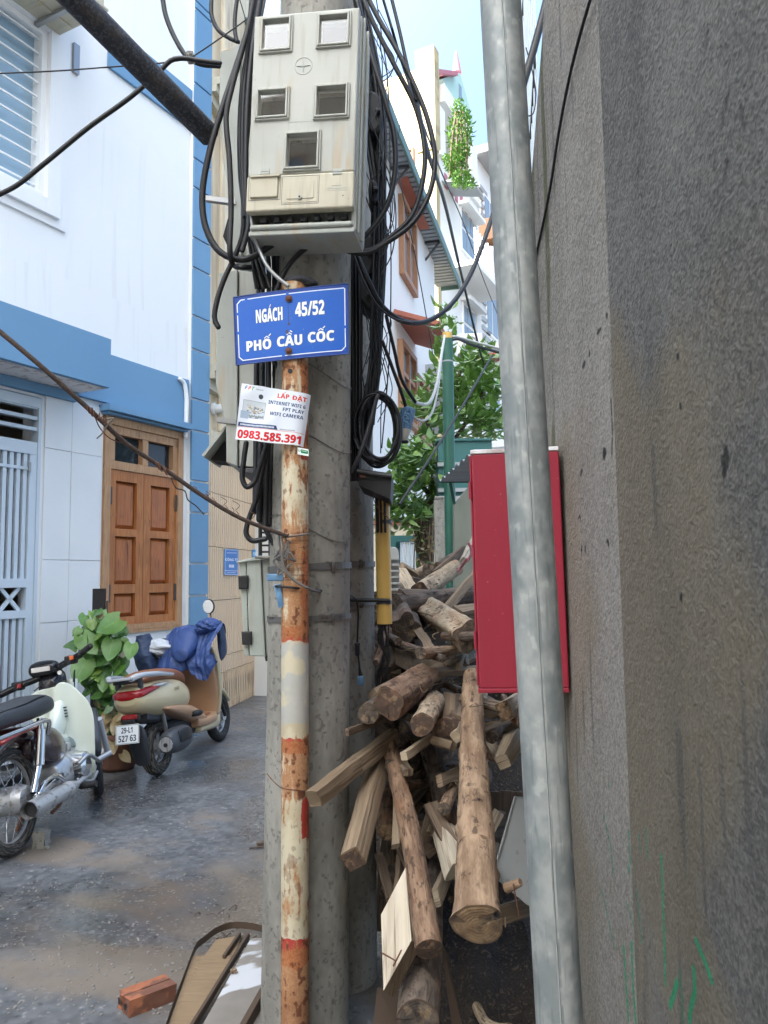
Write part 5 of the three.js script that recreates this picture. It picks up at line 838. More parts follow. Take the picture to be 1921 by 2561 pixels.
// ---------------------------------------------------------------- the stacked timber
function orient(a, b, roll) {
  const Y = b.clone().sub(a).normalize(), Z = camera.position.clone().sub(a); Z.addScaledVector(Y, -Z.dot(Y)).normalize(); const X = Y.clone().cross(Z);
  return new THREE.Quaternion().setFromRotationMatrix(new THREE.Matrix4().makeBasis(X, Y, Z)).multiply(new THREE.Quaternion().setFromAxisAngle(V(0, 1, 0), roll));
}
let wid = 0;
function log(label, a, b, r0, r1, bark = 0, cut = 0, o = {}) {
  a = P(...a); b = P(...b); wid++;
  const L = a.distanceTo(b), g = thing('log', label, 'log', a, 0, o.group); g.quaternion.copy(orient(a, b, wid * 1.7));
  const ns = 32, nl = Math.max(12, Math.round(L / 0.02)), sq = o.square || 0, lump = o.lump ?? 0.09;
  const rad = (A, y) => {
    const r = r0 + (r1 - r0) * y / L; let n = 1 + lump * 2 * (fbm2(Math.cos(A) * 1.2 + 5, Math.sin(A) * 1.2 + y * 6 + wid * 3.1, 2, 2, 3, wid % 5) - 0.5) + 0.09 * (fbm2(Math.cos(A) * 3 + 9, Math.sin(A) * 3 + y * 24 + wid, 1, 1, 3, 3) - 0.5);
    if (sq) n *= 1 + sq * 0.16 * Math.cos(4 * A + wid);
    for (const k of o.knots || []) n += 0.16 * Math.exp(-Math.pow((y - k) / 0.012, 2)) * (0.6 + 0.4 * Math.sin(A * 3));
    return r * n;
  };
  const bend = y => (o.bend || 0) * Math.sin(Math.PI * y / L);
  const geo = new THREE.CylinderGeometry(1, 1, L, ns, nl, true).translate(0, L / 2, 0), p = geo.attributes.position, uv = geo.attributes.uv;
  for (let i = 0; i < p.count; i++) { const A = Math.atan2(p.getZ(i), p.getX(i)), y = p.getY(i), r = rad(A, y); p.setXYZ(i, r * Math.cos(A) + bend(y), y, r * Math.sin(A)); uv.setXY(i, uv.getX(i) * 0.4, y + wid * 0.37); }
  geo.computeVertexNormals(); part('bark', geo, M.bark[bark], g);
  for (const e of [0, 1]) {
    const y0 = e * L, pos = [], uvs = [], id = []; pos.push(bend(y0), y0 + (e ? 0.002 : -0.002), 0); uvs.push(0.5, 0.5);
    for (let ring = 1; ring <= 3; ring++) for (let i = 0; i < ns; i++) { const A = i / ns * 2 * Math.PI, r = rad(A > Math.PI ? A - 2 * Math.PI : A, y0) * ring / 3, yy = y0 + (ring < 3 ? (e ? 1 : -1) * 0.003 * (fbm2(A + 2, ring + wid, 2, 2, 2, 1)) : 0); pos.push(r * Math.cos(A) + bend(y0), yy, r * Math.sin(A)); uvs.push(0.5 + 0.5 * ring / 3 * Math.cos(A), 0.5 + 0.5 * ring / 3 * Math.sin(A)); }
    for (let i = 0; i < ns; i++) { const n = (i + 1) % ns; id.push(0, 1 + i, 1 + n); for (let q = 0; q < 2; q++) { const u = 1 + q * ns, w = u + ns; id.push(u + i, w + i, w + n, u + i, w + n, u + n); } }
    const c = new THREE.BufferGeometry(); c.setAttribute('position', new THREE.Float32BufferAttribute(pos, 3)); c.setAttribute('uv', new THREE.Float32BufferAttribute(uvs, 2)); c.setIndex(id); c.computeVertexNormals();
    part('cut_end', c, M.cut[cut], g);
  }
  if (o.flakes) for (let i = 0; i < o.flakes; i++) { const A = rr(0, 6.28), y = rr(0.0, L * 0.97), r = rad(A > Math.PI ? A - 6.2832 : A, y) + 0.001, f = bx(rr(0.004, 0.010), rr(0.012, 0.045), 0.002, 0, 0, r - 0.0005).rotateY(A + Math.PI / 2).translate(bend(y), y, 0); part('bark_flake', f, M.bark[bark], g); }
  return g;
}
function plank(label, a, b, w, t, roll = 0, mat = 1, o = {}) {
  a = P(...a); b = P(...b); wid++;
  const L = a.distanceTo(b), g = thing(o.name || 'plank', label, o.cat || 'plank', a, 0, o.group); g.quaternion.copy(orient(a, b, roll));
  const geo = new THREE.BoxGeometry(w, L, t, 4, Math.max(6, Math.round(L / 0.05)), 3).translate(0, L / 2, 0), p = geo.attributes.position;
  for (let i = 0; i < p.count; i++) {
    let x = p.getX(i), y = p.getY(i), z = p.getZ(i); const s = wid * 2.3;
    const ex = Math.abs(x) > w * 0.49 ? 1 : 0, ez = Math.abs(z) > t * 0.49 ? 1 : 0, rough = 0.0032 * (o.rough ?? 1);
    if (ex && ez) { x *= 0.94; z *= 0.94; }
    x += rough * 1.2 * (fbm2(y * 6 + s, z * 9 + 4, 2, 2, 3, 2) - 0.5) * 2; z += rough * (fbm2(y * 5 + s + 7, x * 9 + 4, 2, 2, 3, 3) - 0.5) * 2;
    if (y < 0.001) y += (o.cut0 || 0) * x / w + rough * (fbm2(x * 40 + s, z * 40 + 3, 1, 1, 2, 1) - 0.5) * 2.2; else if (y > L - 0.001) y += (o.cut1 || 0) * x / w;
    const k = o.taper ? 1 + (o.taper - 1) * y / L : 1; p.setXYZ(i, x * k + (o.bend || 0) * Math.sin(Math.PI * y / L), y, z * k);
  }
  const m = uvm(toFlat(geo)), uv = m.attributes.uv; for (let i = 0; i < uv.count; i++) uv.setXY(i, uv.getX(i) + wid * 0.131, uv.getY(i) + wid * 0.29);
  part('timber', m, M.sawn[mat], g);
  if (o.end !== undefined) { const e = new THREE.PlaneGeometry(w * 0.95, t * 0.95).rotateX(Math.PI / 2).translate(0, -0.0055, 0); const ev = e.attributes.position; for (let i = 0; i < ev.count; i++) ev.setY(i, ev.getY(i) + (o.cut0 || 0) * ev.getX(i) / w); part('cut_end', e, M.cut[o.end], g); }
  for (const [x, y] of o.nails || []) part('nail_hole', new THREE.CircleGeometry(0.0055, 12).translate(x * w, y * L, t / 2 + 0.005), M.rustwire, g);
  return g;
}
function toFlat(g) { return g; }
// front of the pile
const big = log('long peeled log in the foreground, its broad cut end facing out', [1196, 2312, 1.78], [1180, 1690, 2.72], 0.0545, 0.032, 1, 0, { lump: 0.10, flakes: 22, knots: [0.004, 0.30, 0.62, 0.9], bend: 0.012 });
{ const s = part('branch_stub', cyl(0.010, 0.008, V(0, 0, 0), V(0.036, 0.012, 0.004), 12), M.bark[1], big); const q = P(1266, 2222, 1.86), e = P(1302, 2206, 1.84); big.worldToLocal(q); big.worldToLocal(e); s.geometry = cyl(0.0125, 0.009, q, e, 12); const n0 = big.worldToLocal(P(1284, 2210, 1.83)), n1 = big.worldToLocal(P(1298, 2290, 1.83)); part('nail', cyl(0.0018, 0.0018, n0, n1, 6), M.rustwire, big); }
log('slender reddish log running down behind the pale board', [1072, 2374, 1.95], [972, 1862, 2.62], 0.034, 0.026, 0, 1, { lump: 0.07, flakes: 8, bend: -0.012 });
log('dark thick log lowest in the pile, its end at the bottom edge', [1046, 2552, 1.92], [1088, 2110, 2.75], 0.053, 0.036, 2, 2, { lump: 0.07, flakes: 5 });
log('grey log slanting behind the long foreground log', [1150, 2140, 2.42], [1072, 1860, 2.86], 0.033, 0.036, 2, 2, { lump: 0.12, flakes: 7, knots: [0.25] });
{ // pale board with a slanted end and two bent nails
  const f = [[1014, 2170, 2.14], [1029, 2352, 1.99], [959, 2478, 1.90], [953, 2288, 2.07]].map(p => P(...p)), g = thing('plank', 'pale weathered board with rusty bent nails leaning on the reddish log', 'plank', f[2].clone());
  const q = f.map(p => p.sub(g.position)), off = P(1051, 2370, 2.04).sub(P(1029, 2352, 1.99));
  const geo = uvm(slab(q, off)); part('timber', geo, M.sawn[3], g);
  const e = slab([q[2].clone().add(V(0, -0.001, 0.001)), q[1].clone().add(V(0.001, -0.001, 0.001)), q[1].clone().add(off), q[2].clone().add(off)].map(p => p.clone()), V(0.0005, 0.0005, -0.0005)); part('sawn_end', uvm(e), M.sawn[1], g);
  const n = (a, b) => part('nail', cyl(0.0022, 0.0018, P(...a).sub(g.position), P(...b).sub(g.position), 8), M.rustwire, g); n([957, 2384, 1.925], [990, 2403, 1.905]); n([984, 2416, 1.90], [1004, 2376, 1.93]);
}
plank('squared grey post pointing down in front of the slimmer pole', [884, 2148, 2.13], [950, 1900, 2.62], 0.056, 0.056, 0.75, 1, { end: 1 });
plank('long split plank jutting out left across the poles', [782, 1998, 2.19], [985, 1840, 2.66], 0.05, 0.042, 0.5, 1, { rough: 1.4, cut0: 0.012 });
plank('thin dark lath poking out left above the split plank', [868, 1830, 2.36], [1010, 1782, 2.7], 0.022, 0.013, 0.3, 2);
log('short round log at the left edge of the pile, dark end out', [921, 1785, 2.42], [1000, 1735, 2.78], 0.034, 0.034, 2, 2, {});
log('reddish split log lying over the board with nail holes', [972, 1758, 2.40], [1062, 1692, 2.72], 0.050, 0.046, 0, 1, { square: 0.7, lump: 0.1, flakes: 4 });
plank('board with rusty nail holes running up to the right', [946, 1752, 2.56], [1176, 1628, 3.08], 0.082, 0.04, -0.35, 1, { nails: [[-0.1, 0.46], [0.2, 0.5], [0.1, 0.62], [0.25, 0.64], [-0.2, 0.74], [-0.05, 0.4]] });
log('small log with a frayed pale rim, below the split log', [1055, 1812, 2.36], [1086, 1752, 2.70], 0.036, 0.037, 3, 1, { lump: 0.16, flakes: 9 });
log('dark round log end tucked beside the long foreground log', [1113, 1828, 2.54], [1160, 1800, 2.9], 0.041, 0.04, 0, 1, {});
plank('short bright block end touching the long log on its left', [1140, 1842, 2.5], [1164, 1800, 2.75], 0.035, 0.03, 0.4, 0);
plank('pale short stick with a dark crack, below the frayed log', [1010, 1890, 2.36], [1082, 1842, 2.6], 0.026, 0.022, 0.4, 0);
plank('stubby flat block below the dark round log end', [1134, 1868, 2.46], [1084, 1852, 2.52], 0.027, 0.03, 0.2, 1);
plank('bright fresh-cut timber with a chamfered end behind the long log', [1140, 2180, 2.26], [1110, 2076, 2.44], 0.055, 0.06, 0.7, 3, { cut0: 0.03 });
plank('dark plank behind the fresh-cut timber', [1074, 2128, 2.5], [1120, 2030, 2.74], 0.04, 0.04, 0.4, 2);
plank('upper of two dull boards crossing behind the reddish log', [1010, 1985, 2.72], [1080, 1912, 2.92], 0.045, 0.03, 0.3, 2);
plank('lower of two dull boards crossing behind the reddish log', [1018, 2012, 2.66], [1088, 1938, 2.88], 0.035, 0.03, 0.3, 1);
plank('brown lath low down between the pole and the pale board', [978, 2250, 2.42], [948, 2140, 2.62], 0.03, 0.018, 0.2, 2);
log('knotty stub beside the slimmer pole, behind the reddish log', [966, 2080, 2.55], [962, 1990, 2.75], 0.03, 0.032, 0, 0, { lump: 0.18 });
plank('timber stub just under the red cabinet', [1262, 1778, 2.42], [1300, 1752, 2.9], 0.06, 0.045, 0.2, 0, { end: 0 });
plank('pointed pale offcut under the red cabinet, right of the long log', [1258, 1905, 2.42], [1290, 1848, 2.7], 0.045, 0.04, 0.6, 0, { taper: 1.5 });
plank('dull beam lying level behind the long log, upper one', [1090, 1792, 2.84], [1320, 1770, 2.88], 0.05, 0.05, 0.1, 2);
plank('dull beam lying level behind the long log, lower one', [1196, 1822, 2.86], [1320, 1812, 2.84], 0.045, 0.045, 0.1, 1);
plank('upright stub between the split log and the long log', [1094, 1780, 2.66], [1084, 1738, 2.8], 0.035, 0.03, 0.4, 1);
// upper back of the pile
log('short pale log with a dark red end on top of the pile', [1050, 1480, 3.55], [1138, 1422, 4.05], 0.045, 0.045, 3, 1, { flakes: 5, square: 0.4 });
log('squared pale log with its dark end against the red cabinet', [1172, 1592, 2.72], [1058, 1518, 3.45], 0.052, 0.053, 3, 2, { square: 1, flakes: 10, lump: 0.07 });
plank('pale beam slanting in from the left under the short pale log', [1060, 1535, 3.42], [1000, 1432, 4.1], 0.07, 0.05, 0.5, 0);
log('massive squared block end at the left of the pile', [1016, 1572, 2.98], [1000, 1520, 3.5], 0.058, 0.056, 2, 2, { square: 1.2, lump: 0.1 });
{ const g = thing('bent_board', 'bent plywood sheet wedged under the squared block', 'board', P(1030, 1690, 3.1)); const s = new THREE.PlaneGeometry(1, 1, 14, 12), p = s.attributes.position, q = [[985, 1575, 3.2], [1058, 1600, 3.3], [1084, 1652, 3.14], [990, 1660, 3.0]].map(c => P(...c).sub(g.position)); for (let i = 0; i < p.count; i++) { const u = p.getX(i) + 0.5, v = 0.5 - p.getY(i), c = q[0].clone().lerp(q[1], u).lerp(q[3].clone().lerp(q[2], u), v); c.z += 0.05 * Math.sin(u * 3.1) + 0.02 * Math.sin(v * 3); c.y -= 0.03 * Math.sin(u * 3.1) * v; p.setXYZ(i, c.x, c.y, c.z); } s.computeVertexNormals(); const b = s.clone().translate(0.004, -0.006, -0.008); part('sheet', [s, b], M.sawn[1], g); }
plank('grey weathered slab standing behind the bent sheet, by the yellow tube', [985, 1690, 3.05], [980, 1580, 3.3], 0.06, 0.02, 0.2, 1);
plank('rough split rail leaning up to the cabinet edge', [1116, 1524, 3.3], [1198, 1424, 3.6], 0.036, 0.03, 0.4, 1);
plank('thin dark rail near the top of the pile', [1090, 1432, 3.9], [1160, 1372, 4.3], 0.035, 0.03, 0.3, 2);
log('round log with a black end at the very top of the pile', [1072, 1424, 4.2], [1040, 1440, 4.7], 0.037, 0.037, 3, 2, {});
plank('small dark block under the topmost round log', [1006, 1446, 3.95], [1044, 1452, 4.1], 0.03, 0.04, 0.1, 2);
plank('dull brown board at the top left of the pile', [1000, 1420, 4.2], [1036, 1440, 4.3], 0.06, 0.04, 0.4, 1);
plank('pale pole leaning out at the top of the pile by the cabinet', [1160, 1402, 3.7], [1192, 1336, 4.2], 0.034, 0.03, 0.3, 3);
plank('brown wedge block behind the squared pale log', [1140, 1536, 3.2], [1200, 1528, 3.3], 0.055, 0.06, 0.6, 1);
log('mossy dark bough at the top of the pile before the concrete post', [1100, 1420, 4.3], [1160, 1380, 4.7], 0.035, 0.03, 2, 2, { lump: 0.3 });
plank('flat pale offcut under the short pale log', [1070, 1510, 3.6], [1112, 1480, 3.8], 0.05, 0.02, 0.5, 0);
// the many thin sticks and split laths between the logs
for (let i = 0; i < 96; i++) {
  const y = rr(1580, 2230), low = y > 1960, x = low ? rr(975, 1230) : rr(950, 1290), d = rr(2.5, 3.0) - (low ? 0.15 : 0), A = low ? rr(-0.5, 0.5) + 1.57 : rr(0.0, 6.283), k = rr(35, 90), dx = k * Math.cos(A), dy = k * Math.sin(A) * (low ? 1 : 0.5);
  const a = [x - dx, y + Math.abs(dy), d - rr(0.02, 0.12)], b = [x + dx, y - Math.abs(dy), d + rr(0.1, 0.35)];
  if (i % 5 < 2) log('thin weathered stick among the logs of the pile', a, b, rr(0.010, 0.022), rr(0.010, 0.02), i % 3, 2, { group: 'thin sticks in the pile', lump: 0.14 });
  else plank('split weathered lath among the logs of the pile', a, b, rr(0.018, 0.05), rr(0.010, 0.025), rr(0, 1.2), i % 7 === 0 ? 0 : i % 3 ? 1 : 2, { group: 'split laths in the pile', rough: 1.4, cut0: rr(-0.02, 0.02) });
}
// timbers deep inside that close the pile
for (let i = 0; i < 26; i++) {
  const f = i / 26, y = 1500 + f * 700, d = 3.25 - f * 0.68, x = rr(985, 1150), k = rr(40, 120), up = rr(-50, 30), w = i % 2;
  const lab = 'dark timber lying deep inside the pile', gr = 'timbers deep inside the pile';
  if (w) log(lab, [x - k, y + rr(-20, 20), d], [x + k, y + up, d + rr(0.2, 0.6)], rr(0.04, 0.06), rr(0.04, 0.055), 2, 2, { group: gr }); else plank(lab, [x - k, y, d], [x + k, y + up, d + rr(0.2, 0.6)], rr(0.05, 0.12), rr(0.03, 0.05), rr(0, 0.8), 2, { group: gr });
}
for (let i = 0; i < 6; i++) plank('added dark board closing the back of the hollow under the pile', [980 + i * 62, 2330 + 10 * (i % 3), 3.1], [1010 + i * 58, 1980, 3.2], 0.16, 0.02, 0.15, 2, { group: 'added boards closing the back of the hollow' });  // added row of dark boards, keeps light from behind out of the hollow
{ // added dark surface, coloured for the deep shade in the hollow under the timber
  const g = thing('shade_filler', 'added dark filler standing in for the deep shade under the pile', 'heap', V(0.1, 0, -2.6)), s = new THREE.PlaneGeometry(1, 1, 24, 24), p = s.attributes.position;
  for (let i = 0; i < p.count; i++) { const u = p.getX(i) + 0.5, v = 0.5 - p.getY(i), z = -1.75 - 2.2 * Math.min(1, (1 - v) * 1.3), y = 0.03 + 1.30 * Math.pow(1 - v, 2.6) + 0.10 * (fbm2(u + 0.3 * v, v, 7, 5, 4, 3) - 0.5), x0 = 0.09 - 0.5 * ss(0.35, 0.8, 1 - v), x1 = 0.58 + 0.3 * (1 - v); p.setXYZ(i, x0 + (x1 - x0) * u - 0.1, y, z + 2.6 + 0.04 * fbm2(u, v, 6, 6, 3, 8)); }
  s.computeVertexNormals(); part('surface', uvm(s), M.shadeFill, g);
}
// things stuck in the pile
{
  const g = thing('plastic_bottle', 'clear plastic bottle lying in the pile under the squared pale log', 'bottle', P(1112, 1622, 2.86)); const a = P(1112, 1622, 2.86), b = P(1200, 1628, 2.86); g.quaternion.copy(orient(a, b, 0));
  const pr = [[0.0, 0], [0.02, 0.0], [0.03, 0.006], [0.031, 0.03], [0.029, 0.034], [0.031, 0.04], [0.031, 0.062], [0.029, 0.066], [0.031, 0.072], [0.031, 0.1], [0.022, 0.125], [0.011, 0.135], [0.011, 0.15]].map(p => new THREE.Vector2(p[0], p[1]));
  part('body', new THREE.LatheGeometry(pr, 28), M.clearGlass, g); part('cap', cyl(0.013, 0.013, V(0, 0.146, 0), V(0, 0.162, 0), 18), M.bluePlastic, g);
}
{ const g = thing('panel_sheet', 'pale grey flat sheet leaning low behind the galvanised pipe', 'sheet', P(1290, 2262, 2.6)); const s = shapeOf([[1288, 1992], [1340, 1996], [1340, 2272], [1318, 2262], [1244, 2200], [1244, 2150]].map(([x, y]) => { const v = P(x, y, 2.55).sub(g.position); return [v.x, v.y]; })); part('sheet', ext(s, 0.012, 0.002, 0.05), M.panel, g); part('tape_edge', cyl(0.004, 0.004, P(1288, 1992, 2.54).sub(g.position), P(1244, 2150, 2.54).sub(g.position), 6), M.panel, g); }
plank('buff board lying under the pale grey sheet', [1246, 2290, 2.56], [1340, 2262, 2.7], 0.06, 0.02, 0.2, 1);
{ const g = thing('rusty_sheet', 'brown rusty sheet at the bottom beneath the lowest log', 'sheet', P(1010, 2570, 2.2)); const q = [[1100, 2340, 2.3], [1130, 2560, 2.12], [1165, 2600, 2.1], [1120, 2390, 2.32]].map(p => P(...p).sub(g.position)); part('sheet', uvm(slab([q[0], q[3], q[2], q[1]], V(0, -0.003, -0.008))), M.mudDark, g); const q2 = [[944, 2470, 2.3], [1010, 2480, 2.35], [1010, 2590, 2.1], [930, 2590, 2.05]].map(p => P(...p).sub(g.position)); part('lower_sheet', uvm(slab(q2, V(0, -0.006, -0.01))), M.mudDark, g); }
log('curved pale branch at the bottom right of the dark gap', [1192, 2518, 2.2], [1275, 2575, 2.02], 0.013, 0.015, 3, 0, { bend: 0.02, lump: 0.12 });
for (const [a, b, c] of [[[1172, 1358, 3.3], [1180, 1380, 3.3], [1170, 1402, 3.3]], [[1186, 1356, 3.3], [1178, 1376, 3.32], [1188, 1394, 3.3]], [[1168, 1398, 3.3], [1152, 1420, 3.4], [1146, 1428, 3.4]]]) cable('plastic_string', 'pink plastic string caught at the top of the pile by the cabinet', [a, b, c], 0.006, M.pink, 3.3, 'pink plastic string on the pile', 'string', 20);
{ const q = P(1014, 1514, 3.6), g = thing('cloth_scrap', 'red and white scrap caught left of the pale squared log', 'scrap', q); part('cloth', new THREE.IcosahedronGeometry(0.024, 2).scale(1, 0.8, 0.5), M.pink, g); part('fold', new THREE.IcosahedronGeometry(0.018, 2).scale(1, 0.6, 0.6).translate(0.014, 0.016, 0.008), M.palePlastic, g); }
for (let i = 0; i < 20; i++) { const x = rr(1000, 1190), y = rr(1500, 1960); cable('twig', 'thin twig caught among the timber', [[x, y], [x + rr(-20, 20), y + rr(-10, 14)], [x + rr(-40, 40), y + rr(-20, 20)]], rr(0.0012, 0.0025), M.stem, rr(2.4, 3.1), 'twigs caught among the timber', 'twig', 12); }
// pale ribbed rack left of the pile
{
  const d = 3.75, a = P(972, 1368, d), b = P(1000, 1580, d), g = thing('ribbed_rack', 'pale grey ribbed plastic rack standing between yellow tube and pile', 'rack', V(a.x, b.y, a.z)); const w = b.x - a.x + 0.002, H = a.y - b.y;
  const s = new THREE.Shape(); s.moveTo(0, 0); s.lineTo(w, 0); s.lineTo(w, H - w * 0.8); s.quadraticCurveTo(w, H, w * 0.4, H); s.lineTo(0, H); s.closePath();
  part('back', ext(s, 0.03, 0.004, -0.02), M.rack, g);
  for (let i = 0; i < 12; i++) part('rib', bq(w * 0.1, w * 1.02, 0.02 + i * 0.030, 0.031 + i * 0.030, -0.004, 0.03, 0.002), M.rack, g);
  part('upright', bq(w * 0.02, w * 0.16, 0, H * 0.93, -0.0035, 0.012, 0.002), M.rack, g);
}

// ---------------------------------------------------------------- the houses down the lane
{
  const g = thing('white_house', 'plain white house with orange-framed windows and a green eave down the lane', 'house', V(-0.21, 0, -10), dirOf(1440, 1433));
  const w = (px, py, z = 0) => localAt(g, px, py, z);
  const x1 = w(1088, 760).x, eA = w(1149, 714, 0.32), eB = w(987, 332, 0.32), H = (eA.y + eB.y) / 2, top = H + 0.1;
  part('wall', bq(-0.8, x1, 0, top, -6, 0), M.farWhite, g);
  // corrugated eave with a green fascia
  const X0 = -1.2, X1 = eA.x, n = Math.floor((X1 - X0) / 0.16), rib = [];
  for (let i = 0; i < n; i++) rib.push(bq(X0 + i * 0.16, X0 + i * 0.16 + 0.1, H + 0.06, H + 0.085, -0.2, 0.30));
  rib.push(bq(X0, X1, H + 0.0855, H + 0.1, -0.2, 0.31)); part('eave', rib, M.greyRoof, g);
  part('fascia', [bq(X0, X1 + 0.02, H, H + 0.17, 0.311, 0.35), bq(X1 + 0.001, X1 + 0.04, H, H + 0.17, -0.1, 0.31)], M.greenRoof, g);
  part('roof', (() => { const s = bx(X1 - X0, 0.06, 6.6); s.rotateX(0.32); s.translate((X0 + X1) / 2, H + 1.24, -2.85); return s; })(), M.greenRoof, g);
  for (const x of [0.2, 1.6, 3.0, 4.4]) if (x < X1) part('bracket', [cyl(0.025, 0.025, V(x, H - 0.3, 0), V(x, H + 0.02, 0.28), 6), bq(x - 0.03, x + 0.03, H + 0.02, H + 0.059, 0.002, 0.30)], M.iron, g);
  const window = (xa, xb, ya, yb, cols, hood, lab) => {
    const W = part('window', [bq(xa, xa + 0.09, ya, yb, 0.002, 0.09), bq(xb - 0.09, xb, ya, yb, 0.002, 0.09), bq(xa + 0.09, xb - 0.09, yb - 0.09, yb, 0.002, 0.09), bq(xa + 0.09, xb - 0.09, ya, ya + 0.09, 0.002, 0.09)], M.orange, g, lab);
    for (let i = 0; i < cols; i++) { const a = xa + 0.09 + (xb - xa - 0.18) * i / cols, b = xa + 0.09 + (xb - xa - 0.18) * (i + 1) / cols; part('pane', bq(a + 0.03, b - 0.03, ya + 0.12, yb - 0.55, 0.01, 0.02), M.farGlass, W); part('pane', bq(a + 0.03, b - 0.03, yb - 0.48, yb - 0.12, 0.01, 0.02), M.farGlass, W); if (i) part('mullion', bq(a - 0.03, a + 0.03, ya + 0.09, yb - 0.09, 0.003, 0.08), M.orange, W); part('rail', bq(a + 0.03, b - 0.03, yb - 0.55, yb - 0.48, 0.004, 0.07), M.orange, W); }
    if (hood) { const s = bx(xb - xa + 0.5, 0.07, 0.75); s.rotateX(0.35); s.translate((xa + xb) / 2, yb + 0.24, 0.36); part('hood', s, M.redTile, W); }
  };
  window(w(997, 600).x, w(1032, 600).x, w(1015, 713).y, w(1012, 520).y, 2, false, 'tall orange-framed upper window under a red ledge');
  part('red_ledge', bq(w(997, 480).x - 0.2, w(1048, 560).x, w(1030, 535).y, w(1030, 490).y, 0.002, 0.2), M.redTile, g);
  window(w(995, 950).x, w(1032, 950).x, w(1015, 1062).y, w(1012, 872).y, 2, true, 'orange-framed window under a red tiled hood');
  window(w(1035, 1020).x, w(1069, 1020).x, w(1050, 1100).y, w(1050, 953).y, 2, false, 'small orange-framed window beside the hooded one');
  part('side_fin', bq(w(1064, 930).x, w(1064, 930).x + 0.06, w(1064, 955).y - 1.0, w(1064, 912).y, 0.002, 0.5), M.greyRoof, g);
}
{
  const d = 19, C = P(1104, 700, d).setY(0), g = thing('tall_house', 'tall narrow cream and white house with a planted balcony against the sky', 'house', C, dirOf(1890, 1422));
  const w = (px, py, z = 0) => localAt(g, px, py, z), yT = w(1104, 190).y, L = w(1196, 500).x;
  part('wall', bq(0.001, L, 0, w(1110, 400).y, -6.5, 0), M.farWhite, g);
  const yr = w(1110, 400).y, yo = w(1119, 262).y;
  part('end_wall', bq(-0.25, 0, 0, yT, -6.6, 0.001), M.yellowWall, g);
  part('corner_pier', [bq(-0.3, 0.05, yr, yT + 0.5, -0.5, 0.03)], M.yellowWall, g);
  part('upper_wall', [bq(0.051, 0.5, yr, yT - 0.9, -6.5, 0), bq(L - 0.5, L, yr, yo, -6.5, 0), bq(0.5, L - 0.5, yo, yo + 0.5, -6.5, 0), bq(0.5, L - 0.5, yr, yo, -6.5, -1.4)], M.farWhite, g);
  // mint gable storey with a pink roof edge and finial
  const gx = w(1150, 180).x; part('gable', ext(shapeOf([[1120, 264], [1187, 320], [1168, 245], [1150, 182], [1108, 196]].map(([x, y]) => { const v = w(x, y, -0.2); return [v.x, v.y]; })), 0.5, 0, -0.45), M.mint, g);
  part('roof_edge', ext(shapeOf([[0.1, w(1106, 194).y], [gx, w(1148, 184).y], [gx, w(1148, 174).y], [0.1, w(1106, 184).y]]), 0.7, 0, -0.4), M.pink, g);
  const fz = w(1142, 176, -1); part('finial', [cyl(0.16, 0.03, V(fz.x, fz.y - 0.1, -1), V(fz.x, fz.y + 0.65, -1), 10), new THREE.SphereGeometry(0.11, 10, 8).translate(fz.x, fz.y + 0.2, -1)].map(q => q.index ? q.toNonIndexed() : q), M.pink, g);
  part('gable_window', bq(w(1148, 220, -0.19).x, w(1154, 220, -0.19).x, w(1150, 245, -0.19).y, w(1150, 212, -0.19).y, -0.3, -0.18), M.farGlass, g);
  // pierced parapet
  const hb = w(1120, 405).y; for (let i = 0; i < 6; i++) part('parapet_hole', bq(0.35 + i * (L - 0.8) / 6, 0.55 + i * (L - 0.8) / 6, yr - 0.75, yr - 0.35, 0.001, 0.02), M.pink, g);
  part('parapet_cap', bq(-0.05, L + 0.05, yr - 0.05, yr + 0.05, -0.2, 0.08), M.farWhite, g);
  const win = (a, b, y0, y1) => { const W = part('window', [bq(a - 0.08, b + 0.08, y1, y1 + 0.1, 0.002, 0.3), bq(a, a + 0.06, y0, y1, 0.002, 0.05), bq(b - 0.06, b, y0, y1, 0.002, 0.05), bq(a + 0.06, b - 0.06, y0, y0 + 0.07, 0.002, 0.05)], M.farWhite, g); for (let i = 0; i < 3; i++) { const p = a + 0.08 + (b - a - 0.16) * i / 3, q = p + (b - a - 0.16) / 3 - 0.06; part('pane', bq(p, q, y0 + 0.1, y1 - 0.6, 0.004, 0.02), M.farGlass, W); part('pane', bq(p, q, y1 - 0.5, y1 - 0.05, 0.004, 0.02), M.farGlass, W); } };
  win(w(1150, 560).x, w(1190, 620).x, w(1170, 645).y, w(1170, 540).y); win(w(1155, 800).x, w(1192, 830).x, w(1170, 880).y, w(1170, 768).y);
  part('awning', (() => { const s = bx(0.9, 0.04, 0.9); s.rotateX(0.25); s.translate(0.6, w(1112, 470).y, 0.4); return s; })(), M.greyRoof, g);
  part('balcony_slab', bq(0.4, L, w(1170, 715).y - 0.12, w(1170, 715).y, 0.002, 0.8), M.farWhite, g);
  for (let i = 0; i < 12; i++) part('baluster', bq(0.5 + i * (L - 0.6) / 12, 0.54 + i * (L - 0.6) / 12, w(1170, 715).y, w(1170, 715).y + 0.9, 0.74, 0.78), M.farWhite, g);
  const v = localAt(g, 1010, 402, 0); const ev = new THREE.Group(); g.add(ev); g.remove(ev);
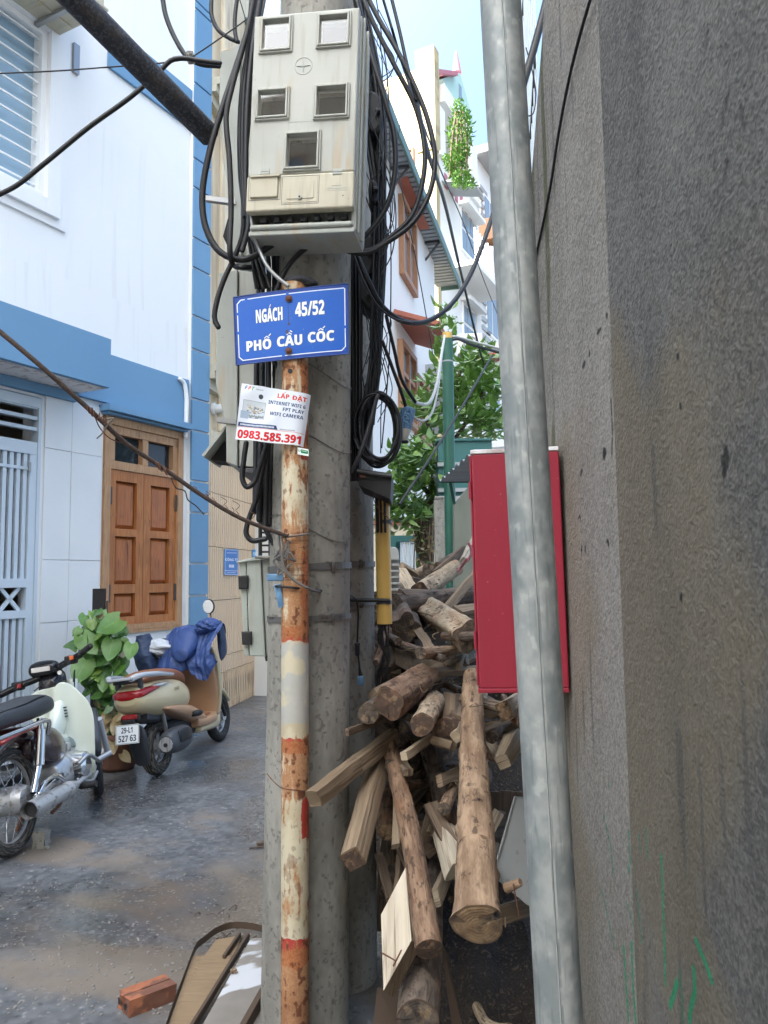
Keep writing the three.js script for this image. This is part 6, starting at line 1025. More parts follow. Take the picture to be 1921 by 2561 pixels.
  { // small round red vent in the end wall
    const e = thing('wall_vent', 'small round red vent grille in the cream end wall', 'vent', P(1012, 402, 0)); g.updateMatrixWorld(true);
    const inv = g.matrixWorld.clone().invert(), o = camera.position.clone().applyMatrix4(inv), dd = ray(1012, 402).transformDirection(inv), q = o.addScaledVector(dd, (-0.26 - o.x) / dd.x);
    e.position.copy(g.localToWorld(q)); e.rotation.y = g.rotation.y - Math.PI / 2;
    part('surround', [bq(-0.28, 0.28, 0.22, 0.28, 0, 0.06), bq(-0.28, 0.28, -0.28, -0.22, 0, 0.06), bq(-0.28, -0.22, -0.22, 0.22, 0, 0.06), bq(0.22, 0.28, -0.22, 0.22, 0, 0.06)], M.redTile, e); part('grille', [0, 1, 2].map(i => uvm(new THREE.TorusGeometry(0.06 + i * 0.06, 0.018, 6, 24).translate(0, 0, 0.03))), M.redTile, e);
  }
}
[[1199, 24, 1890, 405, 'white tower house with patterned brick strip, tight beside the galvanised pipe', true], [1222, 30, 1900, 690, 'low pale house front glimpsed under the orange ledge beside the pipe', false]].forEach(([px, d, vp, py, lab, tall]) => {
  const C = P(px, 700, d).setY(0), g = thing('white_house', lab, 'house', C, dirOf(vp, 1422)), w = (x, y, z = 0) => localAt(g, x, y, z), H = w(px + 1, py).y, L = 4;
  part('wall', bq(0, L, 0, H, -5, 0), M.farWhite, g); part('roof_slab', bq(-0.2, L + 0.2, H, H + 0.25, -5.2, 0.5), M.greyRoof, g);
  for (let i = 0; i < 3; i++) { const y = H - 2.6 - i * 3.2; if (y > 1) { const W = part('window', [bq(0.5, 1.7, y, y + 1.6, 0.002, 0.06)], M.farWhite, g); part('pane', bq(0.56, 1.05, y + 0.08, y + 1.52, 0.061, 0.075), M.farGlass, W); part('pane', bq(1.15, 1.64, y + 0.08, y + 1.52, 0.061, 0.075), M.farGlass, W); part('slab_edge', bq(-0.1, L, y - 0.75, y - 0.6, 0.002, 0.7), tall ? M.farWhite : M.pink, g); } }
  if (tall) { const br = []; for (let i = 0; i < 26; i++) br.push(bq(0.1, 0.9, H - 1.0 - i * 0.3, H - 0.85 - i * 0.3, 0.002, 0.06)); part('brick_strip', br, M.greyRoof, g); part('orange_panel', bq(0.0, L, w(px + 4, 610).y, w(px + 4, 560).y, 0.002, 0.9), M.orange, g); }
});
// neighbours outside the frame that shade the lane, and the sunlit one that lights it
{
  const a = house.localToWorld(V(-7.7, 0, 0)), n = thing('white_house', 'pale row house next along the lane, left of the gate and out of view', 'house', a, house.rotation.y);
  part('wall', bq(-14, 0, 0, 12.5, -8, 0), M.white, n); part('roof', bq(-14.2, 0.2, 12.5, 12.7, -8.2, 0.4), M.whiteTop, n);
  for (let i = 0; i < 4; i++) for (let j = 0; j < 3; j++) { const W = part('window', bq(-12.6 + i * 3.4, -11 + i * 3.4, 1.2 + j * 3.6, 3 + j * 3.6, 0.002, 0.06), M.white, n); part('pane', bq(-12.5 + i * 3.4, -11.1 + i * 3.4, 1.3 + j * 3.6, 2.9 + j * 3.6, 0.061, 0.075), M.farGlass, W); }
  const bk = thing('white_house', 'pale house across the lane behind the viewer, seen only in the meter glass', 'house', V(-10, 0, 15)); part('wall', bq(-3, 16, 0, 15.5, 0, 6), M.cream, bk);
  for (let i = 0; i < 6; i++) for (let j = 0; j < 4; j++) { const W = part('window', bq(-2 + i * 3, -0.4 + i * 3, 1 + j * 3.5, 3 + j * 3.5, -0.06, -0.002), M.doorFrame, bk); part('pane', bq(-1.9 + i * 3, -0.5 + i * 3, 1.1 + j * 3.5, 2.9 + j * 3.5, -0.08, -0.061), M.farGlass, W); } for (const y of [3.9, 7.4, 10.9]) part('balcony', bq(-3.2, 16.2, y, y + 0.9, -1, -0.9), M.farWhite, bk);
  const r = thing('white_house', 'tall pale house behind the rough wall, out of view on the right', 'house', V(3.6, 0, 4));
  part('wall', bq(0, 6, 0, 14, -3.2, 9), M.farWhite, r); part('roof', bq(-0.3, 6.2, 14, 14.2, -3.4, 9.2), M.whiteTop, r);
  for (let j = 0; j < 3; j++) for (let i = 0; i < 3; i++) { const W = part('window', bq(-0.06, -0.002, 4.6 + j * 3, 6 + j * 3, -2 + i * 3.5, -0.6 + i * 3.5), M.white, r); part('pane', bq(-0.08, -0.061, 4.7 + j * 3, 5.9 + j * 3, -1.9 + i * 3.5, -0.7 + i * 3.5), M.farGlass, W); }
}
// things at the bend of the lane
{
  const p = thing('green_post', 'dark green round steel post rising above the tree', 'post', G(1128, 1700).setY(0)); p.position.copy(P(1126, 1400, 6).setY(0));
  const top = P(1129, 848, 6).y; part('tube', cyl(0.045, 0.045, V(0, 0, 0), V(0.012, top, 0), 24), M.greenPost, p); part('cap', [cyl(0.04, 0.04, V(0.012, top, 0), V(0.012, top + 0.05, 0), 16)], M.yellow, p); part('joint', uvm(new THREE.CylinderGeometry(0.0465, 0.0465, 0.012, 24, 1, true).translate(0.01, P(1128, 905, 6).y, 0)), M.greyRoof, p);
  const c = thing('concrete_post', 'short square mossy concrete post beside the green post', 'post', P(1104, 1400, 6.3).setY(0)); const ct = P(1104, 1242, 6.3).y; part('shaft', [bq(-0.053, 0.053, 0, ct - 0.03, -0.05, 0.05, 0.006), bq(-0.05, 0.045, ct - 0.03, ct, -0.05, 0.05, 0.012)], M.pole, c);
  const t = thing('metal_planter', 'teal metal box planter in front of the tree, behind the green post', 'planter', P(1098, 1250, 6.8)); const a = P(1098, 1248, 6.8).sub(t.position), b = P(1230, 1102, 6.8).sub(t.position);
  part('front', bq(a.x, b.x, a.y, b.y, -0.03, 0), M.teal, t); part('side', bq(a.x, a.x + 0.03, a.y, b.y, -0.7, -0.031), M.teal, t); for (const py of [1162, 1226, 1246]) { const y = P(1100, py, 6.8).y - t.position.y; part('rail', bq(a.x - 0.01, b.x, y - 0.02, y + 0.015, 0.001, 0.035), M.greyRoof, t); } part('top_rim', bq(a.x - 0.015, b.x, b.y, b.y + 0.02, -0.7, 0.02), M.teal, t);
  const aw = thing('corrugated_awning', 'small dark corrugated awning left of the red cabinet', 'awning', P(1184, 1200, 4.4)); const q = [[1186, 1126, 3.7], [1240, 1126, 3.7], [1240, 1203, 4.7], [1098, 1203, 4.7]].map(k => P(...k).sub(aw.position));
  { const n = 44, s = new THREE.PlaneGeometry(1, 1, n, 2), pp = s.attributes.position; for (let i = 0; i < pp.count; i++) { const u = pp.getX(i) + 0.5, v = 0.5 - pp.getY(i), k = q[0].clone().lerp(q[3], u).lerp(q[1].clone().lerp(q[2], u), v); k.y += 0.010 * Math.sin(u * n * 1.57 * 0.66); pp.setXYZ(i, k.x, k.y, k.z); } s.computeVertexNormals(); part('sheet', [s, s.clone().translate(0, -0.004, 0)], M.greyRoof, aw); }
  part('arm', [cyl(0.012, 0.012, q[3].clone().lerp(q[2], 0.2), P(1136, 1260, 4.75).sub(aw.position), 8), cyl(0.012, 0.012, q[3], q[2], 8)], M.greenPost, aw);
  const tp = thing('grey_wall', 'dull grey-green rendered wall under the corrugated awning', 'wall', P(1190, 1400, 5.6).setY(0)); const k = [[1136, 1258], [1180, 1208], [1250, 1200], [1250, 1500], [1136, 1500]].map(([x, y]) => { const v = P(x, y, 5.6).sub(tp.position); return [v.x, v.y]; }); part('face', ext(shapeOf(k), 0.12, 0.004, -0.06), M.tarp, tp);
  const gt = thing('metal_gate', 'teal gate of upright bars at the far end, behind the vines', 'gate', P(1010, 1420, 8.6).setY(0)); const L = P(974, 1340, 8.6).sub(gt.position), Rr = P(1050, 1340, 8.6).sub(gt.position);
  part('frame', [bq(L.x, L.x + 0.07, 0, L.y, -0.03, 0.03), bq(Rr.x - 0.04, Rr.x, 0, L.y, -0.03, 0.03), bq(L.x + 0.07, Rr.x - 0.04, L.y - 0.07, L.y, -0.03, 0.03), bq(L.x, L.x + 0.12, 0, L.y, -0.2, -0.1)], M.teal, gt); for (let i = 0; i < 8; i++) part('bar', cyl(0.012, 0.012, V(L.x + 0.13 + i * 0.028, 0.1, 0), V(L.x + 0.13 + i * 0.028, L.y - 0.07, 0), 8), M.gatePaint, gt);
  const bw = thing('grey_wall', 'low pale wall closing the lane behind the teal gate', 'wall', P(1040, 1420, 9.6).setY(0)); part('face', bq(-1.2, 1.6, 0, 2.1, -0.15, 0), M.cream, bw); part('coping', bq(-1.25, 1.65, 2.1, 2.18, -0.2, 0.05), M.redTile, bw);
}
cable('service_cable', 'pair of pale wires from the green post to the right, upper one', [[1116, 856, 6], [1140, 848, 6], [1180, 862, 6.2], [1250, 882, 6.4]], 0.012, M.cableGrey, 6, 'pair of wires over the tree');
cable('service_cable', 'pair of pale wires from the green post to the right, lower one', [[1118, 848, 6], [1130, 842, 6], [1190, 856, 6.2], [1250, 872, 6.4]], 0.010, M.palePlastic, 6);
solo('red_flashing', [bx(0.4, 0.05, 0.3, 0, 0, 0).rotateZ(0.25).translate(...P(1228, 896, 9).toArray())], M.redTile, 'scrap of red tiled edge over the tree beside the pipe', 'roof edge');
{ const g = thing('air_conditioner', 'pale outdoor air conditioner on the far white house above the tree', 'air conditioner', P(1176, 890, 16)); part('body', bx(0.5, 0.45, 0.35, 0, 0.22, 0, 0.02), M.farWhite, g); part('grille', uvm(new THREE.TorusGeometry(0.14, 0.02, 6, 24).translate(0, 0.22, 0.18)), M.greyRoof, g); part('bracket', bx(0.56, 0.05, 0.4, 0, -0.03, 0), M.iron, g); }

// ---------------------------------------------------------------- leaves
function leafGeo(L, W, heart, fold, droop) {
  const nx = 4, ny = 7, pos = [], uv = [], id = [];
  for (let j = 0; j <= ny; j++) { const t = j / ny, wd = W * (heart ? Math.pow(Math.sin(Math.PI * Math.min(1, 0.12 + t * 0.88)), 0.75) * (1.15 - 0.55 * t) : Math.pow(Math.sin(Math.PI * (0.02 + t * 0.97)), 0.9)); for (let i = 0; i <= nx; i++) { const s = i / nx * 2 - 1; pos.push(s * wd * 0.5, t * L - (heart ? 0.10 * L * Math.pow(Math.abs(s), 1.5) * (1 - t) * (t < 0.3 ? 1.8 : 1) : 0), fold * Math.abs(s) * wd * 0.5 - droop * t * t * L + 0.02 * L * Math.sin(t * 9 + s * 2)); uv.push(0.5 + s * 0.5, t); } }
  for (let j = 0; j < ny; j++) for (let i = 0; i < nx; i++) { const a = j * (nx + 1) + i, b = a + nx + 1; id.push(a, a + 1, b + 1, a, b + 1, b); }
  const g = new THREE.BufferGeometry(); g.setAttribute('position', new THREE.Float32BufferAttribute(pos, 3)); g.setAttribute('uv', new THREE.Float32BufferAttribute(uv, 2)); g.setIndex(id); g.computeVertexNormals(); return g;
}
const leafShapes = [leafGeo(0.15, 0.125, true, 0.25, 0.25), leafGeo(0.15, 0.115, true, 0.4, 0.4), leafGeo(0.15, 0.13, true, 0.12, 0.15)];
const narrow = [leafGeo(0.16, 0.072, false, 0.3, 0.35), leafGeo(0.16, 0.08, false, 0.2, 0.2), leafGeo(0.16, 0.065, false, 0.35, 0.5)];
function putLeaf(parent, name, geo, mat, p, size, yaw, pitch, roll) { const m = new THREE.Mesh(geo, mat); m.name = name; m.castShadow = m.receiveShadow = true; m.position.copy(p); m.rotation.set(pitch, yaw, roll, 'YXZ'); m.scale.setScalar(size); parent.add(m); return m; }
// climbing plant in its pot by the wall
{
  const base = G(290, 1922), g = thing('climbing_plant', 'potted climbing plant with broad green leaves between the moped and the scooter', 'plant', base);
  const S = (px, py, d) => P(px, py, d).sub(base), d0 = -base.z;
  const stems = [[[290, 1880], [262, 1760], [240, 1640], [252, 1560]], [[288, 1880], [280, 1720], [296, 1620], [306, 1560]], [[284, 1880], [230, 1740], [206, 1640], [190, 1590]], [[292, 1880], [308, 1790], [300, 1700]]];
  stems.forEach(s => part('stem', tube(s.map(([x, y]) => S(x, y, d0 + 0.12)), 0.006, 30, 6), M.stem, g));
  const row = (y) => { const t = [[1535, 225, 265], [1560, 190, 320], [1600, 165, 325], [1640, 170, 330], [1680, 180, 325], [1720, 200, 318], [1760, 240, 310], [1800, 240, 325], [1890, 250, 322]]; let k = 0; while (k < t.length - 2 && t[k + 1][0] < y) k++; const f = Math.min(1, Math.max(0, (y - t[k][0]) / (t[k + 1][0] - t[k][0]))); return [t[k][1] + (t[k + 1][1] - t[k][1]) * f, t[k][2] + (t[k + 1][2] - t[k][2]) * f]; };
  for (let i = 0; i < 215; i++) {
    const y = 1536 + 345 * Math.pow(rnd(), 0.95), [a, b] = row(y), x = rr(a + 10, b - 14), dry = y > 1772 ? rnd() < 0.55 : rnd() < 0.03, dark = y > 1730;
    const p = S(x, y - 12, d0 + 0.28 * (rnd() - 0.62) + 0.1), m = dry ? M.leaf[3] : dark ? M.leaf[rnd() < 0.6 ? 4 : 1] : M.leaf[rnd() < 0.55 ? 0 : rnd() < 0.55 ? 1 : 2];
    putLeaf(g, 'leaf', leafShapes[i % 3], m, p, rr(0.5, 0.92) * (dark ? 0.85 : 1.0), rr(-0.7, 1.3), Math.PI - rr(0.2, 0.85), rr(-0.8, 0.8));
  }
  for (const [x, y, s, r] of [[300, 1548, 1.35, 1.0], [205, 1590, 1.3, -0.6], [215, 1650, 1.4, 0.4], [330, 1610, 0.9, 0.2], [282, 1600, 1.2, 0.2]]) putLeaf(g, 'leaf', leafShapes[2], M.leaf[0], S(x, y, d0 - 0.1), s, 0.4, Math.PI - 0.35, r);
  for (const [x, y, r] of [[262, 1852, 0.3], [282, 1856, -0.1], [306, 1884, -0.7], [262, 1800, 0.9], [290, 1808, 0.2]]) putLeaf(g, 'leaf', leafShapes[0], M.leaf[3], S(x, y, d0 - 0.22), 0.62, 0.3, Math.PI - 0.2, r);
  const pot = [[0, 0], [0.13, 0], [0.15, 0.04], [0.17, 0.22], [0.185, 0.24], [0.185, 0.28], [0.165, 0.28], [0.155, 0.25], [0, 0.24]].map(p => new THREE.Vector2(...p));
  const pt = thing('plant_pot', 'old brown plant pot under the climbing plant', 'pot', base.clone().add(V(0, 0, 0))); part('bowl', new THREE.LatheGeometry(pot, 32), M.terracotta, pt); part('soil', new THREE.CircleGeometry(0.155, 24).rotateX(-Math.PI / 2).translate(0, 0.245, 0), M.mudDark, pt);
  const p2 = thing('plant_pot', 'smaller stained pot behind the moped front wheel', 'pot', G(258, 1905)); part('bowl', new THREE.LatheGeometry(pot, 32).scale(0.62, 0.95, 0.62), M.mudWood, p2); part('soil', new THREE.CircleGeometry(0.09, 24).rotateX(-Math.PI / 2).translate(0, 0.23, 0), M.mudDark, p2);
  const sk = thing('wooden_stake', 'dark upright board rising from the climbing plant before the shutters', 'stake', house.localToWorld(h(247, 1560, 0.3)).setY(0)); const yt = P(247, 1472, -sk.position.z).y; part('board', bq(-0.05, 0.05, 0, yt, -0.02, 0.02, 0.003), M.dark, sk); part('strip', bq(0.052, 0.07, yt - 0.6, yt - 0.1, -0.012, 0.012), M.mudDark, sk);
}
// tree at the bend
{
  const base = P(1070, 1400, 7.6).setY(0), g = thing('tree', 'leafy green tree at the bend behind the green post', 'tree', base), S = (x, y, d) => P(x, y, d).sub(base);
  part('trunk', tube([V(0, 0, 0), S(1072, 1350, 7.6), S(1080, 1250, 7.5), S(1100, 1150, 7.7)], 0.06, 30, 10), M.bark[2], g);
  const limbs = [[[1100, 1150, 7.7], [1130, 1060, 7.8], [1150, 930, 7.9]], [[1100, 1150, 7.7], [1170, 1050, 7.6], [1210, 980, 7.6]], [[1080, 1250, 7.5], [1040, 1190, 7.2], [1000, 1160, 7.0]], [[1076, 1280, 7.5], [1020, 1270, 7.1], [970, 1265, 6.9]], [[1100, 1150, 7.7], [1070, 1060, 7.4], [1050, 1000, 7.3]]];
  limbs.forEach(l => part('branch', tube(l.map(p => S(...p)), 0.022, 24, 7), M.bark[2], g));
  const blobs = [[1170, 960, 70, 60, 7.8, 150], [1180, 1040, 75, 50, 7.6, 150], [1090, 970, 40, 55, 7.7, 60], [1100, 1060, 40, 40, 7.5, 50], [1045, 1020, 36, 28, 7.2, 46], [1010, 1150, 46, 42, 6.9, 90], [1060, 1130, 40, 50, 7.1, 70], [1050, 1220, 60, 60, 7.1, 110], [985, 1230, 46, 50, 6.8, 90], [980, 1290, 50, 40, 6.8, 80], [1050, 1290, 48, 35, 7.0, 70], [1200, 900, 40, 40, 8, 60], [1118, 810, 24, 60, 8.6, 26], [1110, 890, 28, 36, 8.2, 24], [1215, 1060, 45, 45, 7.6, 70], [1225, 960, 40, 50, 7.8, 60]];
  const list = []; for (const [x, y, a, b, d, n] of blobs) for (let i = 0; i < n * 1.35; i++) { const A = rr(0, 6.283), r = Math.pow(rnd(), 0.6); list.push([x + a * r * Math.cos(A), y + b * r * Math.sin(A), d + rr(-0.45, 0.45), d]); }
  list.sort((p, q) => p[2] - q[2]);
  const dum = new THREE.Object3D(), rest = [];
  list.forEach((p, i) => { const pos = S(p[0], p[1], p[2]), sz = rr(0.6, 1.1) * (p[3] / 7.4), yaw = rr(0, 6.283), pitch = rr(0.9, 2.5), roll = rr(-0.5, 0.5); if (i < 290) putLeaf(g, 'leaf', narrow[i % 3], M.treeLeaf[i % 3], pos, sz, yaw, pitch, roll); else rest.push([pos, sz, yaw, pitch, roll]); });
  const im = new THREE.InstancedMesh(narrow[0], M.treeLeaf[0], rest.length); im.name = 'foliage'; im.userData.kind = 'stuff'; im.castShadow = im.receiveShadow = true;
  rest.forEach(([p, s, y, q, r], i) => { dum.position.copy(p); dum.rotation.set(q, y, r, 'YXZ'); dum.scale.setScalar(s); dum.updateMatrix(); im.setMatrixAt(i, dum.matrix); }); g.add(im);
}
// dry vines before the concrete post, green vines on the planted balcony
{
  const base = P(1062, 1420, 7), g = thing('dry_vines', 'dry hanging vines left of the short concrete post', 'vine', base), S = (x, y, d) => P(x, y, d).sub(base);
  for (let i = 0; i < 46; i++) { const x = rr(1040, 1086), y = 1290 + 20 * rnd(), e = rr(1360, 1435); part('tendril', tube([S(x + rr(-24, 10), y, 6.9), S(x + rr(-8, 8), (y + e) / 2, 6.8 + rr(0, 0.3)), S(x + rr(-8, 8), e, 6.9)], 0.005, 12, 5), i % 3 ? M.stem : M.mudWood, g); }
  for (let i = 0; i < 40; i++) putLeaf(g, 'leaf', narrow[i % 3], i % 4 ? M.leaf[3] : i % 8 ? M.leaf[1] : M.leaf[2], S(rr(1030, 1085), rr(1300, 1430), rr(6.6, 6.9)), rr(0.3, 0.7), rr(0, 6), rr(1, 3), rr(-1, 1));
}
{
  const base = P(1150, 480, 18), g = thing('balcony_plants', 'feathery green plants spilling over the tall house balcony', 'plant', base), S = (x, y, d) => P(x, y, d).sub(base), dum = new THREE.Object3D();
  part('stem', [0, 1, 2, 3].map(i => tube([S(1125 + i * 14, 440, 17.6), S(1130 + i * 12, 360, 17.6), S(1140 + i * 6, 280, 17.6)], 0.03, 12, 5)), M.stem, g);
  const n = 1700, im = new THREE.InstancedMesh(narrow[2], M.leaf[0], n); im.name = 'foliage'; im.userData.kind = 'stuff'; im.castShadow = im.receiveShadow = true;
  for (let i = 0; i < n; i++) { const low = rnd() < 0.45, y = low ? rr(385, 462) : 250 + 150 * Math.pow(rnd(), 0.8), c = low ? 1126 + (y - 370) * 0.42 : 1152, w = low ? 26 : 30 * Math.sin(Math.PI * Math.min(1, (y - 235) / 190)); dum.position.copy(S(c + rr(-w, w), y + (low ? rr(0, 10) : 0), 17.4 + rr(0, 0.8))); dum.rotation.set(rr(1.2, 3.2), rr(0, 6.3), rr(-0.6, 0.6), 'YXZ'); dum.scale.setScalar(rr(0.3, 0.95)); dum.updateMatrix(); im.setMatrixAt(i, dum.matrix); }
  g.add(im);
}

// ---------------------------------------------------------------- two-wheelers
function loft(secs, seg = 24, pw = 2.6, cap = true) {          // [x, cy, hh, hw, cz] cross-sections along x
  const pos = [], id = [], n = secs.length;
  const fine = []; for (let i = 0; i < n - 1; i++) for (let k = 0; k < 4; k++) { const t = k / 4, a = secs[Math.max(0, i - 1)], b = secs[i], c = secs[i + 1], d = secs[Math.min(n - 1, i + 2)]; fine.push(b.map((_, q) => { const [p0, p1, p2, p3] = [a[q] || 0, b[q] || 0, c[q] || 0, d[q] || 0]; return 0.5 * (2 * p1 + (p2 - p0) * t + (2 * p0 - 5 * p1 + 4 * p2 - p3) * t * t + (3 * p1 - p0 - 3 * p2 + p3) * t * t * t); })); }
  fine.push(secs[n - 1]);
  fine.forEach(([x, cy, hh, hw, cz = 0]) => { for (let i = 0; i < seg; i++) { const A = i / seg * 2 * Math.PI, c = Math.cos(A), s = Math.sin(A), e = 2 / pw; pos.push(x, cy + Math.max(hh, 0.001) * Math.sign(s) * Math.pow(Math.abs(s), e), cz + Math.max(hw, 0.001) * Math.sign(c) * Math.pow(Math.abs(c), e)); } });
  for (let j = 0; j < fine.length - 1; j++) for (let i = 0; i < seg; i++) { const a = j * seg + i, b = j * seg + (i + 1) % seg, c = a + seg, d = b + seg; id.push(a, b, d, a, d, c); }
  if (cap) [0, fine.length - 1].forEach(j => { const f = fine[j], c = pos.length / 3; pos.push(f[0], f[1], f[4] || 0); for (let i = 0; i < seg; i++) { const a = j * seg + i, b = j * seg + (i + 1) % seg; j ? id.push(a, b, c) : id.push(b, a, c); } });
  const g = new THREE.BufferGeometry(); g.setAttribute('position', new THREE.Float32BufferAttribute(pos, 3)); g.setIndex(id); g.computeVertexNormals();
  const uv = new Float32Array(pos.length / 3 * 2); for (let i = 0; i < uv.length / 2; i++) { uv[i * 2] = pos[i * 3]; uv[i * 2 + 1] = pos[i * 3 + 1] + pos[i * 3 + 2]; }
  g.setAttribute('uv', new THREE.BufferAttribute(uv, 2)); return g;
}
const rod = (a, b, r, r1) => cyl(r, r1 ?? r, V(...a), V(...b), 12);
const hose = (pts, r, n = 30) => tube(pts.map(p => V(...p)), r, n, 8);
function wheel(parent, x, y, R0, tr, rimMat, tyreMat, spokes, cast) {
  const w = part('wheel', new THREE.TorusGeometry(R0 - tr * 1.7, tr * 0.42, 10, 48).translate(x, y, 0), rimMat, parent);
  const t = new THREE.TorusGeometry(R0 - tr, tr, 14, 72), p = t.attributes.position; for (let i = 0; i < p.count; i++) { const A = Math.atan2(p.getY(i), p.getX(i)), r = Math.hypot(p.getX(i), p.getY(i)); if (r > R0 - tr * 0.75) { const k = 1 - 0.012 * (Math.sin(A * 44 + Math.abs(p.getZ(i)) * 130) > 0.2 ? 1 : 0); p.setX(i, p.getX(i) * k); p.setY(i, p.getY(i) * k); } p.setZ(i, p.getZ(i) * 1.05); }
  t.computeVertexNormals(); part('tyre', t.translate(x, y, 0), tyreMat, w);
  part('hub', [rod([x, y, -0.07], [x, y, 0.07], cast ? 0.05 : 0.035), rod([x, y, -0.05], [x, y, 0.045], cast ? 0.06 : 0.075)], M.alu, w);
  const sp = []; for (let i = 0; i < spokes; i++) { const A = i / spokes * 2 * Math.PI, r1 = R0 - tr * 1.8, s = i % 2 ? 1 : -1; if (cast) sp.push(bx(r1, 0.028, 0.022, r1 / 2, 0, 0, 0.004).rotateZ(A).translate(x, y, 0)); else { const B = A + (i % 4 < 2 ? 0.5 : -0.5); sp.push(cyl(0.0017, 0.0017, V(x + 0.07 * Math.cos(A), y + 0.07 * Math.sin(A), s * 0.03), V(x + r1 * Math.cos(B), y + r1 * Math.sin(B), 0), 5)); } }
  part('spokes', sp, cast ? rimMat : M.chrome, w);
  return w;
}
function bike(name, label, cat, rear, front, lean, base) {
  const a = G(...rear), b = G(...front), g = thing(name, label, cat, a); const d = b.clone().sub(a); g.rotation.set(R(lean), Math.atan2(-d.z, d.x), 0, 'YXZ'); g.translateX(-base); return g;
}
// scooter
const scooter = bike('motor_scooter', 'cream and tan motor scooter parked by the ribbed wall, plate at the rear', 'scooter', [398, 1938], [556, 1850], -7, 0); scooter.scale.setScalar(0.93);
{
  const s = scooter, WB = 1.27, RA = 0.215, FA = 0.235, q = (n, g, m, p = s) => part(n, g, m, p);
  wheel(s, 0, RA, 0.215, 0.052, M.silver, M.muddyRubber, 6, true);
  wheel(s, WB, FA, 0.235, 0.045, M.silver, M.rubber, 6, true);
  q('rear_body', loft([[-0.51, 0.645, 0.04, 0.075], [-0.46, 0.64, 0.095, 0.12], [-0.34, 0.63, 0.125, 0.155], [-0.15, 0.615, 0.15, 0.19], [0.08, 0.595, 0.15, 0.205], [0.28, 0.57, 0.135, 0.19], [0.42, 0.54, 0.08, 0.13]], 32, 2.5), M.scooterCream);
  q('side_trim', loft([[-0.18, 0.525, 0.012, 0.19], [-0.02, 0.50, 0.045, 0.20], [0.2, 0.455, 0.07, 0.2], [0.42, 0.39, 0.08, 0.19], [0.62, 0.315, 0.05, 0.18]], 28, 3), M.scooterTan);
  q('seat', loft([[-0.36, 0.765, 0.02, 0.09], [-0.25, 0.775, 0.045, 0.125], [0.0, 0.775, 0.055, 0.14], [0.25, 0.745, 0.055, 0.13], [0.42, 0.70, 0.05, 0.10], [0.50, 0.64, 0.03, 0.06]], 26, 2.8), M.scooterSeat);
  q('grab_rail', [loft([[-0.58, 0.80, 0.02, 0.015, 0.08], [-0.5, 0.815, 0.022, 0.03, 0.125], [-0.25, 0.80, 0.02, 0.026, 0.165], [0.05, 0.765, 0.012, 0.014, 0.175]], 14, 2.4), loft([[-0.58, 0.80, 0.02, 0.015, -0.08], [-0.5, 0.815, 0.022, 0.03, -0.125], [-0.25, 0.80, 0.02, 0.026, -0.165], [0.05, 0.765, 0.012, 0.014, -0.175]], 14, 2.4), bx(0.07, 0.022, 0.2, -0.57, 0.805, 0, 0.008)], M.silver);
  q('rail_bracket', [bx(0.05, 0.09, 0.03, -0.42, 0.75, 0.09, 0.006), bx(0.05, 0.09, 0.03, -0.42, 0.75, -0.09, 0.006), bx(0.16, 0.03, 0.16, -0.47, 0.78, 0, 0.01)], M.greyPlastic);
  const tl = q('tail_light', loft([[-0.515, 0.672, 0.03, 0.075], [-0.47, 0.675, 0.040, 0.126], [-0.36, 0.69, 0.038, 0.158], [-0.24, 0.702, 0.024, 0.176]], 28, 2.6), M.redLens); part('clear_lens', loft([[-0.30, 0.715, 0.012, 0.172], [-0.2, 0.712, 0.024, 0.183], [-0.08, 0.715, 0.006, 0.19]], 24, 2.8), M.clearLens, tl);
  q('lower_reflector', bx(0.02, 0.035, 0.12, -0.475, 0.515, 0, 0.008), M.redLens); q('plate_bracket', [bx(0.05, 0.05, 0.15, -0.45, 0.50, 0, 0.012), bx(0.03, 0.16, 0.1, -0.5, 0.42, 0, 0.008)], M.black);
  const pl = q('licence_plate', bx(0.003, 0.14, 0.19, 0, 0, 0, 0.001), M.palePlastic); pl.position.set(-0.545, 0.40, 0.0); pl.rotation.z = -0.18;
  { const f = new THREE.PlaneGeometry(0.186, 0.136).rotateY(-Math.PI / 2).translate(-0.0022, 0, 0); part('plate_face', f, std({ roughness: 0.4, map: printed(384, 288, (c, w, hh) => { c.fillStyle = '#e4e8ea'; c.fillRect(0, 0, w, hh); c.strokeStyle = '#3a4046'; c.lineWidth = 5; c.strokeRect(8, 8, w - 16, hh - 16); viet(c, '29-L1', 92, 122, 200, 84, '#22272c', [], 3); viet(c, '527 63', 42, 252, 300, 92, '#22272c', [], 3); for (let i = 0; i < 50; i++) { c.fillStyle = 'rgba(110,100,80,.35)'; c.fillRect(rnd() * w, rnd() * hh, 5, 4); } }) }), pl); }
  q('rear_fender', [loft([[-0.42, 0.40, 0.05, 0.07], [-0.36, 0.33, 0.10, 0.075], [-0.31, 0.22, 0.09, 0.07], [-0.30, 0.17, 0.03, 0.06]], 18, 3), loft([[-0.34, 0.5, 0.05, 0.09], [-0.15, 0.47, 0.05, 0.1], [0.2, 0.44, 0.06, 0.1]], 18, 3)], M.greyPlastic);
  q('engine_case', [loft([[-0.06, 0.23, 0.05, 0.05, -0.13], [0.1, 0.26, 0.09, 0.06, -0.13], [0.4, 0.28, 0.09, 0.06, -0.12]], 16, 3), loft([[0.05, 0.3, 0.1, 0.1], [0.25, 0.3, 0.12, 0.12], [0.5, 0.28, 0.08, 0.12]], 16, 3)], M.black);
  q('shock_absorber', [rod([-0.05, 0.24, -0.14], [-0.1, 0.5, -0.13], 0.025), rod([-0.02, 0.28, 0.11], [-0.08, 0.5, 0.11], 0.018)], M.steel);
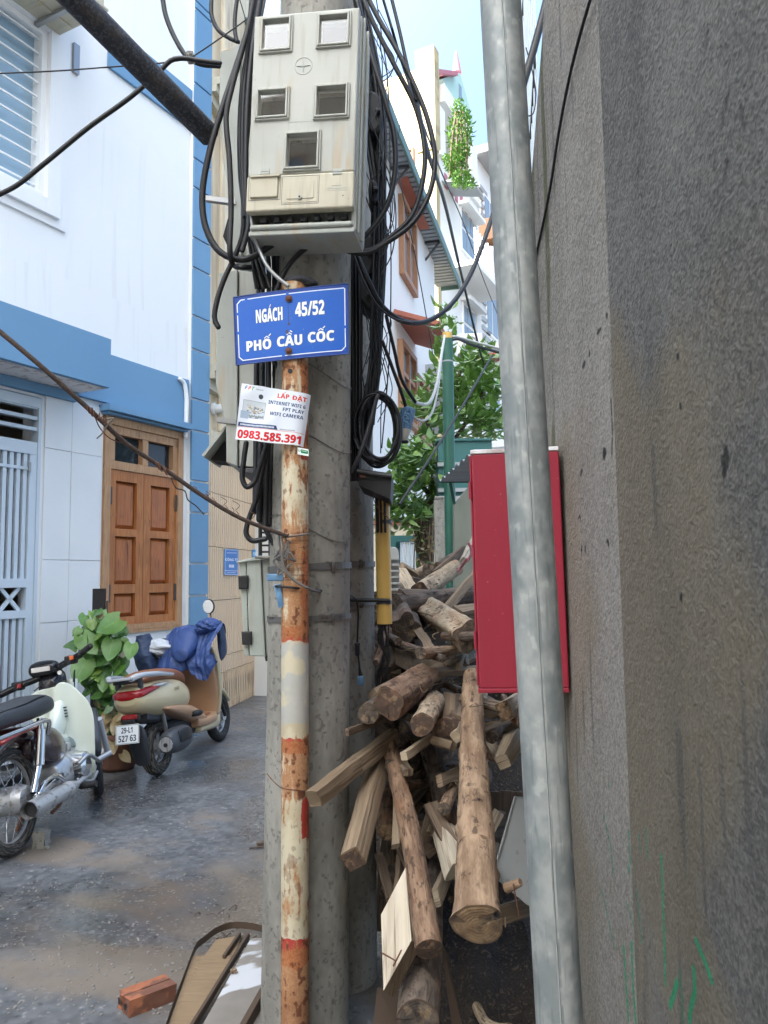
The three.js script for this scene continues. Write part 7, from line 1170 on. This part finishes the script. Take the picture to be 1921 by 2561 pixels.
  const mu = q('muffler', loft([[-0.30, 0.265, 0.06, 0.055, 0.2], [-0.24, 0.27, 0.085, 0.07, 0.2], [-0.05, 0.27, 0.095, 0.075, 0.2], [0.12, 0.265, 0.085, 0.06, 0.19], [0.24, 0.25, 0.04, 0.035, 0.17]], 24, 2.6), M.greyPlastic); part('end_cap', [rod([-0.305, 0.265, 0.2], [-0.28, 0.265, 0.2], 0.055, 0.06)], M.alu, mu); part('outlet', rod([-0.315, 0.262, 0.2], [-0.29, 0.262, 0.2], 0.016), M.black, mu); part('heat_shield', loft([[-0.18, 0.30, 0.045, 0.012, 0.272], [-0.02, 0.30, 0.05, 0.014, 0.276], [0.1, 0.285, 0.04, 0.01, 0.255]], 14, 3), M.black, mu);
  q('foot_peg', loft([[0.30, 0.40, 0.02, 0.03, 0.20], [0.36, 0.40, 0.026, 0.035, 0.215], [0.42, 0.395, 0.02, 0.025, 0.21]], 14, 2.5), M.black);
  q('floor_board', loft([[0.42, 0.32, 0.05, 0.18], [0.6, 0.29, 0.045, 0.19], [0.78, 0.29, 0.05, 0.19], [0.88, 0.31, 0.07, 0.17]], 24, 4), M.scooterTan); q('floor_mat', bx(0.26, 0.012, 0.3, 0.64, 0.338, 0, 0.005), M.scooterSeat);
  q('lower_cowl', loft([[0.5, 0.24, 0.03, 0.16], [0.75, 0.235, 0.05, 0.175], [0.95, 0.26, 0.09, 0.16], [1.04, 0.3, 0.08, 0.1]], 24, 3), M.scooterCream);
  // leg shield as a lofted shell going up
  const up = (secs, seg = 26, pw = 3.2) => loft(secs, seg, pw).applyMatrix4(new THREE.Matrix4().makeBasis(V(0, 1, 0), V(1, 0, 0), V(0, 0, -1)));
  q('inner_shield', up([[0.30, 0.86, 0.05, 0.18], [0.45, 0.86, 0.055, 0.205], [0.65, 0.835, 0.05, 0.215], [0.82, 0.80, 0.045, 0.20], [0.95, 0.775, 0.035, 0.165]]), M.scooterTan);
  q('front_cowl', up([[0.30, 0.935, 0.05, 0.165], [0.45, 0.935, 0.085, 0.195], [0.65, 0.905, 0.085, 0.225], [0.83, 0.86, 0.07, 0.22], [0.97, 0.81, 0.05, 0.175], [1.02, 0.79, 0.02, 0.1]]), M.scooterCream);
  q('shield_edge', hose([[0.87, 0.32, 0.185], [0.865, 0.48, 0.216], [0.85, 0.66, 0.228], [0.815, 0.83, 0.222], [0.785, 0.95, 0.18]], 0.009), M.scooterCream);
  q('front_fender', loft([[1.02, 0.38, 0.05, 0.06], [1.15, 0.47, 0.03, 0.075], [1.3, 0.48, 0.03, 0.075], [1.48, 0.36, 0.03, 0.06]], 18, 2.5), M.scooterCream); q('fork', [rod([WB, FA, 0.08], [1.0, 0.75, 0.07], 0.018), rod([WB, FA, -0.08], [1.0, 0.75, -0.07], 0.018)], M.black);
  q('head_cowl', loft([[0.68, 1.0, 0.05, 0.12], [0.78, 1.02, 0.07, 0.15], [0.9, 0.99, 0.06, 0.13], [0.96, 0.96, 0.03, 0.07]], 20, 2.6), M.scooterCream);
  q('handlebar', hose([[0.66, 1.03, 0.34], [0.74, 1.03, 0.2], [0.78, 1.0, 0], [0.74, 1.03, -0.2], [0.66, 1.03, -0.34]], 0.014), M.black);
  const mi = q('mirror', [hose([[0.74, 1.05, 0.22], [0.76, 1.14, 0.25], [0.77, 1.21, 0.25]], 0.006), new THREE.SphereGeometry(1, 20, 14).scale(0.02, 0.068, 0.056).translate(0.775, 1.275, 0.24)].map(g => g.index ? g.toNonIndexed() : g), M.black); part('mirror_glass', new THREE.CircleGeometry(1, 24).rotateY(-Math.PI / 2).scale(1, 0.06, 0.049).translate(0.753, 1.275, 0.24), M.chrome, mi);
  q('panel_line', hose([[0.815, 0.60, 0.02], [0.81, 0.60, 0.10], [0.815, 0.52, 0.12], [0.825, 0.45, 0.06]], 0.003), M.scooterSeat);
  { const f = new THREE.PlaneGeometry(0.13, 0.034).rotateX(-0.12).translate(0.04, 0.652, 0.2055); const cv = document.createElement('canvas'); cv.width = 256; cv.height = 64; const c = cv.getContext('2d'); c.font = 'bold italic 60px sans-serif'; c.fillStyle = '#20201c'; c.save(); c.scale(1.25, 1); c.fillText('LEAD', 12, 54); c.restore(); const t = new THREE.CanvasTexture(cv); t.colorSpace = THREE.SRGBColorSpace; finish(t, 0, 0, THREE.ClampToEdgeWrapping); q('badge', f, std({ map: t, transparent: true, alphaTest: 0.4, roughness: 0.4 })); }
  q('stand', hose([[0.35, 0.22, -0.12], [0.3, 0.1, -0.2], [0.28, 0.01, -0.24]], 0.012), M.black);
}
for (const m of scooter.children) {                           // short tail
  if (m.name === 'wheel') continue; if (m.name === 'licence_plate') { m.position.x *= 0.78; continue; }
  m.traverse(k => { if (!k.isMesh) return; const p = k.geometry.attributes.position; for (let i = 0; i < p.count; i++) if (p.getX(i) < 0) p.setX(i, p.getX(i) * 0.78); k.geometry.computeVertexNormals(); });
}
// rain clothes thrown over it
function cloth(name, label, mat, fn, nu = 40, nv = 36) {
  const g = thing(name, label, 'raincoat'); g.position.copy(scooter.position); g.rotation.copy(scooter.rotation); g.scale.copy(scooter.scale);
  const p = new THREE.PlaneGeometry(1, 1, nu, nv), a = p.attributes.position; for (let i = 0; i < a.count; i++) { const c = fn(a.getX(i) + 0.5, 0.5 - a.getY(i)); a.setXYZ(i, ...c); }
  p.computeVertexNormals(); part('cloth', p, mat, g); return g;
}
const fold = (u, v, k, o) => fbm2(u + 0.12 * v, v * 0.6, k, k * 0.55, 3, o) - 0.5;
{
  const a = cloth('raincoat', 'bright blue raincoat draped over the scooter handlebars', M.coat, (u, v) => {   // u across, v from front over the bar and down the back
    const z = -0.20 + 0.54 * u + 0.03 * Math.sin(v * 7), t = v * 1.0, f = fold(u, v, 7, 3), f2 = Math.abs(fold(u * 1.3 + 0.3, v, 12, 9));
    const top = 1.13 - 0.06 * Math.pow(u - 0.55, 2) * 4 + 0.03 * Math.sin(u * 8), k = Math.max(0, (t - 0.22) / 0.78), len = 0.46 - 0.10 * u * u + 0.07 * Math.sin(u * 9 + 1);
    const x = t < 0.22 ? 0.86 - (t / 0.22) * 0.12 : 0.74 - 0.16 * Math.sin(k * 2.0) - 0.03 * k, y = t < 0.22 ? top - 0.10 * Math.pow(1 - t / 0.22, 2) : top - len * k;
    return [x + 0.13 * f * (0.3 + k) - 0.06 * f2, y + 0.05 * f, z + 0.07 * f * k];
  }, 56, 50);
  part('hood', (() => { const g = new THREE.IcosahedronGeometry(1, 5), p = g.attributes.position; for (let i = 0; i < p.count; i++) { const x = p.getX(i), y = p.getY(i), z = p.getZ(i), n = 1 + 0.6 * (fbm2(x * 2 + 5, y * 2 + z * 1.7 + 5, 1.4, 1.4, 4, 5) - 0.5); p.setXYZ(i, 0.72 + 0.11 * x * n, 1.10 + 0.07 * y * n, 0.23 + 0.11 * z * n); } g.computeVertexNormals(); return g; })(), M.coat, a);
  part('sleeve', loft([[0.5, 0.88, 0.05, 0.06, 0.05], [0.58, 0.92, 0.09, 0.11, 0.03], [0.66, 0.98, 0.11, 0.13, 0.03], [0.75, 1.05, 0.08, 0.12, 0.04]], 20, 2), M.coat, a);
  part('dark_hem', loft([[0.72, 0.92, 0.14, 0.02, 0.325], [0.78, 0.97, 0.17, 0.035, 0.325], [0.85, 0.95, 0.13, 0.03, 0.31], [0.9, 0.9, 0.08, 0.015, 0.3]], 18, 2.2), M.coatDark, a);
  const b = cloth('raincoat', 'dark navy raincoat bundle hanging on the left scooter grip', M.coatDark, (u, v) => { const A = u * 6.283, f = fold(u, v, 6, 15), r = 0.075 + 0.03 * Math.sin(v * 3.1) + 0.07 * f; return [0.66 + r * Math.cos(A) - 0.03 * v, 1.10 - 0.38 * v + 0.02 * f, -0.36 + 0.05 * v + r * 0.9 * Math.sin(A)]; });
  const c = cloth('raincoat', 'pale crumpled cloth between the two raincoats on the scooter', M.coatPale, (u, v) => { const A = u * 6.283, f = fold(u, v, 7, 25), r = (0.03 + 0.075 * Math.sin(v * 3.14)) * (1 + 0.9 * f); return [0.66 + r * Math.cos(A), 1.05 - 0.17 * v, -0.24 + r * 1.15 * Math.sin(A) + 0.05 * v]; });
}
// moped
const moped = bike('moped', 'old moped with a big white leg shield and black seat at the left edge', 'moped', [36, 2138], [252, 1990], -8, 0);
{
  const s = moped, q = (n, g, m, p = s) => part(n, g, m, p); s.updateMatrixWorld(true);
  const z0 = (px, py, z = 0) => { const v = localAt(s, px, py, z); return [v.x, v.y, z]; };
  const xp = (px, py, x) => { const inv = s.matrixWorld.clone().invert(), o = camera.position.clone().applyMatrix4(inv), d = ray(px, py).transformDirection(inv); o.addScaledVector(d, (x - o.x) / d.x); return [x, o.y, o.z]; };
  const WB = G(252, 1990).sub(G(36, 2138)).length(), RR = 0.275;
  wheel(s, 0, RR, 0.275, 0.034, M.alu, M.muddyRubber, 28, false); const fw = wheel(s, WB, RR, 0.27, 0.032, M.alu, M.rubber, 28, false), steered = [fw];
  q('brake_drum', [rod([0, RR, -0.09], [0, RR, 0.09], 0.062), rod([0, RR, 0.05], [0, RR, 0.098], 0.085, 0.07)], M.alu);
  const sh = (z) => [rod([0.02, RR + 0.02, z], [0.10, 0.42, z], 0.02), rod([0.10, 0.42, z], [0.16, 0.60, z], 0.03), rod([0.155, 0.59, z], [0.175, 0.66, z], 0.02)];
  q('shock_absorber', sh(0.125), M.chrome); q('shock_absorber', sh(-0.125), M.chrome);
  q('swing_arm', [rod([0, RR, 0.105], [0.45, 0.30, 0.085], 0.018), rod([0, RR, -0.105], [0.45, 0.30, -0.085], 0.018)], M.iron);
  q('chain_case', loft([[-0.07, RR, 0.055, 0.02, -0.12], [0.2, 0.29, 0.06, 0.022, -0.12], [0.45, 0.3, 0.055, 0.02, -0.11]], 14, 3), M.iron);
  q('rear_fender', loft([[-0.32, 0.36, 0.05, 0.05], [-0.22, 0.52, 0.05, 0.065], [0.0, 0.60, 0.04, 0.07], [0.2, 0.56, 0.05, 0.075], [0.34, 0.44, 0.06, 0.07]], 18, 2.6), M.darkPlum);
  q('side_cover', loft([[0.12, 0.52, 0.04, 0.08], [0.26, 0.50, 0.11, 0.11], [0.42, 0.46, 0.12, 0.11], [0.55, 0.43, 0.06, 0.07]], 20, 3), M.darkPlum);
  q('tail_light', [bx(0.08, 0.06, 0.1, -0.3, 0.62, 0, 0.015)], M.redLens); q('side_stripe', loft([[-0.2, 0.605, 0.018, 0.12], [0.0, 0.625, 0.022, 0.13], [0.16, 0.62, 0.012, 0.125]], 16, 3), M.redLens);
  q('seat', loft([[-0.30, 0.70, 0.03, 0.10], [-0.18, 0.715, 0.055, 0.125], [0.05, 0.715, 0.06, 0.13], [0.28, 0.72, 0.065, 0.125], [0.40, 0.71, 0.05, 0.10], [0.46, 0.685, 0.02, 0.05]], 26, 2.8), M.seat);
  q('seat_piping', [hose([[-0.2, 0.755, 0.105], [0.05, 0.76, 0.112], [0.26, 0.77, 0.105], [0.36, 0.74, 0.09]], 0.004)], M.black);
  q('seat_rail', [hose([[-0.3, 0.64, 0.15], [-0.1, 0.645, 0.165], [0.16, 0.645, 0.165], [0.2, 0.63, 0.16], [0.21, 0.57, 0.14]], 0.012), hose([[-0.3, 0.64, -0.15], [0.16, 0.645, -0.165]], 0.012)], M.chrome);
  q('frame_tube', [rod([0.36, 0.55, 0], [WB - 0.32, 0.42, 0], 0.045), rod([WB - 0.32, 0.42, 0], [WB - 0.22, 0.80, 0], 0.035)], M.mopedWhite);
  const en = q('engine', [loft([[0.36, 0.30, 0.07, 0.09], [0.5, 0.30, 0.10, 0.12], [0.64, 0.31, 0.09, 0.11], [0.74, 0.33, 0.07, 0.08]], 20, 3), loft([[0.72, 0.345, 0.055, 0.055], [0.8, 0.36, 0.06, 0.062], [0.88, 0.375, 0.05, 0.05]], 16, 3)], M.alu);
  part('clutch_cover', [rod([0.58, 0.31, 0.10], [0.58, 0.31, 0.165], 0.085, 0.075), rod([0.58, 0.31, 0.165], [0.58, 0.31, 0.18], 0.075, 0.04)], M.chrome, en); part('fins', [0, 1, 2, 3, 4].map(i => bx(0.006, 0.14, 0.14, 0.74 + i * 0.028, 0.355, 0, 0.002)), M.alu, en); part('carburettor', [rod([0.60, 0.38, 0.02], [0.62, 0.45, 0.02], 0.028), bx(0.05, 0.06, 0.07, 0.60, 0.42, 0.03, 0.008)], M.alu, en);
  q('exhaust', [cyl(0.045, 0.043, V(...z0(72, 2028, 0.2)), V(...z0(172, 1973, 0.185)), 28, true), cyl(0.040, 0.040, V(...z0(72, 2028, 0.2)), V(...z0(172, 1973, 0.185)), 28, true), cyl(0.043, 0.022, V(...z0(172, 1973, 0.185)), V(...z0(190, 1962, 0.17)), 20)], M.alu);
  q('exhaust_pipe', hose([z0(188, 1963, 0.17), z0(205, 1950, 0.16), [0.82, 0.25, 0.1], [0.86, 0.34, 0.03]], 0.016), M.alu);
  q('heat_guard', [hose([z0(98, 1985, 0.23), z0(115, 1955, 0.22), z0(140, 1940, 0.2), z0(160, 1950, 0.2)], 0.012), bx(0.22, 0.03, 0.03, 0, 0, 0, 0.008).rotateZ(0.15).translate(...z0(112, 1975, 0.16))], M.chrome);
  q('exhaust_bore', cyl(0.0395, 0.0395, V(...z0(80, 2024, 0.2)), V(...z0(84, 2021, 0.2)), 20), M.black);
  q('foot_rest', [rod([0.5, 0.2, -0.24], [0.5, 0.2, 0.24], 0.012), rod([0.5, 0.2, 0.15], [0.5, 0.2, 0.25], 0.02)], M.rubber); q('kick_start', [hose([[0.5, 0.33, 0.16], [0.56, 0.36, 0.19], [0.66, 0.30, 0.21]], 0.012), rod([0.64, 0.31, 0.21], [0.72, 0.33, 0.26], 0.017)], M.steel); q('pedal', hose([[0.5, 0.24, 0.14], [0.62, 0.2, 0.17], [0.70, 0.23, 0.17]], 0.01), M.steel);
  q('stand', [hose([[0.42, 0.24, 0.10], [0.30, 0.16, 0.12], [0.2, 0.14, 0.12]], 0.010), rod([0.42, 0.24, -0.1], [0.38, 0.0, -0.2], 0.012)], M.rustwire);
  // leg shield: two wings joined over the tunnel, a round hole in the right wing
  const xs = WB - 0.40, shp = (pts) => shapeOf(pts.map(p => { const v = xp(p[0], p[1], xs); return [v[2], v[1]]; }));
  const rightPts = [[150, 1716], [160, 1706], [176, 1711], [201, 1735], [220, 1756], [232, 1784], [236, 1820], [237, 1885], [236, 1945], [222, 1962], [206, 1967], [190, 1950], [172, 1900], [166, 1860], [150, 1800], [140, 1760]];
  const rs = smoothShape(rightPts.map(p => { const v = xp(p[0], p[1], xs); return [v[2], v[1]]; })); const hc = xp(180, 1856, xs), hole = new THREE.Path(); hole.absellipse(hc[2], hc[1], 0.032, 0.048, 0, Math.PI * 2, true, 0.3); rs.holes.push(hole);
  const bend = (g, sgn) => { const p = g.attributes.position; for (let i = 0; i < p.count; i++) { const z = p.getX(i), y = p.getY(i), t = p.getZ(i); p.setXYZ(i, xs - t - 0.9 * Math.pow(Math.abs(z) - 0.12, 2) * 1.2 + 0.06 * Math.pow((y - 0.5), 2) + 0.05 * Math.exp(-Math.pow(z / 0.07, 2)) * -1, y, z); } g.computeVertexNormals(); return g; };
  const shield = (shape) => { const e = new THREE.ExtrudeGeometry(shape, { depth: 0.004, bevelEnabled: true, bevelThickness: 0.002, bevelSize: 0.004, bevelSegments: 2, curveSegments: 24 }); const t = new TessellateModifier(0.035, 6).modify(e.index ? e.toNonIndexed() : e); return toCreasedNormals(bend(uvm(t)), 0.7); };
  q('leg_shield', shield(rs), M.mopedWhite);
  const ls = smoothShape([[148, 1716], [125, 1722], [95, 1730], [76, 1745], [72, 1775], [85, 1800], [112, 1830], [140, 1850], [152, 1830], [150, 1770]].map(p => { const v = xp(p[0], p[1], xs); return [v[2], v[1]]; })); q('leg_shield', shield(ls), M.mopedWhite);
  q('tunnel', loft([[xs - 0.24, 0.46, 0.05, 0.045], [xs - 0.12, 0.54, 0.09, 0.045], [xs - 0.01, 0.66, 0.11, 0.045], [xs + 0.04, 0.74, 0.06, 0.04]], 18, 2.6), M.mopedWhite); for (let i = 0; i < 4; i++) q('vent_slot', bx(0.012, 0.006, 0.06, xs - 0.06, 0.60 + i * 0.018, 0.03, 0.001), M.dark);
  steered.push(q('front_fender', loft([[WB - 0.30, 0.36, 0.05, 0.04], [WB - 0.15, 0.50, 0.045, 0.05], [WB + 0.05, 0.545, 0.035, 0.05], [WB + 0.27, 0.40, 0.04, 0.04]], 18, 2.6), M.greyPlastic), q('fork', [rod([WB - 0.02, RR, 0.085], [WB - 0.16, 0.52, 0.05], 0.02), rod([WB - 0.02, RR, -0.085], [WB - 0.16, 0.52, -0.05], 0.02)], M.silver));
  for (const m of steered) { m.traverse(k => k.isMesh && k.geometry.translate(-WB, 0, 0)); m.position.x = WB - 0.03; m.rotation.y = 0.46; }   // the front wheel is turned to the left
  q('control_cable', [hose([[xs - 0.02, 0.80, 0.1], [xs + 0.10, 0.86, 0.06], [xs + 0.12, 0.7, 0.03]], 0.004), hose([[xs - 0.04, 0.78, -0.14], [xs + 0.11, 0.84, -0.08], [xs + 0.12, 0.66, -0.03]], 0.004)], M.cable);
  // handlebar, turned, with its switches and speedometer
  const hx = xs + 0.06, H = (px, py, dx = 0) => xp(px, py, hx + dx);
  q('handlebar', [hose([H(2, 1738, -0.05), H(48, 1716, -0.02), H(95, 1697, 0), H(125, 1680, 0), H(170, 1655, -0.01), H(200, 1638, -0.04)], 0.021)], M.blackGloss);
  q('grip', [hose([H(-20, 1748, -0.06), H(32, 1722, -0.03)], 0.019, 6)], M.rubber); q('grip', [hose([H(188, 1645, -0.03), H(226, 1616, -0.06)], 0.019, 6)], M.rubber);
  q('switch_box', [bx(0.05, 0.055, 0.07, ...H(46, 1716, -0.02), 0.01), bx(0.05, 0.055, 0.07, ...H(178, 1650, -0.02), 0.01)], M.black); q('switch', bx(0.016, 0.026, 0.026, ...H(48, 1716, -0.055), 0.005), M.redLens); q('switch', bx(0.016, 0.026, 0.026, ...H(179, 1645, -0.055), 0.005), M.orangeLens);
  const hp = H(117, 1685, 0.02); q('speedometer', [loft([[hp[0] - 0.07, hp[1] + 0.03, 0.03, 0.08, hp[2]], [hp[0] - 0.02, hp[1] + 0.03, 0.055, 0.095, hp[2]], [hp[0] + 0.07, hp[1] + 0.01, 0.045, 0.07, hp[2]]], 22, 3)], M.blackGloss); q('dial', bx(0.006, 0.03, 0.12, hp[0] - 0.072, hp[1] + 0.035, hp[2], 0.002), M.clearLens); const hk = H(128, 1715, 0.0); q('head_cowl', loft([[hk[0] - 0.06, hk[1] - 0.01, 0.05, 0.05, hk[2]], [hk[0], hk[1], 0.08, 0.075, hk[2]], [hk[0] + 0.09, hk[1] + 0.02, 0.07, 0.06, hk[2]]], 20, 3), M.blackGloss); q('ignition', rod(H(149, 1682, -0.06), H(149, 1682, -0.03), 0.013), M.chrome);
}

// ---------------------------------------------------------------- things on the ground
{
  const a = G(370, 2510), g = thing('brick', 'broken two-part red brick lying on the muddy lane', 'brick', a, R(40));
  for (const s of [-1, 1]) { const b = new THREE.BoxGeometry(0.165, 0.054, 0.042, 10, 4, 4).translate(0, 0.027, s * 0.0235), p = b.attributes.position; for (let i = 0; i < p.count; i++) { const x = p.getX(i), y = p.getY(i), z = p.getZ(i), n = fbm2(x * 30 + 5, y * 30 + z * 25 + 5, 1, 1, 3, 4 + s) - 0.5; p.setXYZ(i, x + 0.012 * n * (Math.abs(x) > 0.08 ? 1.6 : 0.3), y + (y > 0.045 ? 0.006 * n : 0), z + 0.004 * n); } part('half', uvm(b), M.brickRed, g); }
  part('core_hole', [new THREE.CircleGeometry(0.011, 14).rotateY(-Math.PI / 2).translate(-0.0895, 0.03, -0.0235), new THREE.CircleGeometry(0.011, 14).rotateY(-Math.PI / 2).translate(-0.0895, 0.03, 0.0235)], M.black, g);
}
function board(name, label, cat, pts, y, t, mat) { const q = pts.map(p => G(p[0], p[1], p[2] ?? y)), g = thing(name, label, cat, q[3].clone().setY(0)); part('board', uvm(slab(q.map(p => p.sub(g.position)), V(0, -t, 0))), mat, g); return g; }
board('plywood_sheet', 'tan muddy sheet lying beside the brick', 'sheet', [[482, 2390], [580, 2390], [474, 2580], [416, 2580]], 0.022, 0.012, M.mudWood);
board('plywood_sheet', 'second tan sheet showing above the first, between two battens', 'sheet', [[540, 2350], [606, 2338], [584, 2392], [510, 2392]], 0.014, 0.01, M.mudWood);
board('plywood_sheet', 'grey board with a white plaster stain against the poles', 'sheet', [[628, 2346], [720, 2346], [720, 2600], [486, 2600]], 0.03, 0.016, std({ ...maps(512, 512, 0.6, 0.6, (u, v) => { const n = fbm(u, v, 6, 4, 3), m = fbm2(u + v, v, 5, 5, 4, 7); return [...mixc(mixc([0.19, 0.165, 0.14], [0.29, 0.26, 0.225], n), [0.56, 0.57, 0.58], ss(0.5, 0.6, m))]; }, 'c'), roughness: 0.7 }));
function batten(label, a, b, w, t, y) { const A = G(...a, y), B = G(...b, y), L = A.distanceTo(B), g = thing('batten', label, 'batten', A); g.rotation.y = Math.atan2(-(B.z - A.z), B.x - A.x); part('strip', bq(0, L, -t, 0, -w / 2, w / 2, 0.002), M.mudDark, g); }
batten('short dark batten on the upper tan sheet', [560, 2388], [600, 2330], 0.012, 0.022, 0.036); batten('long dark batten between the tan sheet and the stained board', [470, 2575], [621, 2331], 0.012, 0.026, 0.044); batten('dark batten at the bottom edge close to the poles', [596, 2580], [658, 2470], 0.02, 0.05, 0.07);
{ const p = [[414, 2575], [440, 2500], [468, 2425], [483, 2386], [494, 2364], [512, 2350], [545, 2326], [580, 2315], [620, 2316], [660, 2324]].map(([x, y]) => G(x, y, 0.028)), g = thing('metal_strap', 'rusty metal strap curving round the tan sheets', 'strap', p[0].clone()), c = new THREE.CatmullRomCurve3(p.map(q => q.clone().sub(g.position))), pts = c.getPoints(60), v = [], id = []; pts.forEach((q, i) => { v.push(q.x, q.y - 0.012, q.z, q.x, q.y + 0.014, q.z); if (i < 60) id.push(i * 2, i * 2 + 1, i * 2 + 3, i * 2, i * 2 + 3, i * 2 + 2); }); const s = new THREE.BufferGeometry(); s.setAttribute('position', new THREE.Float32BufferAttribute(v, 3)); s.setIndex(id); s.computeVertexNormals(); part('strip', uvm(s), M.mudDark, g); }
{ const g = thing('wood_chip', 'small wood chip on the stained board', 'wood chip', G(584, 2432, 0.034)); part('chip', bx(0.022, 0.012, 0.014, 0, 0.006, 0, 0.002).rotateY(0.6), M.sawn[1], g); part('splinter', bx(0.012, 0.004, 0.005, 0.012, 0.004, 0.006), M.sawn[1], g); }
for (let i = 0; i < 26; i++) { const x = rr(470, 650), y = rr(2270, 2400), p = G(x, y, 0.004), A = rr(0, 6.3), L = rr(0.015, 0.06), e = p.clone().add(V(L * Math.cos(A), 0.004, L * Math.sin(A))); solo('twig', tube([p, p.clone().lerp(e, 0.5).add(V(0.006, 0.006, 0)), e], rr(0.001, 0.0025), 8, 5), M.mudDark, 'dark twig lying on the mud by the metal strap', 'twig', 'twigs on the mud'); }
{ const g = thing('wood_scrap', 'small wood scrap on the ground at the left foot of the poles', 'wood scrap', G(655, 2116)); part('chunk', bx(0.05, 0.022, 0.03, 0, 0.011, 0, 0.003).rotateY(0.5), M.sawn[2], g); part('stick', rod([-0.06, 0.006, 0.05], [0.03, 0.01, 0.03], 0.004), M.bark[2], g); }
{ const p = []; for (let i = 0; i < 900; i++) { const q = G(rr(0, 660), 1880 + 660 * Math.pow(rnd(), 0.7), 0); const s = rr(0.002, 0.006); p.push(new THREE.IcosahedronGeometry(s, 0).scale(1.3, 0.7, 1).rotateY(rr(0, 6)).translate(q.x, s * 0.3, q.z)); } const m = solo('gravel', p, plain(col(0.24, 0.22, 0.20), 0.9), 'loose grit scattered over the lane', 'gravel'); m.userData.kind = 'stuff'; }
{ const g = thing('stone_block', 'small pale rough stone beside the moped rear tyre', 'block', G(103, 2118)); const b = new THREE.BoxGeometry(0.07, 0.09, 0.07, 4, 5, 4).translate(0, 0.045, 0), p = b.attributes.position; for (let i = 0; i < p.count; i++) p.setXYZ(i, p.getX(i) * (1 - 0.8 * p.getY(i)) + 0.01 * (rnd() - 0.5), p.getY(i), p.getZ(i) * (1 - 0.6 * p.getY(i))); part('block', uvm(b), M.pole, g); part('chip', bx(0.02, 0.014, 0.014, 0.05, 0.007, 0.035, 0.003), M.pole, g); }

renderer.render(scene, camera);
